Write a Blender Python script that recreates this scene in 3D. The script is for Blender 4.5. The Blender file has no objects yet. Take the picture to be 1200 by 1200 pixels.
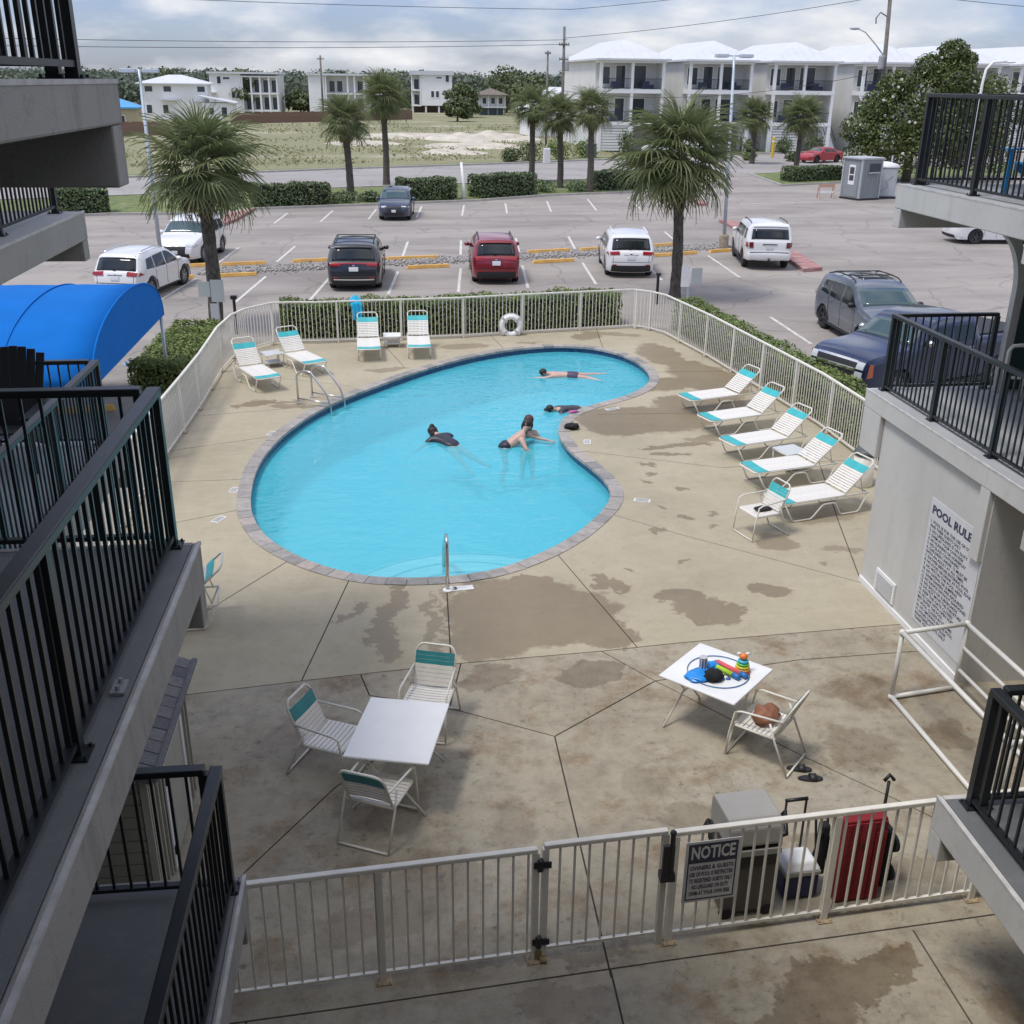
import bpy, bmesh, math, random
import numpy as np
from mathutils import Vector, Matrix
from mathutils.geometry import delaunay_2d_cdt

S = bpy.context.scene
COL = S.collection
R = math.radians
PI = math.pi
rnd = random.Random(7)

# ------------------------------------------------------------------ camera, sky, sun, exposure
cam_d = bpy.data.cameras.new('camera')
cam_d.sensor_fit = 'HORIZONTAL'
cam_d.sensor_width = 36.0
cam_d.angle = 2 * math.atan(600 / 1219.49)
cam_d.clip_start = 0.05
cam_d.clip_end = 6000
cam = bpy.data.objects.new('camera', cam_d)
COL.objects.link(cam)
pitch, roll, yaw, EYE = R(22.5367), R(0.6440), R(6.5296), 7.1236
fw = Vector((math.sin(yaw) * math.cos(pitch), math.cos(yaw) * math.cos(pitch), -math.sin(pitch)))
r0 = Vector((math.cos(yaw), -math.sin(yaw), 0))
u0 = r0.cross(fw)
rt = r0 * math.cos(roll) + u0 * math.sin(roll)
up = u0 * math.cos(roll) - r0 * math.sin(roll)
cam.matrix_world = Matrix(((rt.x, up.x, -fw.x, 0), (rt.y, up.y, -fw.y, 0), (rt.z, up.z, -fw.z, EYE), (0, 0, 0, 1)))
S.camera = cam

SUN_DIR = Vector((-0.38, -0.16, 0.90)).normalized()
world = bpy.data.worlds.new('World')
S.world = world
world.use_nodes = True
wn = world.node_tree
wn.nodes.clear()
def wnode(t, **k):
    n = wn.nodes.new(t)
    for a, b in k.items():
        setattr(n, a, b)
    return n
w_out = wnode('ShaderNodeOutputWorld')
w_bg = wnode('ShaderNodeBackground')
w_bg.inputs['Strength'].default_value = 0.1
sky = wnode('ShaderNodeTexSky', sky_type='NISHITA', sun_disc=False)
sky.sun_elevation = math.asin(SUN_DIR.z)
sky.sun_rotation = math.atan2(SUN_DIR.x, SUN_DIR.y)
sky.air_density = 1.0
sky.dust_density = 0.6
tc = wnode('ShaderNodeTexCoord')
sep = wnode('ShaderNodeSeparateXYZ')
wn.links.new(tc.outputs['Generated'], sep.inputs[0])
zz = wnode('ShaderNodeMath', operation='MAXIMUM'); zz.inputs[1].default_value = 0.0
wn.links.new(sep.outputs['Z'], zz.inputs[0])
za = wnode('ShaderNodeMath', operation='ADD'); za.inputs[1].default_value = 0.30
wn.links.new(zz.outputs[0], za.inputs[0])
dx = wnode('ShaderNodeMath', operation='DIVIDE'); dy = wnode('ShaderNodeMath', operation='DIVIDE')
wn.links.new(sep.outputs['X'], dx.inputs[0]); wn.links.new(za.outputs[0], dx.inputs[1])
wn.links.new(sep.outputs['Y'], dy.inputs[0]); wn.links.new(za.outputs[0], dy.inputs[1])
cmb = wnode('ShaderNodeCombineXYZ')
wn.links.new(dx.outputs[0], cmb.inputs[0]); wn.links.new(dy.outputs[0], cmb.inputs[1])
cl1 = wnode('ShaderNodeTexNoise'); cl1.inputs['Scale'].default_value = 1.5; cl1.inputs['Detail'].default_value = 7; cl1.inputs['Roughness'].default_value = 0.55
cl2 = wnode('ShaderNodeTexNoise'); cl2.inputs['Scale'].default_value = 3.4; cl2.inputs['Detail'].default_value = 5
wn.links.new(cmb.outputs[0], cl1.inputs['Vector']); wn.links.new(cmb.outputs[0], cl2.inputs['Vector'])
cr1 = wnode('ShaderNodeValToRGB')
cr1.color_ramp.elements[0].position = 0.42; cr1.color_ramp.elements[0].color = (0.12, 0.12, 0.12, 1)
cr1.color_ramp.elements[1].position = 0.60; cr1.color_ramp.elements[1].color = (1, 1, 1, 1)
wn.links.new(cl1.outputs['Fac'], cr1.inputs[0])
cr2 = wnode('ShaderNodeValToRGB')
cr2.color_ramp.elements[0].position = 0.36; cr2.color_ramp.elements[0].color = (4.9, 5.2, 5.7, 1)
cr2.color_ramp.elements[1].position = 0.66; cr2.color_ramp.elements[1].color = (7.3, 7.25, 7.3, 1)
wn.links.new(cl2.outputs['Fac'], cr2.inputs[0])
w_mix = wnode('ShaderNodeMix', data_type='RGBA')
blue = wnode('ShaderNodeMix', data_type='RGBA', blend_type='MULTIPLY'); blue.inputs[0].default_value = 1.0
blue.inputs[7].default_value = (0.52, 0.60, 0.92, 1)
wn.links.new(sky.outputs[0], blue.inputs[6])
wn.links.new(cr1.outputs[0], w_mix.inputs[0])
wn.links.new(blue.outputs[2], w_mix.inputs[6]); wn.links.new(cr2.outputs[0], w_mix.inputs[7])
# an overcast sky is brighter towards the zenith
ov = wnode('ShaderNodeMath', operation='MULTIPLY_ADD'); ov.inputs[1].default_value = 0.7; ov.inputs[2].default_value = 1.0
wn.links.new(zz.outputs[0], ov.inputs[0])
ovm = wnode('ShaderNodeMix', data_type='RGBA', blend_type='MULTIPLY'); ovm.inputs[0].default_value = 1.0
wn.links.new(w_mix.outputs[2], ovm.inputs[6]); wn.links.new(ov.outputs[0], ovm.inputs[7])
wn.links.new(ovm.outputs[2], w_bg.inputs[0]); wn.links.new(w_bg.outputs[0], w_out.inputs[0])

sun_d = bpy.data.lights.new('sun', 'SUN')
sun_d.energy = 1.9
sun_d.angle = R(13)
sun_d.color = (1.0, 0.96, 0.90)
sun_o = bpy.data.objects.new('sun', sun_d)
COL.objects.link(sun_o)
sun_o.location = SUN_DIR * 60
sun_o.rotation_euler = SUN_DIR.to_track_quat('Z', 'Y').to_euler()

S.view_settings.view_transform = 'Standard'
S.view_settings.look = 'None'
S.view_settings.gamma = 1
S.view_settings.use_curve_mapping = False
S.view_settings.exposure = 0.42
S.render.resolution_x = S.render.resolution_y = 1024

# ------------------------------------------------------------------ mesh helpers
class MB:
    def __init__(s):
        s.v = []; s.f = []
    def add(s, vs, fs):
        o = len(s.v)
        s.v += [tuple(p) for p in vs]
        s.f += [tuple(i + o for i in f) for f in fs]
        return s
    def box(s, x0, x1, y0, y1, z0, z1, M=None):
        p = [(x0, y0, z0), (x1, y0, z0), (x1, y1, z0), (x0, y1, z0), (x0, y0, z1), (x1, y0, z1), (x1, y1, z1), (x0, y1, z1)]
        if M is not None:
            p = [tuple(M @ Vector(q)) for q in p]
        return s.add(p, [(3, 2, 1, 0), (4, 5, 6, 7), (0, 1, 5, 4), (1, 2, 6, 5), (2, 3, 7, 6), (3, 0, 4, 7)])
    def bar(s, a, b, w, h, upv=(0, 0, 1)):
        """square section bar from a to b"""
        a = Vector(a); b = Vector(b); d = (b - a).normalized(); u = Vector(upv)
        sd = d.cross(u)
        if sd.length < 1e-4: sd = d.cross(Vector((1, 0, 0)))
        sd.normalize(); u = sd.cross(d).normalized()
        q = [(-w / 2, -h / 2), (w / 2, -h / 2), (w / 2, h / 2), (-w / 2, h / 2)]
        p = [a + sd * i + u * j for i, j in q] + [b + sd * i + u * j for i, j in q]
        return s.add(p, [(3, 2, 1, 0), (4, 5, 6, 7), (0, 1, 5, 4), (1, 2, 6, 5), (2, 3, 7, 6), (3, 0, 4, 7)])
    def tube(s, pts, r, n=8, closed=False, r1=None):
        pts = [Vector(p) for p in pts]; N = len(pts); rings = []
        prev = None
        for i, p in enumerate(pts):
            if closed: t = (pts[(i + 1) % N] - pts[i - 1])
            else: t = (pts[min(i + 1, N - 1)] - pts[max(i - 1, 0)])
            t.normalize()
            if prev is None:
                a = Vector((0, 0, 1)) if abs(t.z) < 0.9 else Vector((1, 0, 0))
                x = t.cross(a).normalized()
            else:
                x = (prev - t * prev.dot(t)).normalized()
            prev = x; y = t.cross(x)
            rr = r if r1 is None else r + (r1 - r) * i / max(1, N - 1)
            rings.append([p + (x * math.cos(2 * PI * k / n) + y * math.sin(2 * PI * k / n)) * rr for k in range(n)])
        vs = [q for g in rings for q in g]; fs = []
        for i in range(N if closed else N - 1):
            j = (i + 1) % N
            for k in range(n):
                l = (k + 1) % n
                fs.append((i * n + k, i * n + l, j * n + l, j * n + k))
        if not closed:
            fs.append(tuple(range(n - 1, -1, -1))); fs.append(tuple((N - 1) * n + k for k in range(n)))
        return s.add(vs, fs)
    def cyl(s, a, b, r, n=12, r1=None):
        return s.tube([a, b], r, n, r1=r1)
    def lathe(s, prof, n=16, c=(0, 0, 0), M=None):
        vs = []; fs = []
        for r, z in prof:
            for k in range(n):
                p = Vector((r * math.cos(2 * PI * k / n), r * math.sin(2 * PI * k / n), z))
                if M is not None: p = M @ p
                vs.append(p + Vector(c))
        for i in range(len(prof) - 1):
            for k in range(n):
                l = (k + 1) % n
                fs.append((i * n + k, i * n + l, (i + 1) * n + l, (i + 1) * n + k))
        fs.append(tuple(range(n - 1, -1, -1))); fs.append(tuple((len(prof) - 1) * n + k for k in range(n)))
        return s.add(vs, fs)
    def ell(s, c, r, nu=12, nv=8, M=None):
        prof = [(math.sin(PI * i / nv), -math.cos(PI * i / nv)) for i in range(nv + 1)]
        vs = []; fs = []
        for q, z in prof[1:-1]:
            for k in range(nu):
                p = Vector((r[0] * q * math.cos(2 * PI * k / nu), r[1] * q * math.sin(2 * PI * k / nu), r[2] * z))
                if M is not None: p = M @ p
                vs.append(p + Vector(c))
        a = Vector((0, 0, -r[2])); b = Vector((0, 0, r[2]))
        if M is not None: a = M @ a; b = M @ b
        vs.append(a + Vector(c)); vs.append(b + Vector(c)); A = len(vs) - 2
        m = nv - 1
        for i in range(m - 1):
            for k in range(nu):
                l = (k + 1) % nu
                fs.append((i * nu + k, i * nu + l, (i + 1) * nu + l, (i + 1) * nu + k))
        for k in range(nu):
            l = (k + 1) % nu
            fs.append((A, l, k)); fs.append((A + 1, (m - 1) * nu + k, (m - 1) * nu + l))
        return s.add(vs, fs)
    def prism(s, poly, z0, z1):
        n = len(poly)
        vs = [(x, y, z0) for x, y in poly] + [(x, y, z1) for x, y in poly]
        fs = [tuple(range(n - 1, -1, -1)), tuple(range(n, 2 * n))]
        fs += [(i, (i + 1) % n, (i + 1) % n + n, i + n) for i in range(n)]
        return s.add(vs, fs)
    def xf(s, M):
        s.v = [tuple(M @ Vector(p)) for p in s.v]
        return s

def mesh_of(name, mb, m=None, smooth=False):
    me = bpy.data.meshes.new(name)
    me.from_pydata(mb.v, [], mb.f)
    me.update()
    if smooth:
        me.polygons.foreach_set('use_smooth', [True] * len(me.polygons))
    if m is not None:
        for q in (m if isinstance(m, (list, tuple)) else [m]):
            me.materials.append(q)
    return me

def put(name, me, parent=None, loc=(0, 0, 0), rot=(0, 0, 0)):
    o = bpy.data.objects.new(name, me)
    COL.objects.link(o)
    o.location = loc; o.rotation_euler = rot
    if parent is not None: o.parent = parent
    return o

def obj(name, mb, m, parent=None, smooth=False, loc=(0, 0, 0), rot=(0, 0, 0), bevel=0):
    o = put(name, mesh_of(name, mb, m, smooth), parent, loc, rot)
    if bevel:
        md = o.modifiers.new('bevel', 'BEVEL'); md.width = bevel; md.segments = 2; md.limit_method = 'ANGLE'
    return o

def tag(o, label=None, cat=None, group=None, kind=None):
    if label: o['label'] = label
    if cat: o['category'] = cat
    if group: o['group'] = group
    if kind: o['kind'] = kind
    return o

def thing(name, label, cat, loc=(0, 0, 0), rz=0.0, group=None):
    o = bpy.data.objects.new(name, None)
    o.empty_display_size = 0.1
    COL.objects.link(o)
    o.location = loc; o.rotation_euler = (0, 0, rz)
    return tag(o, label, cat, group)

def struct(name, mb, m, smooth=False):
    return tag(obj(name, mb, m, None, smooth), kind='structure')

def dup(root, loc, rz, label=None, group=None, scale=None):
    def cp(o, par):
        c = o.copy(); COL.objects.link(c)
        if par is not None: c.parent = par
        for ch in KIDS.get(o.name, None) or o.children: cp(ch, c)
        return c
    r = cp(root, None)
    r.location = loc; r.rotation_euler = (0, 0, rz)
    if scale: r.scale = scale if isinstance(scale, (tuple, list)) else (scale,) * 3
    if label: r['label'] = label
    if group: r['group'] = group
    return r
KIDS = {}

def fast_mesh(name, V, F, m):
    """numpy triangles/quads -> mesh"""
    me = bpy.data.meshes.new(name)
    V = np.asarray(V, np.float32); F = np.asarray(F, np.int32)
    k = F.shape[1]
    me.vertices.add(len(V)); me.vertices.foreach_set('co', V.ravel())
    me.loops.add(F.size); me.loops.foreach_set('vertex_index', F.ravel())
    me.polygons.add(len(F))
    me.polygons.foreach_set('loop_start', np.arange(0, F.size, k, dtype=np.int32))
    me.update(calc_edges=True)
    if m is not None: me.materials.append(m)
    return me

def leaves(name, P, Nrm, size, m, seed=0, aspect=0.5, jitter=0.9):
    """one folded leaf (2 triangles) at each point; P (n,3), Nrm (n,3) outward direction"""
    g = np.random.default_rng(seed)
    n = len(P)
    d = Nrm + g.normal(0, jitter, (n, 3)); d /= np.linalg.norm(d, axis=1, keepdims=True) + 1e-9
    a = g.normal(0, 1, (n, 3)); a -= d * (a * d).sum(1, keepdims=True); a /= np.linalg.norm(a, axis=1, keepdims=True) + 1e-9
    b = np.cross(d, a)
    s = (size * g.uniform(0.65, 1.3, n))[:, None]
    base = P - a * s * 0.5; tip = P + a * s * 0.5
    l = P + b * s * aspect * 0.5 + d * s * 0.10; r = P - b * s * aspect * 0.5 + d * s * 0.10
    V = np.stack([base, r, tip, l], 1).reshape(-1, 3)
    i = np.arange(n)[:, None] * 4
    F = np.concatenate([i + [[0, 1, 2]], i + [[0, 2, 3]]], 1).reshape(-1, 3)
    return fast_mesh(name, V, F, m)

# ------------------------------------------------------------------ materials
MATS = {}
def new_mat(name):
    m = bpy.data.materials.new(name); m.use_nodes = True
    nt = m.node_tree
    return m, nt, nt.nodes['Principled BSDF']
def N(nt, t, ins=None, **k):
    n = nt.nodes.new(t)
    for a, b in k.items(): setattr(n, a, b)
    for a, b in (ins or {}).items():
        if hasattr(b, 'is_linked'): nt.links.new(b, n.inputs[a])
        else: n.inputs[a].default_value = b
    return n
def c4(c, s=1.0): return (c[0] * s, c[1] * s, c[2] * s, 1)
def coordv(nt, kind='Object'):
    return nt.nodes.new('ShaderNodeTexCoord').outputs[kind]
def wpos(nt):
    return nt.nodes.new('ShaderNodeNewGeometry').outputs['Position']
def noise(nt, vec, scale, detail=4, rough=0.55):
    return N(nt, 'ShaderNodeTexNoise', {'Vector': vec, 'Scale': scale, 'Detail': detail, 'Roughness': rough}).outputs['Fac']
def ramp(nt, fac, stops):
    r = nt.nodes.new('ShaderNodeValToRGB'); cr = r.color_ramp
    while len(cr.elements) > 2: cr.elements.remove(cr.elements[-1])
    for i, (p, c) in enumerate(stops):
        e = cr.elements[i] if i < 2 else cr.elements.new(p)
        e.position = p; e.color = c4(c) if not isinstance(c, (int, float)) else (c, c, c, 1)
    nt.links.new(fac, r.inputs[0])
    return r.outputs[0]
def mixc(nt, fac, a, b, blend='MIX'):
    n = nt.nodes.new('ShaderNodeMix'); n.data_type = 'RGBA'; n.blend_type = blend
    for i, v in ((0, fac), (6, a), (7, b)):
        if hasattr(v, 'is_linked'): nt.links.new(v, n.inputs[i])
        else: n.inputs[i].default_value = v if i == 0 else (c4(v) if len(v) == 3 else v)
    return n.outputs[2]
def math_(nt, op, a, b=0.0, clamp=False):
    n = nt.nodes.new('ShaderNodeMath'); n.operation = op; n.use_clamp = clamp
    for i, v in ((0, a), (1, b)):
        if hasattr(v, 'is_linked'): nt.links.new(v, n.inputs[i])
        else: n.inputs[i].default_value = v
    return n.outputs[0]
def bump(nt, bsdf, h, strength=0.3, dist=0.02):
    b = N(nt, 'ShaderNodeBump', {'Height': h, 'Strength': strength, 'Distance': dist})
    nt.links.new(b.outputs[0], bsdf.inputs['Normal'])

def M(name, col, rough=0.6, metal=0.0, var=0.0, vscale=3.0, bmp=0.0, bscale=60.0, coat=0.0, spec=0.5, dirt=None, pos=False):
    if name in MATS: return MATS[name]
    m, nt, b = new_mat(name)
    b.inputs['Roughness'].default_value = rough; b.inputs['Metallic'].default_value = metal
    b.inputs['Specular IOR Level'].default_value = spec
    if coat: b.inputs['Coat Weight'].default_value = coat; b.inputs['Coat Roughness'].default_value = 0.06
    b.inputs['Base Color'].default_value = c4(col)
    v = wpos(nt) if pos else coordv(nt)
    if var:
        f = noise(nt, v, vscale, 5)
        c = ramp(nt, f, [(0.3, [x * (1 - var) for x in col]), (0.7, [min(1, x * (1 + var)) for x in col])])
        if dirt:
            f2 = noise(nt, v, dirt[1], 6, 0.7)
            f3 = ramp(nt, f2, [(dirt[2], 0.0), (dirt[2] + 0.18, 1.0)])
            c = mixc(nt, f3, c, dirt[0])
        nt.links.new(c, b.inputs['Base Color'])
    if bmp: bump(nt, b, noise(nt, v, bscale, 4), bmp)
    MATS[name] = m
    return m

def streaky(name, col, stain, rough=0.85, amt=0.6):
    m, nt, b = new_mat(name); p = wpos(nt)
    c = ramp(nt, noise(nt, p, 0.9, 5), [(0.3, [x * 0.93 for x in col]), (0.7, [x * 1.06 for x in col])])
    sv = N(nt, 'ShaderNodeMapping', {'Vector': p, 'Scale': (2.6, 2.6, 0.30)}).outputs[0]
    c = mixc(nt, ramp(nt, noise(nt, sv, 1.6, 6, 0.65), [(0.53, 0.0), (0.72, amt)]), c, stain)
    c = mixc(nt, ramp(nt, noise(nt, p, 5.0, 7, 0.75), [(0.57, 0.0), (0.70, amt * 0.7)]), c, [x * 0.8 for x in stain])
    c = mixc(nt, ramp(nt, noise(nt, p, 38, 3, 0.7), [(0.62, 0.0), (0.72, amt * 0.6)]), c, [x * 0.6 for x in stain])
    nt.links.new(c, b.inputs['Base Color']); b.inputs['Roughness'].default_value = rough
    bump(nt, b, noise(nt, p, 110, 4), 0.3, 0.01)
    return m

def leafmat(name, c0, c1, rough=0.55, tint=None, trans=0.0):
    m, nt, b = new_mat(name)
    g = nt.nodes.new('ShaderNodeNewGeometry')
    c = ramp(nt, g.outputs['Random Per Island'], [(0.0, c0), (0.55, [(x + y) / 2 for x, y in zip(c0, c1)]), (1.0, c1)])
    f = noise(nt, g.outputs['Position'], 1.3, 3)
    c = mixc(nt, ramp(nt, f, [(0.35, 0.0), (0.7, 0.55)]), c, tint or [x * 1.5 for x in c1])
    nt.links.new(c, b.inputs['Base Color'])
    b.inputs['Roughness'].default_value = rough
    b.inputs['Specular IOR Level'].default_value = 0.35
    if trans:
        tl = N(nt, 'ShaderNodeBsdfTranslucent', {'Color': c}).outputs[0]
        mx = N(nt, 'ShaderNodeMixShader', {0: trans, 1: b.outputs[0], 2: tl}).outputs[0]
        nt.links.new(mx, nt.nodes['Material Output'].inputs[0])
    return m

WHITE_FENCE = M('aged_white_paint', (0.74, 0.705, 0.62), 0.5, var=0.08, vscale=6, dirt=((0.35, 0.27, 0.18), 5, 0.62))
BLACK = M('black_painted_steel', (0.014, 0.017, 0.019), 0.38, var=0.3, vscale=4, bmp=0.05, bscale=80)
WALL = streaky('grey_stucco', (0.54, 0.53, 0.495), (0.41, 0.39, 0.345), 0.85, 0.45)
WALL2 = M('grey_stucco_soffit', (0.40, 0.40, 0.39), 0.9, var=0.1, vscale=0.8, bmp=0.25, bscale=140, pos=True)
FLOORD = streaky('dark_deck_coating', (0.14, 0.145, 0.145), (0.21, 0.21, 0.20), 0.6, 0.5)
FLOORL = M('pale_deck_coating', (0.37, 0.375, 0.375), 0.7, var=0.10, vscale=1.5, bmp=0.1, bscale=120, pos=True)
FASC = streaky('weathered_grey_fascia', (0.35, 0.335, 0.305), (0.19, 0.183, 0.17), 0.85, 0.7)
EDGE = M('worn_pale_edge', (0.50, 0.49, 0.47), 0.8, var=0.2, vscale=9, pos=True)
WHITE = M('white_paint', (0.78, 0.78, 0.77), 0.5, var=0.04)
CREAM = M('cream_powder_coat', (0.72, 0.69, 0.61), 0.4, var=0.05, vscale=8)
STRAPW = M('white_vinyl_strap', (0.74, 0.71, 0.65), 0.45, var=0.05, vscale=5)
STRAPT = M('turquoise_vinyl_strap', (0.045, 0.42, 0.44), 0.45, var=0.12, vscale=5)
STRAPD = M('faded_teal_vinyl_strap', (0.03, 0.235, 0.255), 0.5, var=0.12, vscale=5)
STEEL = M('stainless_steel', (0.62, 0.62, 0.60), 0.25, metal=1.0)
BLACKP = M('black_plastic', (0.018, 0.018, 0.02), 0.45)
RUBBER = M('tyre_rubber', (0.02, 0.02, 0.021), 0.8)
RIM = M('alloy_rim', (0.42, 0.43, 0.44), 0.35, metal=0.8)
RIMD = M('dark_alloy_rim', (0.10, 0.10, 0.105), 0.35, metal=0.8)
GLASS = M('tinted_car_glass', (0.012, 0.016, 0.018), 0.06, spec=0.6)
GLASSW = M('car_windscreen_glass', (0.05, 0.085, 0.085), 0.05, spec=0.8)
GLASSB = M('building_window_glass', (0.05, 0.065, 0.075), 0.12, spec=0.6)
YELLOW = M('yellow_kerb_paint', (0.66, 0.38, 0.10), 0.7, var=0.15, vscale=4, dirt=((0.42, 0.30, 0.16), 6, 0.6))
# ------------------------------------------------------------------ setting: ground, lot, road, deck, pool
def inpoly(x, y, poly):
    r = False; n = len(poly); j = n - 1
    for i in range(n):
        xi, yi = poly[i]; xj, yj = poly[j]
        if (yi > y) != (yj > y) and x < (xj - xi) * (y - yi) / (yj - yi) + xi: r = not r
        j = i
    return r

def cdt(polys, pts=()):
    V = []; E = []
    for p in polys:
        o = len(V); V += [Vector(q) for q in p]
        E += [(o + i, o + (i + 1) % len(p)) for i in range(len(p))]
    V += [Vector(q) for q in pts]
    r = delaunay_2d_cdt(V, E, [], 0, 1e-5)
    return r[0], r[2]

def region(outer, holes=(), z=0.0, pts=(), zf=None):
    v, f = cdt([outer] + list(holes), pts)
    mb = MB(); keep = []
    for t in f:
        cx = sum(v[i].x for i in t) / len(t); cy = sum(v[i].y for i in t) / len(t)
        if inpoly(cx, cy, outer) and not any(inpoly(cx, cy, h) for h in holes): keep.append(tuple(t))
    mb.add([(p.x, p.y, z if zf is None else zf(p.x, p.y)) for p in v], keep)
    return mb

def catmull(pts, step, closed=True):
    P = [Vector((p[0], p[1])) for p in pts]; n = len(P); out = []
    for i in range(n):
        a, b, c, d = P[i - 1], P[i], P[(i + 1) % n], P[(i + 2) % n]
        for k in range(12):
            t = k / 12
            out.append(0.5 * ((2 * b) + (c - a) * t + (2 * a - 5 * b + 4 * c - d) * t * t + (3 * b - a - 3 * c + d) * t ** 3))
    L = [0]
    for i in range(len(out)): L.append(L[-1] + (out[(i + 1) % len(out)] - out[i]).length)
    m = max(3, round(L[-1] / step)); res = []; j = 0
    for i in range(m):
        s = L[-1] * i / m
        while L[j + 1] < s: j += 1
        t = (s - L[j]) / max(1e-9, L[j + 1] - L[j])
        res.append(out[j].lerp(out[(j + 1) % len(out)], t))
    return res

def offset_in(pts, d, ccw):
    n = len(pts); r = []
    for i in range(n):
        t = (pts[(i + 1) % n] - pts[i - 1]).normalized()
        nv = Vector((-t.y, t.x)) * (1 if ccw else -1)
        r.append(pts[i] + nv * d)
    return r

# ---- ground materials
def ground_mat():
    m, nt, b = new_mat('sandy_scrub_ground')
    p = wpos(nt)
    s = N(nt, 'ShaderNodeMapping', {'Vector': p, 'Scale': (0.55, 1.0, 1.0)}).outputs[0]
    g = ramp(nt, noise(nt, p, 0.9, 6, 0.7), [(0.3, (0.21, 0.205, 0.105)), (0.5, (0.265, 0.255, 0.145)), (0.72, (0.18, 0.19, 0.085))])
    sand = ramp(nt, noise(nt, p, 1.7, 5), [(0.3, (0.42, 0.37, 0.29)), (0.7, (0.58, 0.53, 0.45))])
    f = ramp(nt, noise(nt, s, 0.085, 7, 0.68), [(0.54, 0.0), (0.68, 0.85)])
    c = mixc(nt, f, g, sand)
    fine = ramp(nt, noise(nt, p, 14, 3), [(0.3, 0.7), (0.7, 1.2)])
    c = mixc(nt, 1.0, c, fine, 'MULTIPLY')
    nt.links.new(c, b.inputs['Base Color']); b.inputs['Roughness'].default_value = 0.95
    bump(nt, b, noise(nt, p, 3, 6, 0.7), 0.6, 0.15)
    return m

def asphalt_mat(name, base, dark, scale=0.06):
    m, nt, b = new_mat(name)
    p = wpos(nt)
    st = N(nt, 'ShaderNodeMapping', {'Vector': p, 'Rotation': (0, 0, R(-15)), 'Scale': (0.35, 1.0, 1.0)}).outputs[0]
    f = noise(nt, st, scale * 6, 6, 0.62)
    c = ramp(nt, f, [(0.33, dark), (0.58, base), (0.8, [x * 1.14 for x in base])])
    st2 = N(nt, 'ShaderNodeMapping', {'Vector': p, 'Rotation': (0, 0, R(8)), 'Scale': (1.0, 0.4, 1.0)}).outputs[0]
    oil = ramp(nt, noise(nt, st2, 0.75, 5, 0.6), [(0.60, 0.0), (0.78, 0.75)])
    c = mixc(nt, oil, c, [x * 0.55 for x in base])
    c = mixc(nt, 1.0, c, ramp(nt, noise(nt, p, 45, 2), [(0.3, 0.84), (0.7, 1.14)]), 'MULTIPLY')
    # hairline cracks
    vor = N(nt, 'ShaderNodeTexVoronoi', {'Vector': N(nt, 'ShaderNodeVectorMath', {0: p, 1: N(nt, 'ShaderNodeTexNoise', {'Vector': p, 'Scale': 0.6}).outputs['Color']}, operation='ADD').outputs[0], 'Scale': 0.22}, feature='DISTANCE_TO_EDGE').outputs['Distance']
    c = mixc(nt, ramp(nt, vor, [(0.0, 0.55), (0.012, 0.0)]), c, [x * 0.4 for x in base])
    nt.links.new(c, b.inputs['Base Color']); b.inputs['Roughness'].default_value = 0.88
    bump(nt, b, noise(nt, p, 90, 2), 0.25, 0.01)
    return m

ASPH = asphalt_mat('faded_asphalt', (0.325, 0.292, 0.262), (0.22, 0.20, 0.182))
ROADM = asphalt_mat('road_asphalt', (0.33, 0.31, 0.295), (0.27, 0.25, 0.24))
GRASS = M('verge_grass', (0.13, 0.165, 0.055), 0.95, var=0.35, vscale=2.2, bmp=0.5, bscale=30, dirt=((0.34, 0.29, 0.19), 0.8, 0.55), pos=True)
KERB = M('kerb_concrete', (0.40, 0.38, 0.35), 0.9, var=0.15, vscale=2, bmp=0.2, pos=True)
KERBR = M('faded_red_kerb', (0.36, 0.175, 0.165), 0.85, var=0.2, vscale=2.5, dirt=((0.42, 0.36, 0.34), 2.2, 0.52), pos=True)
PAINT = M('worn_white_line_paint', (0.60, 0.585, 0.55), 0.8, var=0.12, vscale=3, dirt=((0.36, 0.34, 0.315), 5, 0.50), pos=True)
PAINTB = M('worn_blue_paint', (0.20, 0.30, 0.46), 0.8, var=0.15, vscale=3, dirt=((0.29, 0.275, 0.26), 4, 0.48), pos=True)
SAND = M('white_sand', (0.50, 0.455, 0.38), 0.95, var=0.22, vscale=0.5, bmp=0.8, bscale=5, pos=True)

mb = MB()
xs = [-3000, -3.7, 7.5, 3000]; ys = [-2500, 13.7, 30.1, 5500]
for i in range(3):
    for j in range(3):
        if (i, j) != (1, 1): mb.add([(xs[i], ys[j], -0.035), (xs[i + 1], ys[j], -0.035), (xs[i + 1], ys[j + 1], -0.035), (xs[i], ys[j + 1], -0.035)], [(0, 1, 2, 3)])
struct('ground', mb, ground_mat())

DECK = [(-5.2, -3), (-4.95, 16), (-4.85, 20.2), (-4.78, 22.3), (-4.72, 24.3), (-4.72, 27.2), (-4.5, 29.1), (-3.6, 30.5), (-2.3, 30.4), (-0.86, 30.55),
        (1.9, 30.8), (3.5, 31.15), (5.4, 31.5), (7.4, 31.85), (8.25, 30.8), (8.8, 27.7), (9.23, 24), (9.52, 21.5), (9.6, 19), (9.7, 13), (9.7, -3)]
CURB = [(-70, 42), (-40, 53), (-18.7, 60.2), (-15.5, 61.5), (-9.2, 61.8), (-7.9, 63.9), (-3.0, 65.5), (2.15, 67.3), (5.4, 68.3), (10.3, 71.5), (16.5, 73.6), (20.8, 75.9)]
CURBR = [(29.0, 78.6), (36, 81.6), (50, 86.5), (90, 102)]
NEAR = [(-70, 52), (-30, 66.5), (-11.9, 73.6), (-3.5, 76.7), (6.4, 80.4), (17.3, 84.2), (21, 86), (30, 89.6), (45, 95.6), (90, 114)]
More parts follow.
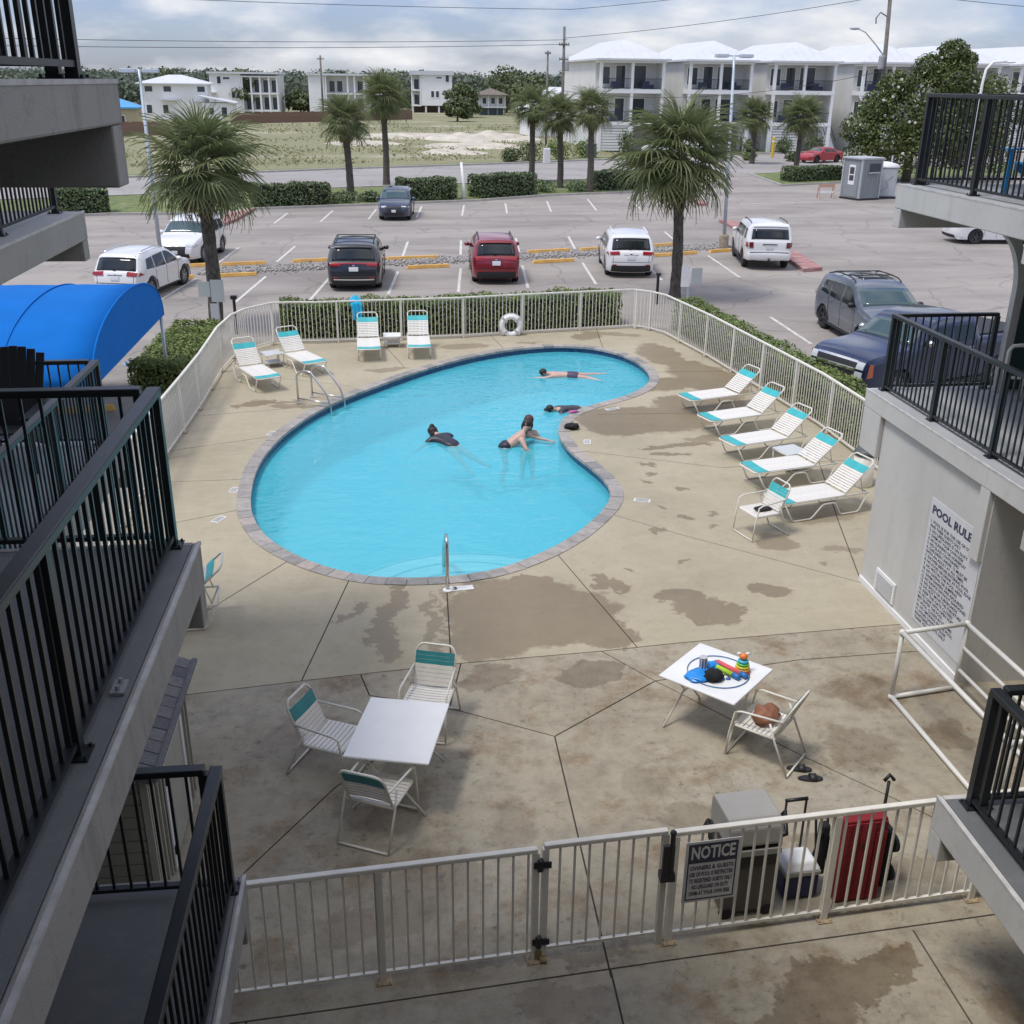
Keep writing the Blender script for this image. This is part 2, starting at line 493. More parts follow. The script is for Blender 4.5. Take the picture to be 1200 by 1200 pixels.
FAR = [(-70, 64), (-30, 80), (-10.9, 90.0), (-4.2, 93.6), (11.1, 100.5), (22.2, 106.6), (41, 116), (49.4, 120.5), (90, 140)]
lot_poly = [(-70, -30)] + CURB + [(20.9, 86.0), (30.0, 89.65)] + CURBR + [(90, -30)]
struct('parking_lot', region(lot_poly, [DECK], 0.0), ASPH)
PARK = S.objects['parking_lot']
struct('road', region(NEAR[::-1] + FAR, [], -0.012), ROADM)
verge = CURB + [(20.8, 85.9), (17.3, 84.0), (6.4, 80.2), (-3.5, 76.5), (-11.9, 73.4), (-30, 66.3), (-70, 51.8)]
struct('grass_verge', region(verge, [], 0.055), GRASS)
verge2 = CURBR + [(90, 113.6), (45, 95.4), (30.2, 89.4)]
tag(obj('grass_verge', region(verge2, [], 0.055), GRASS), kind='structure')
verge3 = FAR + [(90, 146), (49.4, 125), (22.2, 110), (11.1, 103)]
tag(obj('grass_verge', region(verge3, [], 0.03), GRASS), kind='structure')

def kerb_line(name, pts, m, w=0.16, h=0.13, z=0.0):
    mb = MB()
    for a, b in zip(pts[:-1], pts[1:]):
        a = Vector((a[0], a[1], z + h / 2)); b = Vector((b[0], b[1], z + h / 2))
        mb.bar(a, b + (b - a).normalized() * 0.02, w, h)
    return tag(obj(name, mb, m), kind='structure')
kerb_line('kerb', CURB, KERB)
kerb_line('kerb', CURBR, KERB)
kerb_line('kerb', FAR, KERB, 0.35, 0.14, -0.02)
kerb_line('kerb', [p for p in NEAR if p[0] < 18], KERB, 0.3, 0.14, -0.02)
kerb_line('kerb', [(20.9, 76.3), (21.0, 85.6)], KERB)
kerb_line('kerb', [(29.1, 79.0), (30.0, 89.2)], KERB)
# raised red kerbs
mb = MB(); mb.prism([(-9.4, 55.6), (-8.9, 55.4), (-8.3, 58.5), (-7.9, 63.6), (-9.1, 61.7), (-9.1, 58.2)], 0, 0.15); struct('red_kerb_island', mb, KERBR)
mb = MB(); mb.prism([(16.6, 41.4), (17.5, 41.7), (18.0, 45.5), (18.7, 55.2), (18.5, 57.6), (17.9, 57.6), (17.6, 50.0)], 0, 0.15)
tag(obj('red_kerb_island', mb, KERBR), kind='structure')
mb = MB(); mb.prism([(19.6, 70.4), (19.9, 70.4), (19.6, 65.6), (19.0, 65.6)], 0, 0.14); tag(obj('red_kerb_island', mb, KERBR), kind='structure')

# painted stall lines: children of the parking lot
LINES = [((-6.24, 57.6), (-5.92, 62.2)), ((-3.85, 58.3), (-3.43, 63.4)), ((-1.31, 59.3), (-0.93, 64.1)), ((1.32, 59.9), (1.79, 65.6)), ((3.92, 60.8), (4.40, 66.2)),
         ((6.6, 61.9), (7.05, 67.2)), ((9.28, 62.6), (9.85, 68.4)), ((12.1, 63.2), (12.7, 69.6)), ((14.96, 64.1), (15.6, 70.6)),
         ((-7.24, 44.7), (-6.95, 49.1)), ((-4.87, 45.0), (-4.47, 49.4)), ((-2.2, 45.6), (-1.8, 50.0)), ((0.39, 46.3), (0.69, 50.7)), ((2.93, 46.6), (3.24, 51.1)), ((5.6, 47.3), (5.95, 51.7)),
         ((8.27, 48.0), (8.63, 52.2)), ((11.0, 48.6), (11.35, 53.2)), ((13.5, 49.4), (13.9, 53.8)),
         ((-8.06, 36.9), (-7.54, 41.2)), ((-5.45, 36.4), (-4.95, 41.5)), ((-2.94, 36.7), (-2.4, 42.0)), ((-0.24, 37.6), (0.15, 42.4)), ((2.29, 37.9), (2.7, 43.0)), ((4.92, 38.6), (5.3, 43.6)),
         ((7.6, 39.2), (7.95, 44.2)), ((10.32, 39.9), (10.7, 45.1)), ((13.6, 40.4), (13.9, 45.9)), ((12.2, 29.2), (12.27, 33.0)), ((12.0, 26.2), (16.8, 26.0)), ((22.0, 66.6), (30.0, 68.2))]
for a, b in LINES:
    a = Vector((a[0], a[1], 0.006)); b = Vector((b[0], b[1], 0.006))
    s = Vector((b.y - a.y, a.x - b.x, 0)).normalized() * 0.055
    mb = MB(); mb.add([a + s, a - s, b - s, b + s], [(3, 2, 1, 0)])
    obj('painted_line', mb, PAINT, PARK)
# worn blue access symbol by the awning
mb = MB()
for k in range(20):
    a0 = 2 * PI * k / 20 * 0.8 + 1.2; a1 = 2 * PI * (k + 1) / 20 * 0.8 + 1.2
    if k < 19: mb.add([(-6.9 + q * math.cos(a), 28.3 + q * math.sin(a), 0.006) for q, a in ((0.30, a0), (0.44, a0), (0.44, a1), (0.30, a1))], [(0, 1, 2, 3)])
mb.add([(-6.95, 28.3, 0.007), (-6.83, 28.3, 0.007), (-6.83, 28.95, 0.007), (-6.95, 28.95, 0.007)], [(0, 1, 2, 3)])
mb.add([(-6.83, 28.42, 0.007), (-6.55, 28.42, 0.007), (-6.55, 28.54, 0.007), (-6.83, 28.54, 0.007)], [(0, 1, 2, 3)])
obj('access_symbol', mb, PAINTB, PARK)

# gravel strip between the two rows of wheel stops
GR = leafmat('gravel', (0.20, 0.19, 0.18), (0.46, 0.44, 0.41), 0.9, (0.3, 0.28, 0.26))
g = np.random.default_rng(3)
n = 5200
u = g.uniform(0, 1, n)
gx = -7.6 + u * 23.4; gy = 42.55 + u * 6.15 + g.normal(0, 0.42, n)
sz = g.uniform(0.025, 0.075, n)
octa = np.array([(1, 0, 0), (-1, 0, 0), (0, 1, 0), (0, -1, 0), (0, 0, 1), (0, 0, -1)], float)
of = np.array([(0, 2, 4), (2, 1, 4), (1, 3, 4), (3, 0, 4), (2, 0, 5), (1, 2, 5), (3, 1, 5), (0, 3, 5)])
V = octa[None] * (sz[:, None, None] * g.uniform(0.6, 1.3, (n, 6, 1))) * np.array([1, 1, 0.7]) + np.stack([gx, gy, sz * 0.4 + 0.006], 1)[:, None]
F = (of[None] + np.arange(n)[:, None, None] * 6).reshape(-1, 3)
tag(put('gravel', fast_mesh('gravel', V.reshape(-1, 3), F, GR)), kind='stuff')
mb = MB(); mb.add([(-8.0, 41.9, 0.003), (15.9, 48.1, 0.003), (15.9, 49.3, 0.003), (-8.0, 43.2, 0.003)], [(0, 1, 2, 3)])
struct('gravel_bed', mb, M('gravel_bed', (0.27, 0.255, 0.24), 0.95, var=0.3, vscale=9, bmp=0.5, bscale=40, pos=True))

# ---- pool outline
POOL_PTS = [(-2.96, 17.79), (-3.06, 19.2), (-3.0, 20.43), (-2.80, 21.5), (-2.58, 22.3), (-2.25, 23.2), (-1.84, 24.03), (-1.36, 24.8), (-0.35, 26.15), (0.79, 27.5), (2.02, 28.6),
            (3.31, 29.35), (4.55, 29.65), (5.6, 29.4), (6.32, 28.7), (6.74, 27.7), (6.86, 26.65), (6.75, 25.7), (6.40, 24.85), (5.74, 24.05), (4.95, 23.45), (4.37, 22.98), (3.98, 22.4), (3.76, 21.75),
            (3.69, 21.05), (3.77, 20.25), (3.95, 19.5), (4.10, 18.85), (4.17, 18.2), (4.11, 17.65), (3.92, 17.1), (3.55, 16.45), (3.05, 15.75), (2.42, 15.1), (1.70, 14.58), (0.97, 14.32), (0.15, 14.28), (-0.5, 14.38), (-0.96, 14.58), (-1.41, 14.88), (-1.89, 15.34), (-2.40, 16.03), (-2.75, 16.85)]
STONES = catmull(POOL_PTS, 0.33)
PO = catmull(POOL_PTS, 0.165)
area = sum(PO[i].x * PO[(i + 1) % len(PO)].y - PO[(i + 1) % len(PO)].x * PO[i].y for i in range(len(PO)))
CCW = area > 0
PI_ = offset_in(PO, 0.245, CCW)
PW = offset_in(PO, 0.22, CCW)
pin = [(p.x, p.y) for p in PI_]; pout = [(p.x, p.y) for p in PO]; pwall = [(p.x, p.y) for p in PW]

# ---- deck slabs
WET = [  # x, y, rx, ry, rot deg, weight
    (1.35, 13.2, 0.75, 1.15, 0, 1), (2.15, 13.3, 0.95, 0.95, 25, 1), (2.75, 12.6, 0.45, 0.5, 0, 1), (0.98, 12.5, 0.35, 0.6, 0, 0.9),
    (-0.30, 12.8, 0.20, 0.75, -8, 1), (-0.15, 13.6, 0.13, 0.5, -22, 1), (-0.72, 13.55, 0.09, 0.42, -28, 1), (0.42, 12.9, 0.10, 1.0, 0, 0.8),
    (3.12, 14.0, 0.12, 0.42, 25, 1), (5.55, 13.65, 0.34, 0.18, -22, 1), (4.45, 13.0, 0.55, 0.42, 10, 1), (4.15, 13.55, 0.35, 0.3, -20, 1),
    (4.9, 22.2, 0.9, 1.1, 0, 1), (5.9, 22.3, 1.3, 0.95, 0, 1), (6.9, 25.2, 1.3, 0.55, 15, 1), (8.0, 25.8, 0.8, 1.9, 8, 1), (7.4, 28.3, 0.6, 1.3, 0, 0.9), (7.2, 23.6, 1.2, 0.7, 10, 1),
    (5.8, 20.4, 0.85, 0.16, 3, 1), (6.9, 20.8, 0.8, 0.25, 5, 0.8), (6.9, 17.6, 0.35, 0.2, 0, 0.7), (7.2, 15.0, 0.35, 0.12, 0, 0.7), (6.2, 15.3, 0.45, 0.35, 0, 0.8), (7.7, 16.6, 0.9, 0.4, 15, 0.6),
    (4.9, 19.3, 0.09, 0.2, 40, 1), (5.2, 17.9, 0.1, 0.16, 20, 1), (4.7, 17.0, 0.08, 0.16, 30, 0.9), (5.6, 16.8, 0.07, 0.15, -20, 0.9), (4.5, 14.7, 0.08, 0.16, -30, 0.9), (4.3, 16.1, 0.08, 0.14, 0, 0.9),
    (-3.0, 24.3, 0.75, 0.18, 12, 1), (-2.5, 23.9, 0.55, 0.2, 0, 0.9), (-0.35, 27.1, 0.5, 0.16, 20, 0.8), (2.0, 29.6, 0.8, 0.35, 10, 0.7), (5.7, 30.6, 0.5, 0.5, 0, 0.8), (6.5, 30.9, 0.9, 0.3, -20, 0.7),
    (3.55, 6.30, 0.55, 0.30, 20, 1), (4.05, 6.55, 0.30, 0.22, 0, 1), (3.2, 5.9, 0.5, 0.35, 0, 1), (2.4, 11.55, 0.42, 0.32, 0, 0.9), (1.1, 11.6, 0.5, 0.22, 10, 0.8),
    (1.9, 14.25, 0.35, 0.3, 10, 1), (-0.1, 14.05, 0.10, 0.3, -15, 1), (0.62, 13.2, 0.05, 0.9, 0, 0.8), (5.0, 16.5, 0.06, 0.13, 10, 1), (5.3, 16.1, 0.06, 0.13, -10, 1), (4.75, 18.3, 0.07, 0.15, 15, 1), (4.95, 18.75, 0.06, 0.13, -15, 1), (5.6, 19.9, 0.4, 0.12, 0, 1), (3.45, 14.6, 0.06, 0.12, 30, 1), (6.7, 14.6, 0.12, 0.06, 0, 0.8), (4.3, 12.75, 0.3, 0.15, 0, 1), (-3.5, 24.05, 0.4, 0.1, 15, 1), (0.1, 27.3, 0.3, 0.08, 0, 0.8), (3.9, 29.95, 0.5, 0.1, 0, 0.8), (0.2, 8.0, 0.5, 0.35, 0, 0.55), (2.6, 9.3, 0.35, 0.3, 0, 0.5), (-0.9, 10.6, 0.5, 0.2, 0, 0.5), (-0.3, 9.0, 0.5, 0.5, 0, 0.6), (-1.35, 10.3, 0.4, 0.55, 0, 0.55), (5.7, 10.7, 0.6, 0.4, 0, 0.6), (4.3, 7.95, 0.5, 0.22, 0, 0.7), (-0.3, 7.5, 0.6, 0.25, 10, 0.6), (3.0, 8.6, 0.45, 0.25, 0, 0.6), (1.0, 8.6, 0.3, 0.5, 0, 0.5), (5.2, 9.6, 0.45, 0.4, 0, 0.6), (6.4, 9.8, 0.25, 0.3, 0, 0.7), (4.9, 7.6, 0.4, 0.2, 0, 0.6), (0.5, 6.85, 0.5, 0.07, 5, 0.7), (1.5, 6.85, 0.4, 0.08, 5, 0.8), (1.3, 6.3, 0.5, 0.2, 0, 0.6)]

def deck_mat(name, tones, stain, stain_lo, speck):
    m, nt, b = new_mat(name)
    p = wpos(nt)
    n1 = noise(nt, p, 0.35, 6, 0.62)
    c = ramp(nt, n1, [(0.30, tones[0]), (0.52, tones[1]), (0.74, tones[2])])
    n2 = noise(nt, p, 1.15, 8, 0.72)
    c = mixc(nt, ramp(nt, n2, [(stain_lo, 0.0), (stain_lo + 0.13, 0.85)]), c, stain)
    n3 = noise(nt, p, 9, 5, 0.7)
    area_ = ramp(nt, noise(nt, p, 0.8, 4, 0.6), [(0.42, 0.15), (0.62, 1.0)])
    pit = math_(nt, 'MULTIPLY', ramp(nt, n3, [(0.56, 0.0), (0.66, speck)]), area_)
    c = mixc(nt, pit, c, [x * 0.42 for x in tones[1]])
    n5 = noise(nt, p, 3.6, 8, 0.75)
    c = mixc(nt, 1.0, c, ramp(nt, n5, [(0.32, 1.0 - 0.30 * speck), (0.5, 1.0), (0.68, 1.0 + 0.16 * speck)]), 'MULTIPLY')
    scuff = N(nt, 'ShaderNodeMapping', {'Vector': p, 'Rotation': (0, 0, 0.5), 'Scale': (0.5, 2.2, 1)}).outputs[0]
    c = mixc(nt, ramp(nt, noise(nt, scuff, 1.3, 7, 0.7), [(0.56, 0.0), (0.72, 0.35)]), c, [min(1, x * 1.22) for x in tones[2]])
    c = mixc(nt, 1.0, c, ramp(nt, noise(nt, p, 60, 2), [(0.3, 0.92), (0.7, 1.07)]), 'MULTIPLY')
    # wet patches with their own outlines
    nz = N(nt, 'ShaderNodeTexNoise', {'Vector': p, 'Scale': 1.6, 'Detail': 6, 'Roughness': 0.62}).outputs['Color']
    off = N(nt, 'ShaderNodeVectorMath', {0: nz, 1: (0.5, 0.5, 0.5)}, operation='SUBTRACT').outputs[0]
    nz2 = N(nt, 'ShaderNodeTexNoise', {'Vector': p, 'Scale': 8.0, 'Detail': 4, 'Roughness': 0.6}).outputs['Color']
    off2 = N(nt, 'ShaderNodeVectorMath', {0: nz2, 1: (0.5, 0.5, 0.5)}, operation='SUBTRACT').outputs[0]
    off2 = N(nt, 'ShaderNodeVectorMath', {0: off2, 'Scale': 0.28}, operation='SCALE').outputs[0]
    off = N(nt, 'ShaderNodeVectorMath', {0: off, 1: off2}, operation='ADD').outputs[0]
    q = N(nt, 'ShaderNodeVectorMath', {0: p, 1: off}, operation='ADD').outputs[0]
    wet = None
    for x, y, rx, ry, ro, w in WET:
        mp = N(nt, 'ShaderNodeMapping', {'Vector': q, 'Location': (x, y, 0), 'Rotation': (0, 0, R(ro)), 'Scale': (rx, ry, 1e3)}, vector_type='TEXTURE').outputs[0]
        d = N(nt, 'ShaderNodeVectorMath', {0: mp}, operation='LENGTH').outputs['Value']
        e = math_(nt, 'MULTIPLY', math_(nt, 'SUBTRACT', 1.06, d), w * 8.5, True)
        e = math_(nt, 'MULTIPLY', e, w)
        wet = e if wet is None else math_(nt, 'MAXIMUM', wet, e)
    c = mixc(nt, wet, c, mixc(nt, 1.0, c, (0.60, 0.54, 0.46), 'MULTIPLY'))
    nt.links.new(c, b.inputs['Base Color'])
    rr = N(nt, 'ShaderNodeMapRange', {0: wet, 3: 0.85, 4: 0.42}).outputs[0]
    nt.links.new(rr, b.inputs['Roughness'])
    bump(nt, b, noise(nt, p, 70, 3), 0.18, 0.01)
    return m
BEIGE = deck_mat('beige_coated_concrete', [(0.33, 0.29, 0.20), (0.395, 0.345, 0.245), (0.425, 0.375, 0.275)], (0.36, 0.30, 0.21), 0.585, 0.28)
OLDC = deck_mat('weathered_bare_concrete', [(0.265, 0.228, 0.165), (0.335, 0.295, 0.218), (0.37, 0.335, 0.27)], (0.215, 0.15, 0.085), 0.515, 0.9)
JOINT = M('dark_joint', (0.05, 0.045, 0.04), 0.95, pos=True)

JL = [[(-6, 11.1), (-2.65, 11.5), (-1.35, 11.68), (-0.59, 11.78), (0.71, 11.93), (2.62, 12.07), (3.78, 12.2), (7.09, 12.43), (11, 12.7)],
      [(-0.80, 14.8), (-1.35, 11.68)], [(0.65, 14.7), (0.58, 11.92)], [(2.35, 15.9), (3.13, 12.12)], [(3.3, 17.2), (4.74, 15.79), (7.03, 13.76), (9, 12.0)],
      [(7.03, 13.76), (7.62, 16.06), (8.6, 19.6), (10, 22.4)], [(-2.5, 17.75), (-5.3, 16.4)], [(-1.6, 15.7), (-2.8, 13.8), (-4.6, 11.2)],
      [(-2.7, 19.12), (-5.3, 19.08)], [(-2.6, 21.75), (-5.3, 20.7)], [(-2.2, 23.85), (-5.3, 23.15)], [(-1.2, 25.6), (-5.3, 27.6)], [(0.2, 27.3), (-0.7, 31.5)], [(3.1, 28.9), (2.7, 32)], [(5.9, 28.9), (6.3, 32.5)],
      [(6.3, 26.4), (9.6, 26.3)], [(4.6, 22.75), (9.9, 22.6)], [(3.4, 20.4), (6.4, 19.0), (9.9, 19.3)],
      [(0.71, 11.93), (0.5, 10.88), (1.7, 10.17), (3.17, 11.26), (2.62, 12.07)], [(1.7, 10.17), (1.66, 6.6)], [(0.5, 10.88), (-0.82, 9.45), (-1.63, 8.21), (-2.6, 6.3)],
      [(3.17, 11.26), (4.49, 9.5), (5.2, 8.66), (6.5, 7.0)], [(-0.6, 11.76), (-0.48, 11.26), (0.5, 10.88)], [(3.17, 11.26), (5.2, 11.6), (7.5, 11.7)],
      [(-6, 6.2), (-1.5, 6.44), (-0.63, 6.5), (2.33, 6.74), (5.58, 6.98), (11, 7.4)], [(1.67, 6.69), (1.62, 2)], [(4.51, 6.85), (4.56, 2)], [(-1.4, 6.45), (-1.5, 2)]]
rects = []
for L in JL:
    for a, b in zip(L[:-1], L[1:]):
        a = Vector(a); b = Vector(b); d = (b - a).normalized(); s = Vector((-d.y, d.x)) * 0.009
        a = a - d * 0.006; b = b + d * 0.006
        rects.append([tuple(a + s), tuple(b + s), tuple(b - s), tuple(a - s)])
v, f = cdt([DECK, pout] + rects)
slabtri = []; jointtri = []
for t in f:
    cx = sum(v[i].x for i in t) / 3; cy = sum(v[i].y for i in t) / 3
    if not inpoly(cx, cy, DECK) or inpoly(cx, cy, pout): continue
    (jointtri if any(inpoly(cx, cy, r_) for r_ in rects) else slabtri).append(tuple(t))
mb = MB(); mb.add([(p.x, p.y, -0.014) for p in v], jointtri)
deck = tag(obj('pool_deck', mb, JOINT), kind='structure')
emap = {}
for k, t in enumerate(slabtri):
    for i in range(3): emap.setdefault(frozenset((t[i], t[(i + 1) % 3])), []).append(k)
seen = set()
for k0 in range(len(slabtri)):
    if k0 in seen: continue
    comp = []; st = [k0]; seen.add(k0)
    while st:
        k = st.pop(); comp.append(k)
        t = slabtri[k]
        for i in range(3):
            for j in emap[frozenset((t[i], t[(i + 1) % 3]))]:
                if j not in seen: seen.add(j); st.append(j)
    ar = 0; cy = 0; mb = MB(); idx = {}
    def vi(i):
        if i not in idx:
            idx[i] = len(mb.v); mb.v.append((v[i].x, v[i].y, 0.0))
        return idx[i]
    for k in comp:
        t = slabtri[k]; a, b, c = (v[i] for i in t)
        A = abs((b - a).cross(c - a)) / 2; ar += A; cy += A * (a.y + b.y + c.y) / 3
        mb.f.append(tuple(vi(i) for i in t))
    cy /= max(ar, 1e-9)
    if ar < 0.004: continue
    for k in comp:
        t = slabtri[k]
        for i in range(3):
            e = (t[i], t[(i + 1) % 3])
            if len(emap[frozenset(e)]) == 1:
                o = len(mb.v)
                mb.v += [(v[e[0]].x, v[e[0]].y, 0), (v[e[1]].x, v[e[1]].y, 0), (v[e[1]].x, v[e[1]].y, -0.06), (v[e[0]].x, v[e[0]].y, -0.06)]
                mb.f.append((o, o + 1, o + 2, o + 3))
    xm = sum(v[i].x for k in comp for i in slabtri[k]) / (3 * len(comp))
    jy = 11.93 + (xm - 0.71) * 0.08
    obj('concrete_slab', mb, BEIGE if cy > jy else OLDC, deck)

# ---- the pool itself
def pool_mat():
    m, nt, b = new_mat('pool_plaster')
    p = wpos(nt)
    c = ramp(nt, noise(nt, p, 0.5, 4), [(0.3, (0.15, 0.56, 0.67)), (0.7, (0.19, 0.62, 0.72))])  # cyan that deep water would absorb to, put into the plaster colour
    nt.links.new(c, b.inputs['Base Color']); b.inputs['Roughness'].default_value = 0.8
    return m
PLASTER = pool_mat()
def tile_mat():
    m, nt, b = new_mat('navy_waterline_tile')
    p = wpos(nt)
    br = N(nt, 'ShaderNodeTexNoise', {'Vector': p, 'Scale': 9, 'Detail': 2}).outputs['Fac']
    c = ramp(nt, br, [(0.3, (0.012, 0.035, 0.10)), (0.7, (0.025, 0.07, 0.18))])
    nt.links.new(c, b.inputs['Base Color']); b.inputs['Roughness'].default_value = 0.2
    return m
TILE = tile_mat()
def depth(x, y): return -(0.92 + 0.45 * min(1, max(0, (y - 15) / 12)))
grid = [(x * 0.5 - 4, y * 0.5 + 13) for x in range(24) for y in range(36) if inpoly(x * 0.5 - 4, y * 0.5 + 13, pwall)]
basin = struct('pool_basin', region(pwall, [], 0, grid, depth), PLASTER, True)
mb = MB(); n = len(pwall)
mb.add([(x, y, -0.26) for x, y in pwall] + [(x, y, depth(x, y)) for x, y in pwall], [(i, (i + 1) % n, n + (i + 1) % n, n + i) for i in range(n)])
obj('pool_wall', mb, PLASTER, basin, True)
mb = MB()
mb.add([(x, y, -0.03) for x, y in pwall] + [(x, y, -0.26) for x, y in pwall], [(i, (i + 1) % n, n + (i + 1) % n, n + i) for i in range(n)])
obj('waterline_tile', mb, TILE, basin, True)
for r_, z in ((2.25, -0.46), (1.70, -0.36), (1.12, -0.26)):
    mb = MB(); mb.lathe([(r_, -1.2), (r_, z)], 48, (0.95, 14.15, 0)); st = obj('pool_step', mb, M('white_step_plaster', (0.74, 0.80, 0.82), 0.8), basin)
    mb = MB(); k = 40
    mb.add([((0.95 + q * math.cos(PI * i / k)), 14.15 + q * math.sin(PI * i / k), z + 0.004) for q in (r_ - 0.03, r_ - 0.075) for i in range(k + 1)], [(i, i + 1, k + 2 + i, k + 1 + i) for i in range(k)])
    obj('step_tile', mb, M('step_edge_tile', (0.16, 0.40, 0.52), 0.3), st)
# coping stones, one by one
COPE = []
for i, c in enumerate([(0.29, 0.27, 0.25), (0.34, 0.315, 0.29), (0.24, 0.23, 0.22), (0.37, 0.325, 0.29), (0.31, 0.285, 0.26)]):
    COPE.append(M('coping_stone_tone%d' % i, c, 0.8, var=0.18, vscale=7, bmp=0.3, bscale=50, pos=True))
inn = offset_in(STONES, 0.255, CCW); outw = offset_in(STONES, -0.004, CCW)
ns = len(STONES)
for i in range(ns):
    j = (i + 1) % ns
    q = [outw[i], outw[j], inn[j], inn[i]]
    c = sum(q, Vector((0, 0))) / 4
    q = [c + (p - c) * 0.972 for p in q]
    h = 0.012 + rnd.uniform(-0.004, 0.004)
    mb = MB(); mb.prism([tuple(p) for p in (q if CCW else q[::-1])], -0.045, h)
    obj('coping_stone', mb, rnd.choice(COPE), basin)
mb = MB(); n = len(pout)
a2 = offset_in(PO, 0.235, CCW)
mb.add([(p.x, p.y, -0.012) for p in PO] + [(p.x, p.y, -0.012) for p in a2], [(i, (i + 1) % n, n + (i + 1) % n, n + i) for i in range(n)])
obj('coping_mortar', mb, M('coping_mortar', (0.16, 0.15, 0.14), 0.95), basin)
# water
def water_mat():
    m = bpy.data.materials.new('pool_water'); m.use_nodes = True; nt = m.node_tree; nt.nodes.clear()
    out = nt.nodes.new('ShaderNodeOutputMaterial')
    p = wpos(nt)
    s = N(nt, 'ShaderNodeMapping', {'Vector': p, 'Rotation': (0, 0, R(20)), 'Scale': (0.7, 1.3, 1)}).outputs[0]
    n1 = noise(nt, s, 2.2, 3, 0.5); n2 = noise(nt, s, 7.0, 2, 0.5)
    h = math_(nt, 'ADD', n1, math_(nt, 'MULTIPLY', n2, 0.3))
    bp = N(nt, 'ShaderNodeBump', {'Height': h, 'Strength': 0.22, 'Distance': 0.12}).outputs[0]
    tcol = ramp(nt, noise(nt, s, 3.1, 4, 0.6), [(0.3, (0.66, 0.93, 0.975)), (0.7, (0.74, 0.95, 0.985))])
    tr = N(nt, 'ShaderNodeBsdfTransparent', {'Color': tcol}).outputs[0]
    gl = N(nt, 'ShaderNodeBsdfGlossy', {'Color': (1, 1, 1, 1), 'Roughness': 0.03, 'Normal': bp}).outputs[0]
    fr = N(nt, 'ShaderNodeFresnel', {'IOR': 1.33, 'Normal': bp}).outputs[0]
    df = N(nt, 'ShaderNodeBsdfDiffuse', {'Color': (0.105, 0.585, 0.69, 1)}).outputs[0]   # flat cyan mixed in to even out basin shadows and hide submerged legs
    body = N(nt, 'ShaderNodeMixShader', {0: 0.54, 1: tr, 2: df}).outputs[0]
    mx = N(nt, 'ShaderNodeMixShader', {0: fr, 1: body, 2: gl}).outputs[0]
    nt.links.new(mx, out.inputs[0])
    return m
struct('pool_water', region(pwall, [], -0.165), water_mat())
# depth-marker tiles let into the deck
DM = M('white_marker_tile', (0.72, 0.71, 0.68), 0.35); DMB = M('black_marker_print', (0.03, 0.03, 0.03), 0.5)
def textmesh(s_, size, align='CENTER', ext=0.0, off=0.0):
    cu = bpy.data.curves.new('lettering', 'FONT'); cu.body = s_; cu.size = size; cu.align_x = align; cu.align_y = 'CENTER'; cu.extrude = ext; cu.resolution_u = 2; cu.offset = off
    o = bpy.data.objects.new('lettering', cu); COL.objects.link(o)
    dg = bpy.context.evaluated_depsgraph_get()
    me = bpy.data.meshes.new_from_object(o.evaluated_get(dg))
    bpy.data.objects.remove(o); me.name = 'lettering'
    return me
def marker(x, y, rz, txt, w=0.3):
    mb = MB(); mb.box(-w / 2, w / 2, -0.075, 0.075, 0.0, 0.006)
    t = obj('depth_marker', mb, DM, deck, loc=(x, y, 0.002), rot=(0, 0, R(rz)))
    for k, (s_, px) in enumerate(txt):
        me = textmesh(s_, 0.14, off=0.006); me.materials.append(DMB)
        put('lettering', me, t, (px, 0, 0.008))
marker(0.86, 14.12, 6, [('3', -0.1)], 0.36)
S.objects['depth_marker']
mb = MB()
for (x, y, rz, w) in [(-3.18, 17.15, 65, 0.3), (4.40, 17.4, -20, 0.3), (5.0, 23.15, 25, 0.36), (3.98, 20.8, 80, 0.28), (-3.1, 18.55, 80, 0.28), (-2.75, 21.9, 70, 0.28)]:
    mk = obj('depth_marker', MB().box(-w / 2, w / 2, -0.075, 0.075, 0.0, 0.006), DM, deck, loc=(x, y, 0.002), rot=(0, 0, R(rz)))
    ln = MB()
    for k in range(3): ln.box(-w * 0.4, w * 0.4, -0.045 + k * 0.04, -0.028 + k * 0.04, 0.0062, 0.0075)
    obj('no_diving_print', ln, DMB, mk)
# sand heaps and dunes on the vacant plot
def dune(name, cx, cy, rx, ry, h, seed):
    mb = MB(); nx, ny = 36, 26
    from mathutils import noise as mn
    vs = []
    for j in range(ny + 1):
        for i in range(nx + 1):
            u_ = i / nx * 2 - 1; v_ = j / ny * 2 - 1
            d = max(0, 1 - u_ * u_ - v_ * v_)
            z = h * d * (0.55 + 0.9 * mn.noise(Vector((u_ * 3 + seed, v_ * 3, seed)))) if d > 0 else 0
            vs.append((cx + u_ * rx, cy + v_ * ry, -0.06 + max(0, z)))
    fs = [(j * (nx + 1) + i, j * (nx + 1) + i + 1, (j + 1) * (nx + 1) + i + 1, (j + 1) * (nx + 1) + i) for j in range(ny) for i in range(nx)]
    mb.add(vs, fs)
    return tag(obj(name, mb, SAND, None, True), kind='structure')
dune('sand_heap', 9.5, 128, 6.5, 6, 0.6, 1.0)
dune('sand_heap', 12.0, 145, 8, 9, 1.1, 4.0)
dune('sand_heap', 3.5, 150, 10, 8, 0.5, 8.0)
dune('sand_heap', -3.0, 132, 5, 4, 0.5, 12.0)
dune('sand_heap', 6.5, 116, 4, 3.5, 0.5, 15.0)
# ------------------------------------------------------------------ fences and railings
_unit = {}
def unit_picket(w, m, key):
    if key not in _unit:
        _unit[key] = mesh_of('picket', MB().box(-w / 2, w / 2, -w / 2, w / 2, 0, 1), m)
    return _unit[key]

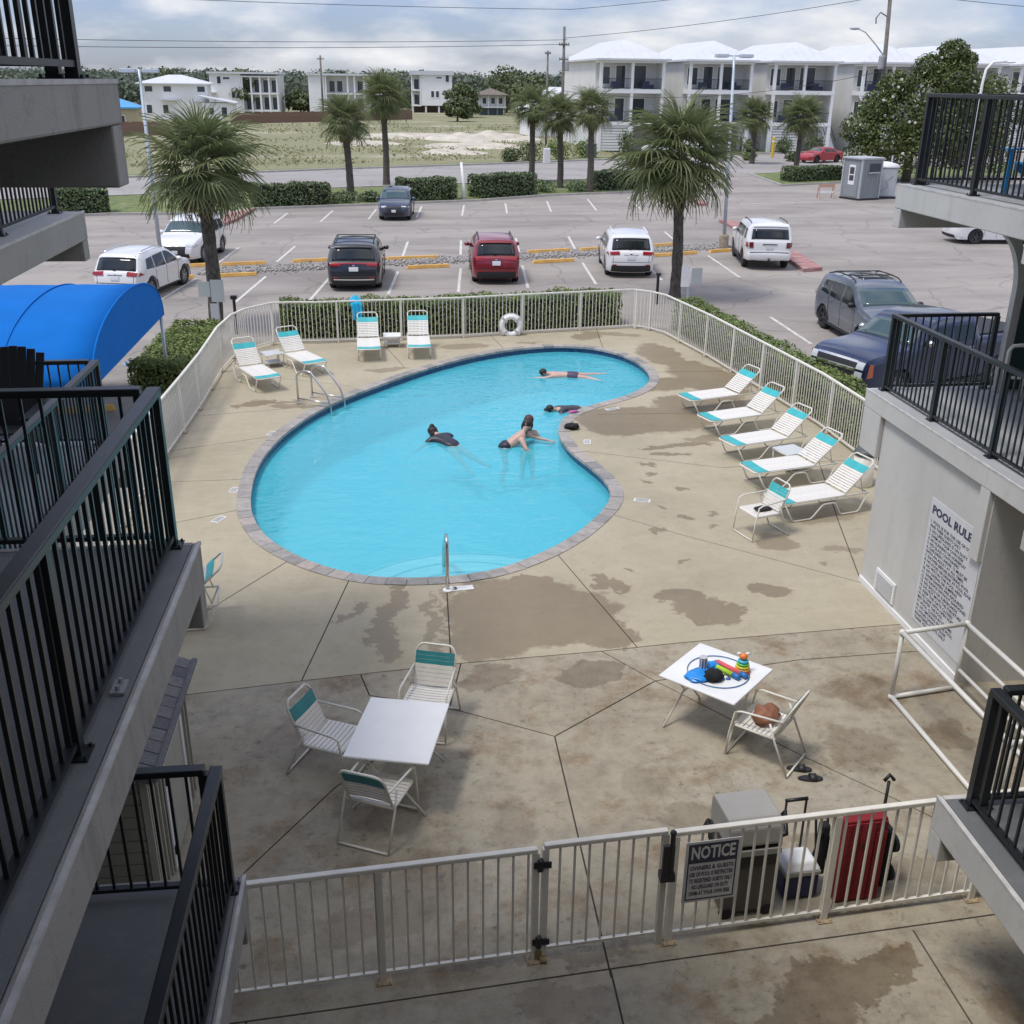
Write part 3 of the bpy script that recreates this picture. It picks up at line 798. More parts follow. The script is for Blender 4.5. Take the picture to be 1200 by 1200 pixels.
def resample(pts, step):
    """points along a polyline every step, with heading"""
    out = []; carry = 0.0
    for a, b in zip(pts[:-1], pts[1:]):
        a = Vector(a); b = Vector(b); L = (b - a).length; d = (b - a) / L; t = carry
        while t < L:
            out.append((a + d * t, math.atan2(d.y, d.x))); t += step
        carry = t - L
    return out

def fence(name, label, cat, pts, m, h=1.2, z=0.0, sp=0.115, pw=0.018, posts=None, post_sp=1.9, post_w=0.055, top=(0.055, 0.045), low=(0.03, 0.03), low_z=0.09, key='w', end_post=True, plate=0.0):
    p0 = Vector((pts[0][0], pts[0][1], z))
    t = thing(name, label, cat, p0)
    L3 = [Vector((x, y, 0)) for x, y in pts]
    loc = [p - Vector((p0.x, p0.y, 0)) for p in L3]
    mb = MB(); ml = MB()
    for a, b in zip(loc[:-1], loc[1:]):
        d = (b - a).normalized()
        mb.bar(a + Vector((0, 0, h)) - d * 0.012, b + Vector((0, 0, h)) + d * 0.012, top[0], top[1])
        ml.bar(a + Vector((0, 0, low_z)), b + Vector((0, 0, low_z)), low[0], low[1])
    obj('top_rail', mb, m, t, bevel=0.008)
    obj('bottom_rail', ml, m, t)
    me = unit_picket(pw, m, (key, pw))
    for p, a in resample(loc, sp)[1:]:
        o = put('picket', me, t, (p.x, p.y, low_z + 0.012), (0, 0, a)); o.scale = (1, 1, h - low_z - 0.012 - top[1] / 2 + 0.004)
    P = resample(loc, post_sp) if posts is None else posts
    if end_post and posts is None: P = P + [(loc[-1], P[-1][1])]
    pm = MB().box(-post_w / 2, post_w / 2, -post_w / 2, post_w / 2, 0.0, h - top[1] / 2 - 0.002)
    pme = mesh_of('post', pm, m)
    if plate:
        bm_ = MB().box(-plate / 2, plate / 2, -plate / 2, plate / 2, 0.0, 0.011)
        for bx_, by_ in ((-.38, -.38), (.38, -.38), (.38, .38), (-.38, .38)): bm_.cyl((plate * bx_, plate * by_, 0.011), (plate * bx_, plate * by_, 0.026), 0.008, 6)
        bme = mesh_of('base_plate', bm_, m if key == 'b' else M('stained_base_plate', (0.36, 0.27, 0.17), 0.75, var=0.35, vscale=18))
    for p, a in P:
        po_ = put('post', pme, t, (p.x, p.y, 0.002), (0, 0, a))
        if plate: put('base_plate', bme, po_, (0, 0, 0.0))
    return t

fence('pool_fence', 'white picket pool fence running along the left deck edge beside the blue awning', 'fence', [(-4.75, 15.3), (-4.70, 20.2), (-4.62, 22.3), (-4.56, 24.3), (-4.56, 27.1), (-4.42, 28.6)], WHITE_FENCE, post_sp=1.7, plate=0.14)
fence('pool_fence', 'white picket pool fence along the far end with the life ring, hedge behind', 'fence', [(-4.42, 28.6), (-4.15, 29.4), (-3.5, 30.2), (-2.9, 30.28), (-2.3, 30.22), (-0.86, 30.38), (1.9, 30.65), (3.5, 31.0), (5.43, 31.35), (7.33, 31.68), (7.8, 31.3)], WHITE_FENCE, post_sp=1.85, plate=0.12)
fence('pool_fence', 'white picket pool fence behind the row of five right-hand loungers', 'fence', [(7.8, 31.3), (8.12, 30.7), (8.64, 27.7), (9.08, 24.0), (9.36, 21.5), (9.42, 19.0), (9.45, 14.4)], WHITE_FENCE, post_sp=1.75, plate=0.12)
def fy(x): return 6.785 + 0.077 * x
NEARP = [(-3.0, fy(-3.0)), (1.02, fy(1.02))]
fence('front_fence', 'white picket fence in the foreground left of the gate', 'fence', NEARP, WHITE_FENCE, h=1.2, sp=0.128, post_sp=1.36, plate=0.14)
fence('front_fence', 'white picket fence in the foreground carrying the NOTICE sign', 'fence', [(2.24, fy(2.24)), (7.0, fy(7.0))], WHITE_FENCE, h=1.2, sp=0.122, post_sp=1.5, post_w=0.06, plate=0.14)
gate = fence('pool_gate', 'white picket gate with black hinges and latch in the foreground fence', 'gate', [(1.10, fy(1.10)), (2.15, fy(2.15))], WHITE_FENCE, h=1.23, sp=0.128, post_sp=1.05, low_z=0.12)
for zz_ in (1.06, 0.22):
    mb = MB(); mb.box(-0.10, 0.05, -0.045, -0.03, -0.03, 0.03); mb.cyl((-0.045, -0.035, -0.055), (-0.045, -0.035, 0.055), 0.028, 10)
    obj('hinge', mb, BLACKP, gate, loc=(0, 0, zz_))
mb = MB(); mb.box(1.00, 1.10, -0.055, -0.025, 0.86, 1.18); mb.cyl((1.075, -0.045, 0.85), (1.075, -0.045, 1.30), 0.022, 10); mb.ell((1.075, -0.045, 1.31), (0.03, 0.03, 0.03), 8, 6); mb.box(0.99, 1.12, -0.06, 0.03, 0.80, 0.87)
obj('latch', mb, BLACKP, gate)
mb = MB(); mb.box(-0.075, -0.015, -0.04, 0.0, 0.03, 0.12); mb.cyl((-0.03, -0.05, 0.03), (0.03, -0.05, 0.03), 0.03, 10)
obj('drop_hinge', mb, M('rusty_yellowed_metal', (0.28, 0.21, 0.10), 0.7, var=0.3, vscale=20), gate)

def railing(label, pts, z, post_sp=1.5, h=1.05):
    return fence('balcony_railing', label, 'railing', pts, BLACK, h=h, z=z, sp=0.118, pw=0.019, post_sp=post_sp, post_w=0.062, top=(0.085, 0.05), low=(0.045, 0.03), low_z=0.075, key='b', plate=0.13)
railing('black railing along the side of the big left landing, nearest to the viewer', [(-1.5, 6.42), (-1.5, 1.0)], 4.28, 2.3)
railing('black railing across the far end of the big left landing', [(-1.59, 6.42), (-4.6, 6.42)], 4.28, 3.0)
railing('black railing along the side of the dark landing at lower left', [(-1.32, 6.08), (-1.32, 1.2)], 1.70, 2.2)
railing('black railing across the end of the dark landing at lower left, before the shed', [(-1.41, 6.08), (-4.4, 6.08)], 1.70, 3.0)
railing('black railing of the topmost left landing at the upper left corner', [(-1.5, 5.62), (-1.5, 1.2)], 7.10, 2.3)
railing('black railing across the end of the topmost left landing', [(-1.59, 5.62), (-4.6, 5.62)], 7.10, 3.0)
railing('black railing on the side of the left walkway holding the black chair', [(-3.62, 12.78), (-3.62, 7.0)], 2.88, 1.9)
railing('black railing across the end of the left walkway, in front of the blue awning', [(-3.71, 12.78), (-7.2, 12.78)], 2.88, 3.5)
railing('black railing on the left third-floor walkway under the upper corner landing', [(-3.68, 12.3), (-3.68, 7.0)], 5.72, 1.8)
railing('black railing on the right second-floor walkway above the POOL RULES wall', [(7.2, 14.33), (7.2, 6.9)], 2.91, 1.5, 1.12)
railing('black railing across the end of the right second-floor walkway, before the blue pickup', [(7.29, 14.33), (8.78, 14.33)], 2.91, 1.5, 1.12)
railing('black railing of the right third-floor walkway with the blue chair behind it', [(7.2, 14.28), (7.2, 7.6)], 5.855, 1.5, 1.14)
railing('black railing across the end of the right third-floor walkway, before the magnolia', [(7.29, 14.28), (12.4, 14.28)], 5.855, 4.0, 1.14)
railing('black railing along the side of the low right landing in the bottom right corner', [(4.36, 6.22), (4.36, 1.2)], 1.90, 2.2)
railing('black railing across the end of the low right landing, by the white pipe frame', [(4.45, 6.22), (7.6, 6.22)], 1.90, 3.1)

# ------------------------------------------------------------------ hotel wings
def slab(parent, x0, x1, y0, y1, zt, floor, fasc_h=0.30, inner=None, beam_w=0.17, beam_h=0.55, beams=(), side=1, far=True):
    """walkway slab; side=1: open edge at x1, side=-1: open edge at x0"""
    xe = x1 if side > 0 else x0
    mb = MB()
    if side > 0: mb.box(x0, x1 - 0.05, y0, y1 - 0.05, zt - 0.16, zt)
    else: mb.box(x0 + 0.05, x1, y0, y1 - 0.05, zt - 0.16, zt)
    obj('walkway_slab', mb, [floor], parent)
    mb = MB()
    if side > 0: mb.box(x1 - 0.048, x1, y0, y1, zt - fasc_h, zt + 0.004)
    else: mb.box(x0, x0 + 0.048, y0, y1, zt - fasc_h, zt + 0.004)
    obj('fascia', mb, FASC if side > 0 else WALL, parent, bevel=0.012)
    mb = MB()
    e = 0.012
    if side > 0: mb.box(x1 - 0.022, x1 + 0.003, y0, y1 + 0.002, zt - 0.012, zt + 0.009)
    else: mb.box(x0 - 0.003, x0 + 0.022, y0, y1 + 0.002, zt - 0.012, zt + 0.009)
    obj('edge_strip', mb, EDGE, parent)
    if far:
        mb = MB()
        if side > 0: mb.box(x0, x1 - 0.05, y1 - 0.048, y1, zt - fasc_h, zt + 0.002)
        else: mb.box(x0 + 0.05, x1, y1 - 0.048, y1, zt - fasc_h, zt + 0.002)
        obj('end_fascia', mb, FASC if side > 0 else WALL, parent)
    for y0b, y1b, hb in beams:
        mb = MB(); mb.box(x0 + 0.01, x1 - 0.004, y0b, y1b, zt - hb, zt - fasc_h - 0.001) if side > 0 else mb.box(x0 + 0.004, x1 - 0.01, y0b, y1b, zt - hb, zt - fasc_h - 0.001)
        obj('beam', mb, FASC if side > 0 else WALL, parent, bevel=0.01)

lw = thing('hotel_wing', 'grey left hotel wing with stacked stair landings and walkways', 'building', (-4.6, 3.0, 0))
def L0(o): pass
off = Vector((-4.6, 3.0, 0))
class Shift:
    """build in world coordinates below a thing: an Empty keeps its base, the parts are offset back"""
hold = []
def world_parts(root, fn):
    before = set(bpy.data.objects)
    fn()
    inv = Matrix.Translation(-Vector(root.location))
    for o in set(bpy.data.objects) - before:
        if o.parent is root: o.location = Vector(o.location) - Vector(root.location)
def build_left():
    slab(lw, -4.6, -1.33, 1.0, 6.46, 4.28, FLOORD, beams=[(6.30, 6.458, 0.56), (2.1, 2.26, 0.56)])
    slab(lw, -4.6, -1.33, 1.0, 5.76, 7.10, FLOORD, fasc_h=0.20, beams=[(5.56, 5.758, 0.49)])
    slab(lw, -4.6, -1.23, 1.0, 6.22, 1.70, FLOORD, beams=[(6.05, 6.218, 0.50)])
    slab(lw, -8.2, -3.42, 6.5, 12.98, 2.88, FLOORL, beams=[(12.7, 12.978, 0.56)])
    slab(lw, -8.2, -3.42, 6.5, 12.48, 5.72, FLOORL, beams=[(12.28, 12.478, 0.52)])
    w = MB(); w.box(-4.85, -4.62, -1.0, 6.2, 0, 12.0); obj('wall', w, WALL, lw)  # unseen tower wall, added for its shade on the courtyard
    w = MB(); w.box(-5.2, -1.2, -1.0, 5.9, 9.9, 10.15); obj('roof', w, WALL2, lw)  # unseen roof slab over the tower, likewise added for shade
    w = MB(); w.box(-8.2, -6.1, 6.5, 12.0, 0, 8.6); obj('wall', w, WALL, lw)
    w = MB(); w.box(-8.4, -3.3, 6.6, 12.7, 8.6, 8.8); obj('roof', w, WALL2, lw)
    w = MB(); w.box(-4.9, -3.9, 6.5, 6.62, 0, 2.7); obj('wall', w, WALL, lw)
    for y in (8.0, 10.4):
        w = MB(); w.box(-6.1, -6.06, y, y + 0.95, 2.9, 4.95); d = obj('door', w, M('dark_green_paint', (0.025, 0.06, 0.055), 0.5), lw)
        h = MB(); h.ell((-6.03, y + 0.85, 3.9), (0.03, 0.03, 0.03), 8, 6); obj('handle', h, STEEL, d)
    for y in (2.2, 4.6):   # bolted clamp plates left on the big landing
        c = MB(); c.box(-1.47, -1.40, y, y + 0.13, 4.283, 4.30); c.cyl((-1.435, y + 0.03, 4.30), (-1.435, y + 0.03, 4.325), 0.012, 8); c.cyl((-1.435, y + 0.1, 4.30), (-1.435, y + 0.1, 4.325), 0.012, 8)
        obj('clamp_plate', c, M('galvanised_steel', (0.35, 0.36, 0.36), 0.5, 0.6), lw)
world_parts(lw, build_left)

rw = thing('hotel_wing', 'pale grey right hotel wing with the POOL RULES wall and an arched opening', 'building', (8.0, 10.0, 0))
def build_right():
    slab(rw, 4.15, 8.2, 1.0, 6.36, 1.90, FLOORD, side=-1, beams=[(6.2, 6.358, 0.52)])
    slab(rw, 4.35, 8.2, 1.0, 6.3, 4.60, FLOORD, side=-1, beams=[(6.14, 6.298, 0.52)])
    slab(rw, 6.98, 12.9, 6.4, 14.45, 2.91, FLOORL, side=-1, fasc_h=0.26, beams=[(13.87, 14.448, 0.90), (10.86, 11.07, 1.2), (7.0, 7.3, 1.2)])
    slab(rw, 6.98, 12.9, 6.4, 14.40, 5.85, FLOORL, side=-1, fasc_h=0.32, beams=[(14.2, 14.398, 0.57), (10.9, 11.15, 0.57)])
    w = MB(); w.box(7.05, 8.0, 10.84, 13.85, 0, 2.645); obj('sign_wall', w, WALL, rw)
    w = MB(); w.box(8.005, 8.2, 6.4, 10.835, 0, 2.645); obj('wall', w, WALL, rw)
    w = MB(); w.box(8.005, 10.5, 13.6, 13.84, 0, 2.645); obj('end_wall', w, WALL, rw)
    w = MB(); w.box(7.02, 7.048, 10.84, 13.86, 0.002, 0.09); obj('base_trim', w, WHITE, rw)
    w = MB(); w.box(10.1, 10.4, 6.4, 14.0, 2.915, 5.5); obj('wall', w, WALL2, rw)
    w = MB(); w.box(10.1, 10.4, 6.4, 13.8, 5.86, 8.6); obj('wall', w, WALL2, rw)
    w = MB(); w.box(6.8, 12.9, 6.4, 14.6, 8.7, 8.95); obj('roof', w, WALL2, rw)
    w = MB(); w.box(8.21, 8.4, -1, 6.3, 0, 8.2); obj('wall', w, WALL, rw)
    # arched end frame
    arc = [(8.83, 2.915), (8.84, 4.40)] + [(8.84 - 0.55 * (1 - math.cos(a)), 4.40 + 0.87 * math.sin(a)) for a in [PI / 2 * k / 10 for k in range(1, 11)]]
    outer = [(x + 0.13 * (1 if k < 3 else 1), z) for k, (x, z) in enumerate(arc)]
    w = MB(); n = len(arc); vs = []
    for y in (14.08, 14.20):
        vs += [(x, y, z) for x, z in arc]
        vs += [(x + 0.12 - 0.05 * max(0, k - 2) / n, y, min(5.278, z + (0.09 * max(0, k - 1) / 5 if k > 1 else 0))) for k, (x, z) in enumerate(arc)]
    fs = []
    for k in range(n - 1):
        fs += [(k, k + 1, n + k + 1, n + k), (2 * n + k + 1, 2 * n + k, 3 * n + k, 3 * n + k + 1), (k + 1, k, 2 * n + k, 2 * n + k + 1), (n + k, n + k + 1, 3 * n + k + 1, 3 * n + k)]
    w.add(vs, fs); obj('arch_frame', w, WALL, rw)
    w = MB(); w.prism([(9.0, 14.22), (10.1, 14.22), (10.1, 14.3), (9.0, 14.3)], 2.915, 5.27); d = obj('door', w, M('dark_green_paint', (0.025, 0.06, 0.055), 0.5), rw)  # dark panel filling the opening right of the arch
    h = MB(); h.ell((9.2, 14.19, 3.9), (0.03, 0.03, 0.03), 8, 6); obj('handle', h, STEEL, d)
    # pipe handrail at the walkway's end
    w = MB(); w.tube([(8.70, 13.75, 2.915), (8.70, 13.75, 3.62), (8.73, 13.72, 3.70), (8.82, 13.68, 3.72), (9.9, 13.2, 3.75)], 0.027, 10); w.tube([(8.70, 13.75, 3.24), (8.94, 13.66, 3.24), (8.94, 13.66, 2.915)], 0.027, 10)
    obj('stair_handrail', w, CREAM, rw, True)
    # grille low on the sign wall
    gx = 7.02
    w = MB(); w.box(gx, 7.046, 12.75, 13.35, 0.14, 0.46); gobj = obj('wall_vent', w, WHITE, rw)
    w = MB()
    for k in range(6): w.box(gx - 0.012, gx - 0.001, 12.80, 13.30, 0.17 + k * 0.045, 0.195 + k * 0.045)
    obj('louvre', w, M('vent_grey', (0.5, 0.5, 0.49), 0.6), gobj)
    # painted rules
    w = MB(); w.box(7.043, 7.049, 10.88, 12.2, 0.24, 2.05)
    brd = obj('pool_rules_sign', w, M('white_sign_paint', (0.60, 0.605, 0.615), 0.6, var=0.05, vscale=3), rw)
    tm = M('navy_sign_lettering', (0.035, 0.04, 0.085), 0.6)
    rows = ['1. POOL IS FOR THE USE OF OWNERS', '    AND THEIR GUESTS ONLY', '2. NO LIFEGUARD IS ON DUTY', '3. SWIM AT YOUR OWN RISK', '4. NO RUNNING OR HORSEPLAY', '5. NO GLASS CONTAINERS', '6. CHILDREN UNDER 12 MUST BE', '    WITH AN ADULT AT ALL TIMES', '7. SHOWER BEFORE ENTERING POOL', '8. NO FOOD OR DRINK AT POOL EDGE', '9. NO PETS IN THE POOL AREA',
            '10. NO DIVING OR JUMPING', '11. SWIM DIAPERS ARE REQUIRED', '12. NO RADIOS WITHOUT EARPHONES', '13. NO BALLS OR SURFBOARDS', '14. DO NOT MOVE THE FURNITURE', '15. KEEP THE GATE CLOSED', '16. NO ONE WITH OPEN SORES', '      MAY ENTER THE POOL', '17. POOL CLOSES IN STORMS', '18. NO SMOKING IN THE POOL', '19. HOURS DAWN TO DUSK', '      REGISTERED GUESTS ONLY', 'THANK YOU']
    def wall_text(s_, size, yl, z, width, off):
        me = textmesh(s_, size, 'LEFT', off=off); me.materials.append(tm); o = put('lettering', me, brd)
        x0_ = min(vv.co.x for vv in me.vertices); k = width / (max(vv.co.x for vv in me.vertices) - x0_)
        o.matrix_basis = Matrix.Translation((7.040, yl + x0_ * k, z)) @ Matrix(((0, 0, -1, 0), (-1, 0, 0, 0), (0, 1, 0, 0), (0, 0, 0, 1))) @ Matrix.Diagonal((k, 1, 1, 1))
    wall_text('POOL RULES', 0.155, 12.14, 1.90, 1.10, 0.006)
    z = 1.74
    for s_ in rows:
        wall_text(s_, 0.060, 12.13, z, min(1.24, 0.038 * len(s_.strip())), 0.0008)
        z -= 0.0625
world_parts(rw, build_right)

bw = thing('hotel_wing', 'unseen rear hotel block with the walkway the photograph is taken from', 'building', (1.4, -1.5, 0))
def build_back():
    w = MB(); w.box(-6, 9, -1.6, -1.3, 0, 11.5); obj('wall', w, WALL, bw)  # unseen rear wall, its height set to darken the near deck
    w = MB(); w.box(-4.5, 8.0, -1.3, 0.5, 5.35, 5.55); obj('walkway_slab', w, FLOORD, bw)
    w = MB(); w.box(-4.5, 8.0, -1.3, 0.5, 2.65, 2.85); obj('walkway_slab', w, FLOORD, bw)
    w = MB(); w.box(-5, 8.5, -1.6, 0.9, 9.01, 9.2); obj('roof', w, WALL2, bw)  # unseen overhead slab, put in to shade the foreground
world_parts(bw, build_back)

# NOTICE sign hung on the front fence
ns_ = thing('notice_sign', 'navy and white NOTICE sign hanging on the foreground fence', 'sign', (2.58, fy(2.58) - 0.035, 0.785), math.atan(0.077))
SG = M('aluminium_sign_face', (0.55, 0.55, 0.54), 0.45); SN = M('navy_sign_print', (0.02, 0.024, 0.06), 0.45)
obj('panel', MB().box(-0.25, 0.25, -0.004, 0.004, -0.34, 0.32), SG, ns_)
mb = MB()
for (x0, x1, z0, z1) in [(-0.225, 0.225, 0.09, 0.295), (-0.225, -0.213, -0.315, 0.09), (0.213, 0.225, -0.315, 0.09), (-0.213, 0.213, -0.315, -0.303)]: mb.box(x0, x1, -0.006, -0.0042, z0, z1)
obj('border_print', mb, SN, ns_)
def sign_text(s_, size, z, m, parent, width):
    me = textmesh(s_, size, off=size * 0.03); me.materials.append(m); o = put('lettering', me, parent)
    wd = max(v_.co.x for v_ in me.vertices) - min(v_.co.x for v_ in me.vertices)
    o.matrix_basis = Matrix.Translation((0, -0.0075, z)) @ Matrix(((1, 0, 0, 0), (0, 0, -1, 0), (0, 1, 0, 0), (0, 0, 0, 1))) @ Matrix.Diagonal((width / wd, 1, 1, 1))
    return o
sign_text('NOTICE', 0.185, 0.195, SG, ns_, 0.40)
for s_, z, w_ in [('OWNERS & GUESTS', 0.035, 0.40), ('USE OF POOL IS RESTRICTED', -0.035, 0.40), ('TO REGISTERED GUESTS ONLY', -0.105, 0.40), ('NO LIFEGUARD ON DUTY', -0.175, 0.34), ('SWIM AT YOUR OWN RISK', -0.245, 0.38)]:
    sign_text(s_, 0.062, z, SN, ns_, w_)

# storage shed under the left landing
sh = thing('storage_shed', 'low shed with grey shingle roof and pale siding under the left landing', 'shed', (-3.1, 8.7, 0))
SHG = [M('grey_shingle_a', (0.155, 0.15, 0.155), 0.9, var=0.2, vscale=25, bmp=0.4, bscale=90), M('grey_shingle_b', (0.125, 0.12, 0.128), 0.9, var=0.2, vscale=25, bmp=0.4, bscale=90), M('grey_shingle_c', (0.18, 0.172, 0.172), 0.9, var=0.2, vscale=25, bmp=0.4, bscale=90)]
SID = M('pale_siding', (0.40, 0.385, 0.33), 0.7, var=0.08, vscale=4); SIDD = M('tan_siding', (0.27, 0.26, 0.225), 0.75, var=0.1, vscale=4)
def build_shed():
    x0, x1, y0, y1, zt = -4.0, -2.32, 7.8, 9.6, 1.50
    obj('wall', MB().box(x0, x1, y0, y1, 0, zt - 0.02), SIDD, sh)
    rise = 0.75
    rb = MB(); rb.add([(x1 + 0.10, y0 - 0.1, zt), (x1 + 0.10, y1 + 0.12, zt), (x0, y1 + 0.12, zt + rise), (x0, y0 - 0.1, zt + rise), (x1 + 0.10, y0 - 0.1, zt - 0.05), (x1 + 0.10, y1 + 0.12, zt - 0.05), (x0, y1 + 0.12, zt + rise - 0.05), (x0, y0 - 0.1, zt + rise - 0.05)], [(0, 1, 2, 3), (7, 6, 5, 4), (0, 4, 5, 1), (1, 5, 6, 2), (2, 6, 7, 3), (3, 7, 4, 0)])
    roof = obj('roof', rb, SHG[1], sh)
    dirx = Vector((x0 - x1 - 0.1, 0, rise)); Ls = dirx.length; dirx.normalize(); nrm = Vector((-dirx.z, 0, dirx.x)); nrm = nrm if nrm.z > 0 else -nrm
    nc = 11; nw = 11
    sm = {}
    for c in range(nc):
        for k in range(nw + 1):
            a = Vector((x1 + 0.11, 0, zt)) + dirx * (Ls * c / nc) + nrm * (0.012 + 0.001 * (k % 3)); 
            ya = y0 - 0.1 + (k - (0.5 if c % 2 else 0)) * (y1 - y0 + 0.22) / nw
            yb = ya + (y1 - y0 + 0.22) / nw - 0.012
            ya = max(ya, y0 - 0.1); yb = min(yb, y1 + 0.12)
            if yb - ya < 0.03: continue
            b = a + dirx * (Ls / nc * 1.15) + nrm * -0.006
            s_ = MB(); t_ = nrm * 0.009
            s_.add([(a.x, ya, a.z), (a.x, yb, a.z), (b.x, yb, b.z), (b.x, ya, b.z), (a.x - t_.x, ya, a.z - t_.z), (a.x - t_.x, yb, a.z - t_.z), (b.x - t_.x, yb, b.z - t_.z), (b.x - t_.x, ya, b.z - t_.z)], [(0, 1, 2, 3), (0, 4, 5, 1), (1, 5, 6, 2), (3, 7, 4, 0), (2, 6, 7, 3)])
            obj('shingle', s_, rnd.choice(SHG), roof)
    obj('edge_cap', MB().bar((x1 + 0.12, y0 - 0.11, zt + 0.012), (x1 + 0.12, y1 + 0.13, zt + 0.012), 0.06, 0.05), SHG[0], roof, bevel=0.015)
    for k in range(11):
        o = obj('siding_board', MB().box(x0, x1 - 0.05, y0 - 0.022 - 0.0, y0 - 0.003, 0.03 + k * 0.13, 0.15 + k * 0.13), SIDD, sh); o.rotation_euler = (0, 0, 0)
    for k in range(14):
        obj('siding_batten', MB().box(x1 + 0.003, x1 + 0.022, y0 + 0.04 + k * 0.13, y0 + 0.07 + k * 0.13, 0.02, zt - 0.06), SID, sh)
    d = obj('door', MB().box(x1 + 0.004, x1 + 0.03, y0 + 0.5, y0 + 1.35, 0.05, 1.25), SID, sh)
    tr = MB(); tr.box(x1 + 0.031, x1 + 0.045, y0 + 0.48, y0 + 0.54, 0.03, 1.3); tr.box(x1 + 0.031, x1 + 0.045, y0 + 1.31, y0 + 1.37, 0.03, 1.3); tr.box(x1 + 0.031, x1 + 0.045, y0 + 0.54, y0 + 1.31, 1.22, 1.28)
    obj('door_trim', tr, WHITE, d)
    obj('corner_trim', MB().box(x1 - 0.04, x1 + 0.025, y0 - 0.03, y0 - 0.001, 0, zt - 0.05), SID, sh)
    hg = MB(); hg.box(x1 + 0.046, x1 + 0.06, y0 + 0.49, y0 + 0.55, 1.0, 1.09); hg.box(x1 + 0.046, x1 + 0.06, y0 + 0.49, y0 + 0.55, 0.2, 0.29); obj('hinge', hg, BLACKP, d)
world_parts(sh, build_shed)
# ------------------------------------------------------------------ vehicles
def seg_d(p, a, b):
    ab = b - a; t = max(0, min(1, (p - a).dot(ab) / max(1e-9, ab.length_squared)))
    return (p - (a + ab * t)).length

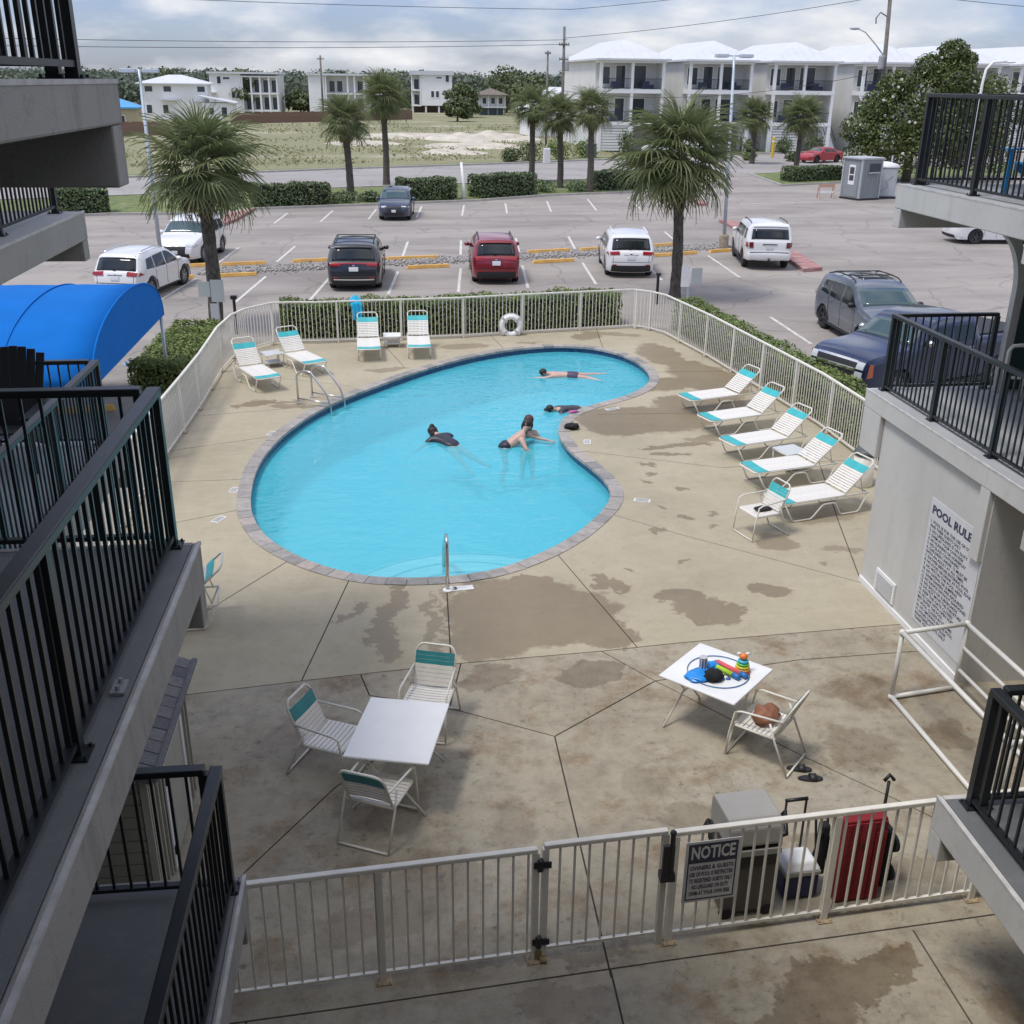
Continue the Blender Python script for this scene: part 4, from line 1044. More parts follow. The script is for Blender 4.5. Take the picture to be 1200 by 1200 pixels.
class Car:
    """body loft from a side silhouette; x runs from the tail (0) to the nose (L)"""
    def __init__(s, L, W, top, arches, rw, zb, under=0.24, tumble=0.17, nose=0.20, tail=0.11, roofz=1.7):
        s.L, s.W, s.zb, s.tumble, s.nose, s.tail, s.roofz, s.rw, s.arches = L, W, zb, tumble, nose, tail, roofz, rw, arches
        t = [Vector(p) for p in top]
        for _ in range(2):   # soften the corners
            q = [t[0]]
            for a, b in zip(t[:-1], t[1:]): q += [a.lerp(b, 0.22), a.lerp(b, 0.78)]
            t = q + [t[-1]]
        s.top = [t[0]]
        for p in t[1:]:
            d = (p - s.top[-1]).length
            if d < 0.02: continue
            k = int(d / 0.14)
            for j in range(1, k + 1): s.top.append(s.top[-1].lerp(p, 1 / (k - j + 2)))
            s.top.append(p)
        s.cum = [0]
        for a, b in zip(s.top[:-1], s.top[1:]): s.cum.append(s.cum[-1] + (b - a).length)
        bot = [Vector((L - 0.12, under))]
        ra = rw + 0.055
        for xa in sorted(arches, reverse=True):
            a0 = math.asin(max(-1, min(1, (under - rw) / ra)))
            bot += [Vector((xa + ra * math.cos(a), rw + ra * math.sin(a))) for a in [a0 + (PI - 2 * a0) * k / 14 for k in range(15)]]
        bot.append(Vector((0.14, under)))
        s.out = s.top + bot
        s.nt = len(s.top)
    def w(s, x, z):
        w = s.W / 2
        if z > s.zb: w -= s.tumble * ((z - s.zb) / (s.roofz - s.zb)) ** 1.1
        else: w -= 0.05 * ((s.zb - z) / s.zb) ** 2
        if x < 0.6: w -= s.tail * (1 - x / 0.6) ** 2.2
        if x > s.L - 0.8: w -= s.nose * ((x - s.L + 0.8) / 0.8) ** 2.2
        return w
    def edge(s, p):
        d = min(seg_d(p, a, b) for a, b in zip(s.top[:-1], s.top[1:]))
        return 0.075 * math.exp(-(d / 0.05))
    def side_mesh(s, poly, off, grid=0.13, mb=None, edge=True):
        P = [Vector(p) for p in poly]
        x0 = min(p.x for p in P); x1 = max(p.x for p in P); z0 = min(p.y for p in P); z1 = max(p.y for p in P)
        pl = [(p.x, p.y) for p in P]; pts = []
        x = x0 + grid / 2
        while x < x1:
            z = z0 + grid / 2
            while z < z1:
                if inpoly(x, z, pl) and min(seg_d(Vector((x, z)), a, b) for a, b in zip(P, P[1:] + P[:1])) > grid * 0.35: pts.append((x, z))
                z += grid
            x += grid
        v, f = cdt([pl], pts)
        mb = mb or MB()
        for sg in (1, -1):
            vs = [(p.x - s.L / 2, sg * (s.w(p.x, p.y) - (s.edge(p) if edge else 0) + off), p.y) for p in v]
            fs = []
            for t in f:
                c = sum((v[i] for i in t), Vector((0, 0))) / 3
                if inpoly(c.x, c.y, pl): fs.append(tuple(t) if sg < 0 else tuple(t[::-1]))
            mb.add(vs, fs)
        return mb
    def body(s):
        mb = s.side_mesh([tuple(p) for p in s.out], 0, 0.11)
        n = len(s.out); K = 8; vs = []
        for i, p in enumerate(s.out):
            e = s.w(p.x, p.y) - s.edge(p)
            nv = s.normal(i) if i < s.nt else Vector((0, 0))
            for k in range(K + 1):
                t = k / K * 2 - 1
                q = p + nv * s.crown(t)
                vs.append((q.x - s.L / 2, t * e, q.y))
        fs = [(i * (K + 1) + k, i * (K + 1) + k + 1, ((i + 1) % n) * (K + 1) + k + 1, ((i + 1) % n) * (K + 1) + k) for i in range(n) for k in range(K)]
        mb.add(vs, fs)
        return mb
    def crown(s, t): return 0.045 * (1 - t * t)
    def normal(s, i):
        a = s.top[max(0, i - 1)]; b = s.top[min(s.nt - 1, i + 1)]
        d = (b - a).normalized()
        return Vector((-d.y, d.x))
    def at(s, l):
        l = max(0, min(s.cum[-1], l)); i = 0
        while i < s.nt - 2 and s.cum[i + 1] < l: i += 1
        t = (l - s.cum[i]) / max(1e-9, s.cum[i + 1] - s.cum[i])
        return s.top[i].lerp(s.top[i + 1], t), s.normal(i).lerp(s.normal(i + 1), t).normalized()
    def near(s, x, z):
        best = None; l = 0
        while l < s.cum[-1]:
            d = (s.at(l)[0] - Vector((x, z))).length
            if best is None or d < best[0]: best = (d, l)
            l += 0.01
        return best[1]
    def patch(s, a, b, t0, t1, off=0.008, mb=None, n=5, K=6, taper=0.0, thick=0.02):
        """panel on the top / rear / front skin between two silhouette points, t in -1..1 across"""
        l0, l1 = s.near(*a), s.near(*b)
        mb = mb or MB(); vs = []
        for layer in (off, off - thick):
            for i in range(n + 1):
                p, nv = s.at(l0 + (l1 - l0) * i / n)
                e = s.w(p.x, p.y) - 0.05
                tt = taper * i / n
                for k in range(K + 1):
                    u_ = (t0 + (t1 - t0) * k / K); u_ = u_ * (1 - tt)
                    q = p + nv * (s.crown(u_) + layer)
                    vs.append((q.x - s.L / 2, u_ * e, q.y))
        m = (n + 1) * (K + 1); fs = []
        for i in range(n):
            for k in range(K):
                q = (i * (K + 1) + k, i * (K + 1) + k + 1, (i + 1) * (K + 1) + k + 1, (i + 1) * (K + 1) + k)
                fs.append(q); fs.append(tuple(m + j for j in q[::-1]))
        ring = [k for k in range(K + 1)] + [i * (K + 1) + K for i in range(1, n + 1)] + [n * (K + 1) + k for k in range(K - 1, -1, -1)] + [i * (K + 1) for i in range(n - 1, 0, -1)]
        for a_, b_ in zip(ring, ring[1:] + ring[:1]): fs.append((a_, m + a_, m + b_, b_))
        mb.add(vs, fs)
        return mb

def wheel_meshes(r, w, rim):
    key = ('wheel', r, w, rim.name)
    if key not in _unit:
        Mx = Matrix.Rotation(PI / 2, 3, 'X')
        ty = MB().lathe([(r * 0.66, -w / 2), (r * 0.93, -w / 2), (r, -w * 0.36), (r, w * 0.36), (r * 0.93, w / 2), (r * 0.66, w / 2), (r * 0.64, 0)], 24, M=Mx)
        ri = MB().lathe([(r * 0.67, -w * 0.38), (r * 0.67, w * 0.38), (r * 0.60, w * 0.40), (r * 0.56, w * 0.16), (r * 0.2, w * 0.10), (r * 0.05, w * 0.12)], 24, M=Mx)
        for k in range(5):
            a = 2 * PI * k / 5
            for sg in (1,):
                p0 = Vector((math.cos(a) * r * 0.10, -w * 0.30, math.sin(a) * r * 0.10)); p1 = Vector((math.cos(a) * r * 0.60, -w * 0.40, math.sin(a) * r * 0.60))
                for dd in (-0.16, 0.16):
                    q1 = Vector((math.cos(a + dd) * r * 0.62, -w * 0.40, math.sin(a + dd) * r * 0.62))
                    ri.bar(p0, q1, r * 0.07, 0.03, (0, 1, 0))
        hb = MB().lathe([(r * 0.15, w * 0.28), (r * 0.15, w * 0.36), (r * 0.05, w * 0.37)], 12, M=Mx)
        ri.add(hb.v, hb.f)
        dk = MB().lathe([(r * 0.60, -0.02), (r * 0.60, 0.02)], 20, M=Mx)
        _unit[key] = (mesh_of('tyre', ty, RUBBER, True), mesh_of('rim', ri, rim), mesh_of('brake_disc', dk, BLACKP))
    return _unit[key]

TAIL = M('red_tail_lamp', (0.30, 0.012, 0.016), 0.15, coat=0.6); AMBER = M('amber_lamp', (0.55, 0.16, 0.03), 0.2, coat=0.5)
LAMPW = M('clear_headlamp', (0.55, 0.57, 0.58), 0.12, coat=0.8); PLATE = M('licence_plate', (0.62, 0.63, 0.64), 0.45)
CLAD = M('black_cladding', (0.022, 0.022, 0.024), 0.6); CHROME = M('chrome', (0.75, 0.75, 0.76), 0.12, metal=1.0)
def paint(n, c, metal=0.0): return M(n, c, 0.28, metal, coat=0.8)

def car(name, label, cat, xy, head, spec, pm, rim=RIM, group=None):
    t = thing(name, label, cat, (xy[0], xy[1], 0.004), R(head), group)
    c = Car(**spec['c']); L = c.L
    body = obj('body', c.body(), pm, t, True)
    md = body.modifiers.new('edges', 'EDGE_SPLIT'); md.split_angle = R(42)
    for w_ in spec['side_glass']:
        g_ = obj('side_window', c.side_mesh(w_, 0.006, 0.2, edge=False), GLASS, t, True)
    for d in spec.get('doors', []):
        dm = MB()
        for a, b in d:
            for sg in (1, -1):
                p = [(a[0] - L / 2, sg * (c.w(*a) + 0.004), a[1]), (b[0] - L / 2, sg * (c.w(*b) + 0.004), b[1])]
                dm.bar(p[0], p[1], 0.012, 0.012)
        obj('door_seam', dm, CLAD, t)
    if spec.get('boot'):
        f_ = L / 4.65; q_ = c.roofz / 1.70
        obj('bumper_seam', c.patch((0.012, 0.615), (0.014, 0.632), -0.97, 0.97, 0.006), CLAD, t)
        obj('spoiler', c.patch((0.40 * f_, 1.545 * q_), (0.50 * f_, 1.62 * q_), -0.86, 0.86, 0.035), pm, t)
        obj('rear_badge', c.patch((0.05, 0.90), (0.065, 0.93), -0.05, 0.05, 0.016), CHROME, t)
        obj('tailgate_grip', c.patch((0.045, 0.875), (0.05, 0.888), -0.34, 0.34, 0.012), CLAD, t)
        wp = MB(); a_ = c.at(c.near(0.19 * f_, 1.12 * q_))[0]; b_ = c.at(c.near(0.27 * f_, 1.24 * q_))[0]
        wp.bar((a_.x - L / 2 - 0.07, 0.0, a_.y), (b_.x - L / 2 - 0.075, 0.42, b_.y - 0.05), 0.02, 0.015); obj('rear_wiper', wp, CLAD, t)
        for sg in (-1, 1):
            obj('reflector', c.patch((0.012, 0.50), (0.01, 0.54), *sorted((sg * 0.72, sg * 0.92)), 0.02), TAIL, t)
            obj('tailgate_seam', c.patch((0.02, 0.64), (0.10, 0.97), *sorted((sg * 0.865, sg * 0.875)), 0.006), CLAD, t)
    hm = MB()
    for x, z in spec.get('handles', []):
        for sg in (1, -1): hm.box(x - L / 2 - 0.09, x - L / 2 + 0.09, sg * (c.w(x, z) + 0.012) - 0.014, sg * (c.w(x, z) + 0.012) + 0.014, z - 0.014, z + 0.014)
    if hm.v: obj('door_handle', hm, spec.get('handle_mat', pm), t)
    for kind, a, b, t0, t1, m, off in spec['patches']:
        obj(kind, c.patch(a, b, t0, t1, off), m, t, kind in ('windscreen', 'rear_window', 'sunroof'))
    for kind, poly, m in spec.get('side_lamps', []):
        obj(kind, c.side_mesh(poly, 0.009, 0.3, edge=False), m, t)
    # wheel arches and sills in cladding
    if spec.get('clad', True):
        ra = c.rw + 0.055
        for xa in c.arches:
            for sg in (1, -1):
                k = 16; vs = []; mb = MB()
                for q in (ra, ra + 0.055):
                    vs += [(xa + q * math.cos(PI * i / k * 1.1 - 0.16) - L / 2, sg * (c.w(xa, c.rw) + 0.012), c.rw + q * math.sin(PI * i / k * 1.1 - 0.16)) for i in range(k + 1)]
                f = [(i, i + 1, k + 2 + i, k + 1 + i) for i in range(k)]
                mb.add(vs, f if sg < 0 else [x[::-1] for x in f])
                obj('wheel_arch', mb, CLAD, t)
        xs_ = sorted(c.arches)
        for sg in (1, -1): obj('sill', MB().box(xs_[0] + ra - L / 2 + 0.03, xs_[1] - ra - L / 2 - 0.03, sg * (c.W / 2 - 0.055) - 0.03, sg * (c.W / 2 - 0.055) + 0.03, 0.22, 0.33), CLAD, t)
    ty, ri, dk = wheel_meshes(c.rw, 0.23, rim)
    for xa in c.arches:
        for sg in (1, -1):
            wl = put('wheel', ty, t, (xa - L / 2, sg * (c.w(xa, c.rw) - 0.125), c.rw), (0, 0, 0 if sg < 0 else PI))
            put('rim', ri, wl)
            put('brake_disc', dk, wl)
    for sg in (1, -1):
        mx, mz = spec['mirror']
        m_ = MB(); m_.ell((mx - L / 2, sg * (c.w(mx, mz) + 0.10), mz + 0.05), (0.085, 0.11, 0.085), 10, 8); m_.bar((mx - L / 2, sg * (c.w(mx, mz) - 0.02), mz), (mx - L / 2, sg * (c.w(mx, mz) + 0.06), mz + 0.02), 0.06, 0.03)
        obj('mirror', m_, spec.get('mirror_mat', pm), t, True)
    if spec.get('rails'):
        a, b, zr = spec['rails']
        for sg in (1, -1):
            rl = MB(); pts = []
            for k in range(9):
                x = a + (b - a) * k / 8; p, nv = c.at(c.near(x, zr))
                pts.append((p.x - L / 2, sg * (c.w(p.x, p.y) - 0.11), p.y + (0.075 if 0 < k < 8 else 0.03)))
            rl.tube(pts, 0.02, 8); obj('roof_rail', rl, spec.get('rail_mat', BLACKP), t, True)
        for x in spec.get('crossbars', []):
            p, nv = c.at(c.near(x, zr)); e = c.w(p.x, p.y) - 0.11
            obj('crossbar', MB().bar((p.x - L / 2, -e, p.y + 0.09), (p.x - L / 2, e, p.y + 0.09), 0.06, 0.025), BLACKP, t)
    return t, c

def suv_spec(L=4.65, W=1.86, H=1.70, kind='a'):
    f = L / 4.65; q = H / 1.70
    top = [(0.14, 0.24), (0.03, 0.32), (0.0, 0.55), (0.03, 0.80), (0.10, 0.98), (0.14, 1.05 * q), (0.40, 1.50 * q), (0.46, 1.60 * q), (0.85, 1.66 * q), (1.6, 1.70 * q), (2.3, 1.69 * q), (2.72, 1.58 * q), (3.42, 1.14 * q), (3.6, 1.08 * q), (4.15, 1.00 * q), (4.45, 0.86 * q), (4.60, 0.70), (4.65, 0.45), (4.58, 0.28), (4.53, 0.24)]
    top = [(x * f, z) for x, z in top]
    zb = 1.04 * q
    c = dict(L=L, W=W, top=top, arches=(0.92 * f, 3.68 * f), rw=0.36, zb=zb, roofz=H)
    sx = lambda pts: [(x * f, z * q) for x, z in pts]
    return dict(c=c, boot=True,
        side_glass=[sx([(0.62, 1.12), (1.25, 1.09), (1.25, 1.50), (0.80, 1.47)]), sx([(1.31, 1.09), (2.12, 1.07), (2.12, 1.55), (1.31, 1.51)]), sx([(2.19, 1.07), (3.18, 1.10), (2.66, 1.46), (2.46, 1.54), (2.19, 1.55)])],
        doors=[[(sx([(1.28, 1.05)])[0], sx([(1.30, 0.60)])[0]), (sx([(1.30, 0.60)])[0], sx([(1.42, 0.36)])[0]), (sx([(2.16, 1.05)])[0], sx([(2.18, 0.36)])[0]), (sx([(3.14, 1.05)])[0], sx([(3.10, 0.36)])[0])]],
        handles=sx([(1.45, 0.95), (2.34, 0.95)]), mirror=(3.05 * f, 1.10 * q),
        patches=[('rear_window', (0.17 * f, 1.10 * q), (0.42 * f, 1.52 * q), -0.90, 0.90, GLASS, 0.012), ('windscreen', (2.76 * f, 1.55 * q), (3.38 * f, 1.16 * q), -0.93, 0.93, GLASSW, 0.010),
                 ('rear_bumper', (0.10, 0.28), (0.0, 0.50), -0.98, 0.98, CLAD, 0.012), ('licence_plate', (0.02, 0.72), (0.06, 0.86), -0.2, 0.2, PLATE, 0.02),
                 ('grille', (4.61 * f, 0.42), (4.56 * f, 0.72), -0.62, 0.62, CLAD, 0.012), ('front_plate', (4.64 * f, 0.46), (4.62 * f, 0.58), -0.18, 0.18, PLATE, 0.03)],
        side_lamps=[], rails=(0.75 * f, 2.45 * f, H), crossbars=[])

SUVW = paint('white_car_paint', (0.74, 0.74, 0.73)); SUVK = paint('black_car_paint', (0.018, 0.02, 0.026)); SUVR = paint('dark_red_car_paint', (0.23, 0.012, 0.022), 0.2)
SUVG = paint('slate_grey_car_paint', (0.125, 0.142, 0.168), 0.2); BLUEC = paint('navy_car_paint', (0.035, 0.05, 0.085), 0.2); TRUCKB = paint('blue_pickup_paint', (0.009, 0.022, 0.072), 0.3); REDC = paint('bright_red_car_paint', (0.38, 0.02, 0.03))
def lamps(sp, f, q, tail=True, wide=0.45):
    if tail:
        for sg in (-1, 1):
            a, b = sorted((sg * 0.55, sg * 1.0)) if wide > .4 else sorted((sg * (1 - wide), sg * 1.0))
            sp['patches'].append(('tail_lamp', (0.06, 0.93 * q), (0.13, 1.04 * q), a, b, TAIL, 0.018))
        sp['side_lamps'].append(('tail_lamp', [(0.09, 0.93 * q), (0.38, 0.97 * q), (0.20, 1.06 * q), (0.13, 1.06 * q)], TAIL))
    L = sp['c']['L']
    for sg in (-1, 1):
        a, b = sorted((sg * 0.60, sg * 0.98))
        sp['patches'].append(('headlamp', (4.58 * f, 0.74), (4.50 * f, 0.84 * q), a, b, LAMPW, 0.012))
    sp['side_lamps'].append(('headlamp', [(L - 0.42, 0.80 * q), (L - 0.13, 0.68), (L - 0.08, 0.74), (L - 0.2, 0.85 * q)], LAMPW))
    return sp

s1 = lamps(suv_spec(4.45, 1.80, 1.56), 4.45 / 4.65, 1.56 / 1.7); s1['rails'] = (0.7, 2.3, 1.56); s1['rail_mat'] = CHROME
car('parked_suv', 'white SUV seen from behind, beside the blue awning', 'car', (-8.85, 38.9), 76, s1, SUVW)
s2 = lamps(suv_spec(4.55, 1.84, 1.66), 4.55 / 4.65, 1.66 / 1.70); s2['rails'] = None
s2['patches'].append(('lower_grille', (4.52, 0.30), (4.54, 0.46), -0.85, 0.85, CLAD, 0.016))
car('parked_suv', 'white SUV facing the viewer behind the left palm trunk', 'car', (-8.5, 46.5), 262, s2, SUVW)
s3 = lamps(suv_spec(4.93, 1.95, 1.64), 4.93 / 4.65, 1.64 / 1.7); s3['crossbars'] = [1.2, 2.2]
s3['patches'] += [('light_bar', (0.08, 0.96), (0.105, 1.00), -0.98, 0.98, TAIL, 0.016), ('chrome_strip', (0.005, 0.42), (0.0, 0.46), -0.9, 0.9, CHROME, 0.022)]
car('parked_suv', 'black SUV with roof rails seen from behind', 'car', (-1.36, 40.6), 88, s3, SUVK, RIMD)
s4 = lamps(suv_spec(4.58, 1.82, 1.62), 4.58 / 4.65, 1.62 / 1.70)
car('parked_suv', 'dark red SUV seen from behind', 'car', (3.88, 41.5), 88, s4, SUVR)
s5 = lamps(suv_spec(4.72, 1.90, 1.62), 4.72 / 4.65, 1.62 / 1.70); s5['rails'] = (0.8, 2.3, 1.62); s5['rail_mat'] = WHITE
car('parked_suv', 'white SUV with red wraparound tail lamps next to the right palm', 'car', (9.42, 42.7), 84, s5, SUVW)
# boxy 4x4
def boxy_spec():
    L, W, H = 4.83, 1.93, 1.80
    top = [(0.14, 0.42), (0.02, 0.46), (0.0, 0.68), (0.06, 0.74), (0.07, 1.12), (0.12, 1.20), (0.26, 1.68), (0.34, 1.78), (0.9, 1.80), (2.6, 1.79), (2.85, 1.72), (3.38, 1.24), (3.55, 1.19), (4.4, 1.12), (4.68, 1.0), (4.80, 0.80), (4.83, 0.55), (4.72, 0.42)]
    sp = dict(c=dict(L=L, W=W, top=top, arches=(1.05, 3.85), rw=0.39, zb=1.16, under=0.40, roofz=H, tumble=0.13),
        side_glass=[[(0.42, 1.22), (0.92, 1.22), (0.86, 1.62), (0.50, 1.62)], [(1.12, 1.22), (2.02, 1.20), (2.02, 1.63), (1.06, 1.63)], [(2.09, 1.20), (3.16, 1.20), (2.76, 1.60), (2.6, 1.63), (2.09, 1.63)]],
        doors=[[((1.15, 1.16), (1.2, 0.7)), ((1.2, 0.7), (1.5, 0.48)), ((2.06, 1.16), (2.06, 0.46)), ((3.1, 1.16), (3.1, 0.46))]], handles=[(1.35, 1.05), (2.25, 1.05)], mirror=(3.0, 1.24),
        patches=[('rear_window', (0.135, 1.24), (0.26, 1.62), -0.90, 0.90, GLASS, 0.014), ('windscreen', (2.88, 1.68), (3.34, 1.27), -0.93, 0.93, GLASSW, 0.01), ('licence_plate', (0.062, 0.86), (0.064, 0.99), -0.17, 0.17, PLATE, 0.02),
                 ('tailgate_trim', (0.066, 1.03), (0.07, 1.06), -0.36, 0.36, CLAD, 0.02), ('rear_bumper_seam', (0.03, 0.70), (0.05, 0.735), -0.96, 0.96, CLAD, 0.012), ('spoiler', (0.28, 1.70), (0.36, 1.79), -0.9, 0.9, SUVW, 0.05),
                 ('grille', (4.80, 0.62), (4.74, 0.92), -0.6, 0.6, CLAD, 0.012)],
        side_lamps=[('tail_lamp', [(0.07, 0.92), (0.30, 0.94), (0.26, 1.12), (0.09, 1.14)], TAIL)], rails=(0.7, 2.5, 1.80))
    for sg in (-1, 1):
        a, b = sorted((sg * 0.80, sg * 1.0)); sp['patches'].append(('tail_lamp', (0.065, 0.90), (0.072, 1.13), a, b, M('smoked_red_lamp', (0.12, 0.01, 0.012), 0.15, coat=0.6), 0.018))
        a, b = sorted((sg * 0.62, sg * 0.97)); sp['patches'].append(('headlamp', (4.77, 0.82), (4.70, 0.98), a, b, LAMPW, 0.014))
    return sp
t6, c6 = car('parked_suv', 'boxy white four-by-four with tow hitch beside the red kerb island', 'car', (15.65, 44.2), 80, boxy_spec(), SUVW, RIMD)
mb = MB(); mb.bar((-2.3, 0, 0.42), (-2.52, 0, 0.42), 0.07, 0.07); mb.ell((-2.5, 0, 0.49), (0.03, 0.03, 0.03), 8, 6); obj('tow_hitch', mb, CLAD, t6)
mb = MB()
for sg in (1, -1): mb.bar((-0.9, sg * 0.96, 0.43), (1.0, sg * 0.96, 0.43), 0.12, 0.05)
obj('running_board', mb, CLAD, t6)
# small dark hatchback facing the viewer
s7 = lamps(suv_spec(4.15, 1.78, 1.54), 4.15 / 4.65, 1.54 / 1.70); s7['rails'] = None; s7['clad'] = False
s7['patches'].append(('lower_grille', (4.12, 0.30), (4.14, 0.44), -0.8, 0.8, CLAD, 0.016))
car('parked_hatchback', 'dark blue hatchback facing the viewer against the far hedge', 'car', (0.26, 60.5), 265, s7, BLUEC, RIM)
# slate grey SUV
s8 = lamps(suv_spec(4.95, 1.93, 1.73), 4.95 / 4.65, 1.73 / 1.70); s8['crossbars'] = [1.1, 2.0]
s8['patches'].append(('sunroof', (1.35, 1.755), (2.35, 1.74), -0.55, 0.55, GLASS, 0.01))
s8['patches'].append(('lower_grille', (4.88, 0.30), (4.93, 0.46), -0.8, 0.8, CLAD, 0.016))
s8['mirror_mat'] = BLACKP
car('parked_suv', 'slate grey SUV with black roof rails and sunroof, next to the blue pickup', 'car', (14.25, 29.8), 271 - 1.5, s8, SUVG, RIMD)
# blue pickup
def pickup_spec():
    L, W, H = 5.85, 2.03, 1.88
    top = [(0.16, 0.45), (0.02, 0.50), (0.0, 0.74), (0.05, 0.80), (0.03, 1.28), (0.10, 1.32), (1.95, 1.34), (2.02, 1.36), (2.10, 1.80), (2.3, 1.87), (3.1, 1.88), (3.55, 1.84), (3.78, 1.74), (4.38, 1.30), (4.55, 1.26), (5.45, 1.20), (5.72, 1.12), (5.82, 0.95), (5.85, 0.60), (5.72, 0.45)]
    sp = dict(c=dict(L=L, W=W, top=top, arches=(1.15, 4.75), rw=0.40, zb=1.26, under=0.40, roofz=H, tumble=0.16, nose=0.10, tail=0.05),
        side_glass=[[(2.25, 1.33), (2.98, 1.32), (2.98, 1.70), (2.28, 1.70)], [(3.05, 1.32), (4.12, 1.30), (3.72, 1.65), (3.55, 1.70), (3.05, 1.71)]],
        doors=[[((2.2, 1.28), (2.2, 0.48)), ((3.02, 1.28), (3.02, 0.46)), ((4.05, 1.28), (4.05, 0.46)), ((2.0, 1.32), (2.0, 0.5))]], handles=[(2.4, 1.15), (3.22, 1.15)], handle_mat=CHROME, mirror=(3.95, 1.34), mirror_mat=CHROME,
        patches=[('windscreen', (3.80, 1.71), (4.35, 1.33), -0.93, 0.93, GLASSW, 0.01), ('rear_window', (2.03, 1.42), (2.10, 1.76), -0.7, 0.7, GLASS, 0.012),
                 ('grille', (5.845, 0.66), (5.78, 1.06), -0.72, 0.72, CLAD, 0.016), ('grille_bar', (5.835, 0.82), (5.82, 0.90), -0.74, 0.74, CHROME, 0.032), ('grille_bar', (5.79, 1.02), (5.77, 1.07), -0.74, 0.74, CHROME, 0.032), ('grille_bar', (5.847, 0.64), (5.845, 0.69), -0.74, 0.74, CHROME, 0.032),
                 ('front_bumper', (5.78, 0.49), (5.85, 0.60), -0.98, 0.98, CHROME, 0.03), ('licence_plate', (0.04, 0.6), (0.0, 0.72), -0.16, 0.16, PLATE, 0.02)],
        side_lamps=[('headlamp', [(5.60, 0.72), (5.76, 0.70), (5.73, 1.04), (5.62, 1.04)], M('amber_marker_lens', (0.50, 0.13, 0.05), 0.15, coat=0.6))])
    for sg in (-1, 1):
        a, b = sorted((sg * 0.74, sg * 0.98))
        sp['patches'] += [('headlamp', (5.835, 0.90), (5.78, 1.06), a, b, LAMPW, 0.02), ('headlamp', (5.845, 0.68), (5.838, 0.84), a, b, LAMPW, 0.02), ('tail_lamp', (0.05, 0.86), (0.035, 1.22), *sorted((sg * 0.86, sg * 1.0)), TAIL, 0.02)]
    return sp
t9, c9 = car('parked_pickup', 'blue pickup truck with chrome grille nosed up to the right-hand hedge', 'pickup', (13.25, 24.7), 202, pickup_spec(), TRUCKB)
mb = MB(); mb.box(-2.80, -0.98, -0.82, 0.82, 1.30, 1.385)
obj('bed_cover', mb, CLAD, t9, bevel=0.02)
# white saloon
def sedan_spec(L=4.75, W=1.84, H=1.45):
    top = [(0.12, 0.26), (0.02, 0.34), (0.0, 0.60), (0.04, 0.82), (0.10, 0.97), (0.62, 1.04), (0.78, 1.07), (1.45, 1.38), (1.85, 1.44), (2.4, 1.45), (2.8, 1.40), (3.42, 1.06), (3.6, 1.00), (4.25, 0.88), (4.58, 0.74), (4.73, 0.58), (4.75, 0.40), (4.65, 0.25)]
    f = L / 4.75
    top = [(x * f, z * H / 1.45) for x, z in top]
    q = H / 1.45; g = lambda P: [(x * f, z * q) for x, z in P]
    sp = dict(c=dict(L=L, W=W, top=top, arches=(0.98 * f, 3.78 * f), rw=0.345, zb=0.96 * q, under=0.22, roofz=H, tumble=0.22),
        side_glass=[g([(1.05, 1.06), (1.95, 1.02), (1.95, 1.34), (1.55, 1.30)]), g([(2.02, 1.02), (3.2, 1.02), (2.72, 1.30), (2.4, 1.35), (2.02, 1.34)])],
        doors=[[(g([(1.98, 0.98)])[0], g([(2.0, 0.32)])[0]), (g([(3.15, 0.98)])[0], g([(3.1, 0.32)])[0]), (g([(1.2, 0.98)])[0], g([(1.45, 0.4)])[0])]], handles=g([(1.35, 0.86), (2.2, 0.86)]), mirror=(3.0 * f, 1.02 * q),
        patches=[('rear_window', (0.84 * f, 1.10 * q), (1.42 * f, 1.37 * q), -0.85, 0.85, GLASS, 0.01), ('windscreen', (2.84 * f, 1.38 * q), (3.38 * f, 1.08 * q), -0.92, 0.92, GLASSW, 0.01), ('licence_plate', (0.01, 0.60), (0.03, 0.72), -0.18, 0.18, PLATE, 0.02), ('rear_bumper', (0.06, 0.30), (0.01, 0.42), -0.9, 0.9, CLAD, 0.014)],
        side_lamps=[('tail_lamp', [(0.07 * f, 0.80 * q), (0.42 * f, 0.88 * q), (0.55 * f, 0.96 * q), (0.12 * f, 0.95 * q)], TAIL), ('headlamp', [(L - 0.5, 0.72 * q), (L - 0.12, 0.60 * q), (L - 0.1, 0.66 * q), (L - 0.4, 0.80 * q)], LAMPW)], clad=False)
    for sg in (-1, 1): sp['patches'].append(('tail_lamp', (0.05, 0.82 * q), (0.09, 0.94 * q), *sorted((sg * 0.55, sg * 1.0)), TAIL, 0.016))
    return sp
car('parked_sedan', 'white saloon half hidden behind the right third-floor walkway', 'car', (29.45, 49.65), -3, sedan_spec(), SUVW, RIMD)
car('moving_coupe', 'bright red car on the far road beside the magnolia', 'car', (41.9, 103.6), 205, sedan_spec(4.7, 1.88, 1.40), REDC, RIMD)
car('parked_sedan', 'white car under the far townhouses, partly behind the right palm', 'car', (28.6, 113.2), 20, sedan_spec(4.6, 1.82, 1.45), SUVW)
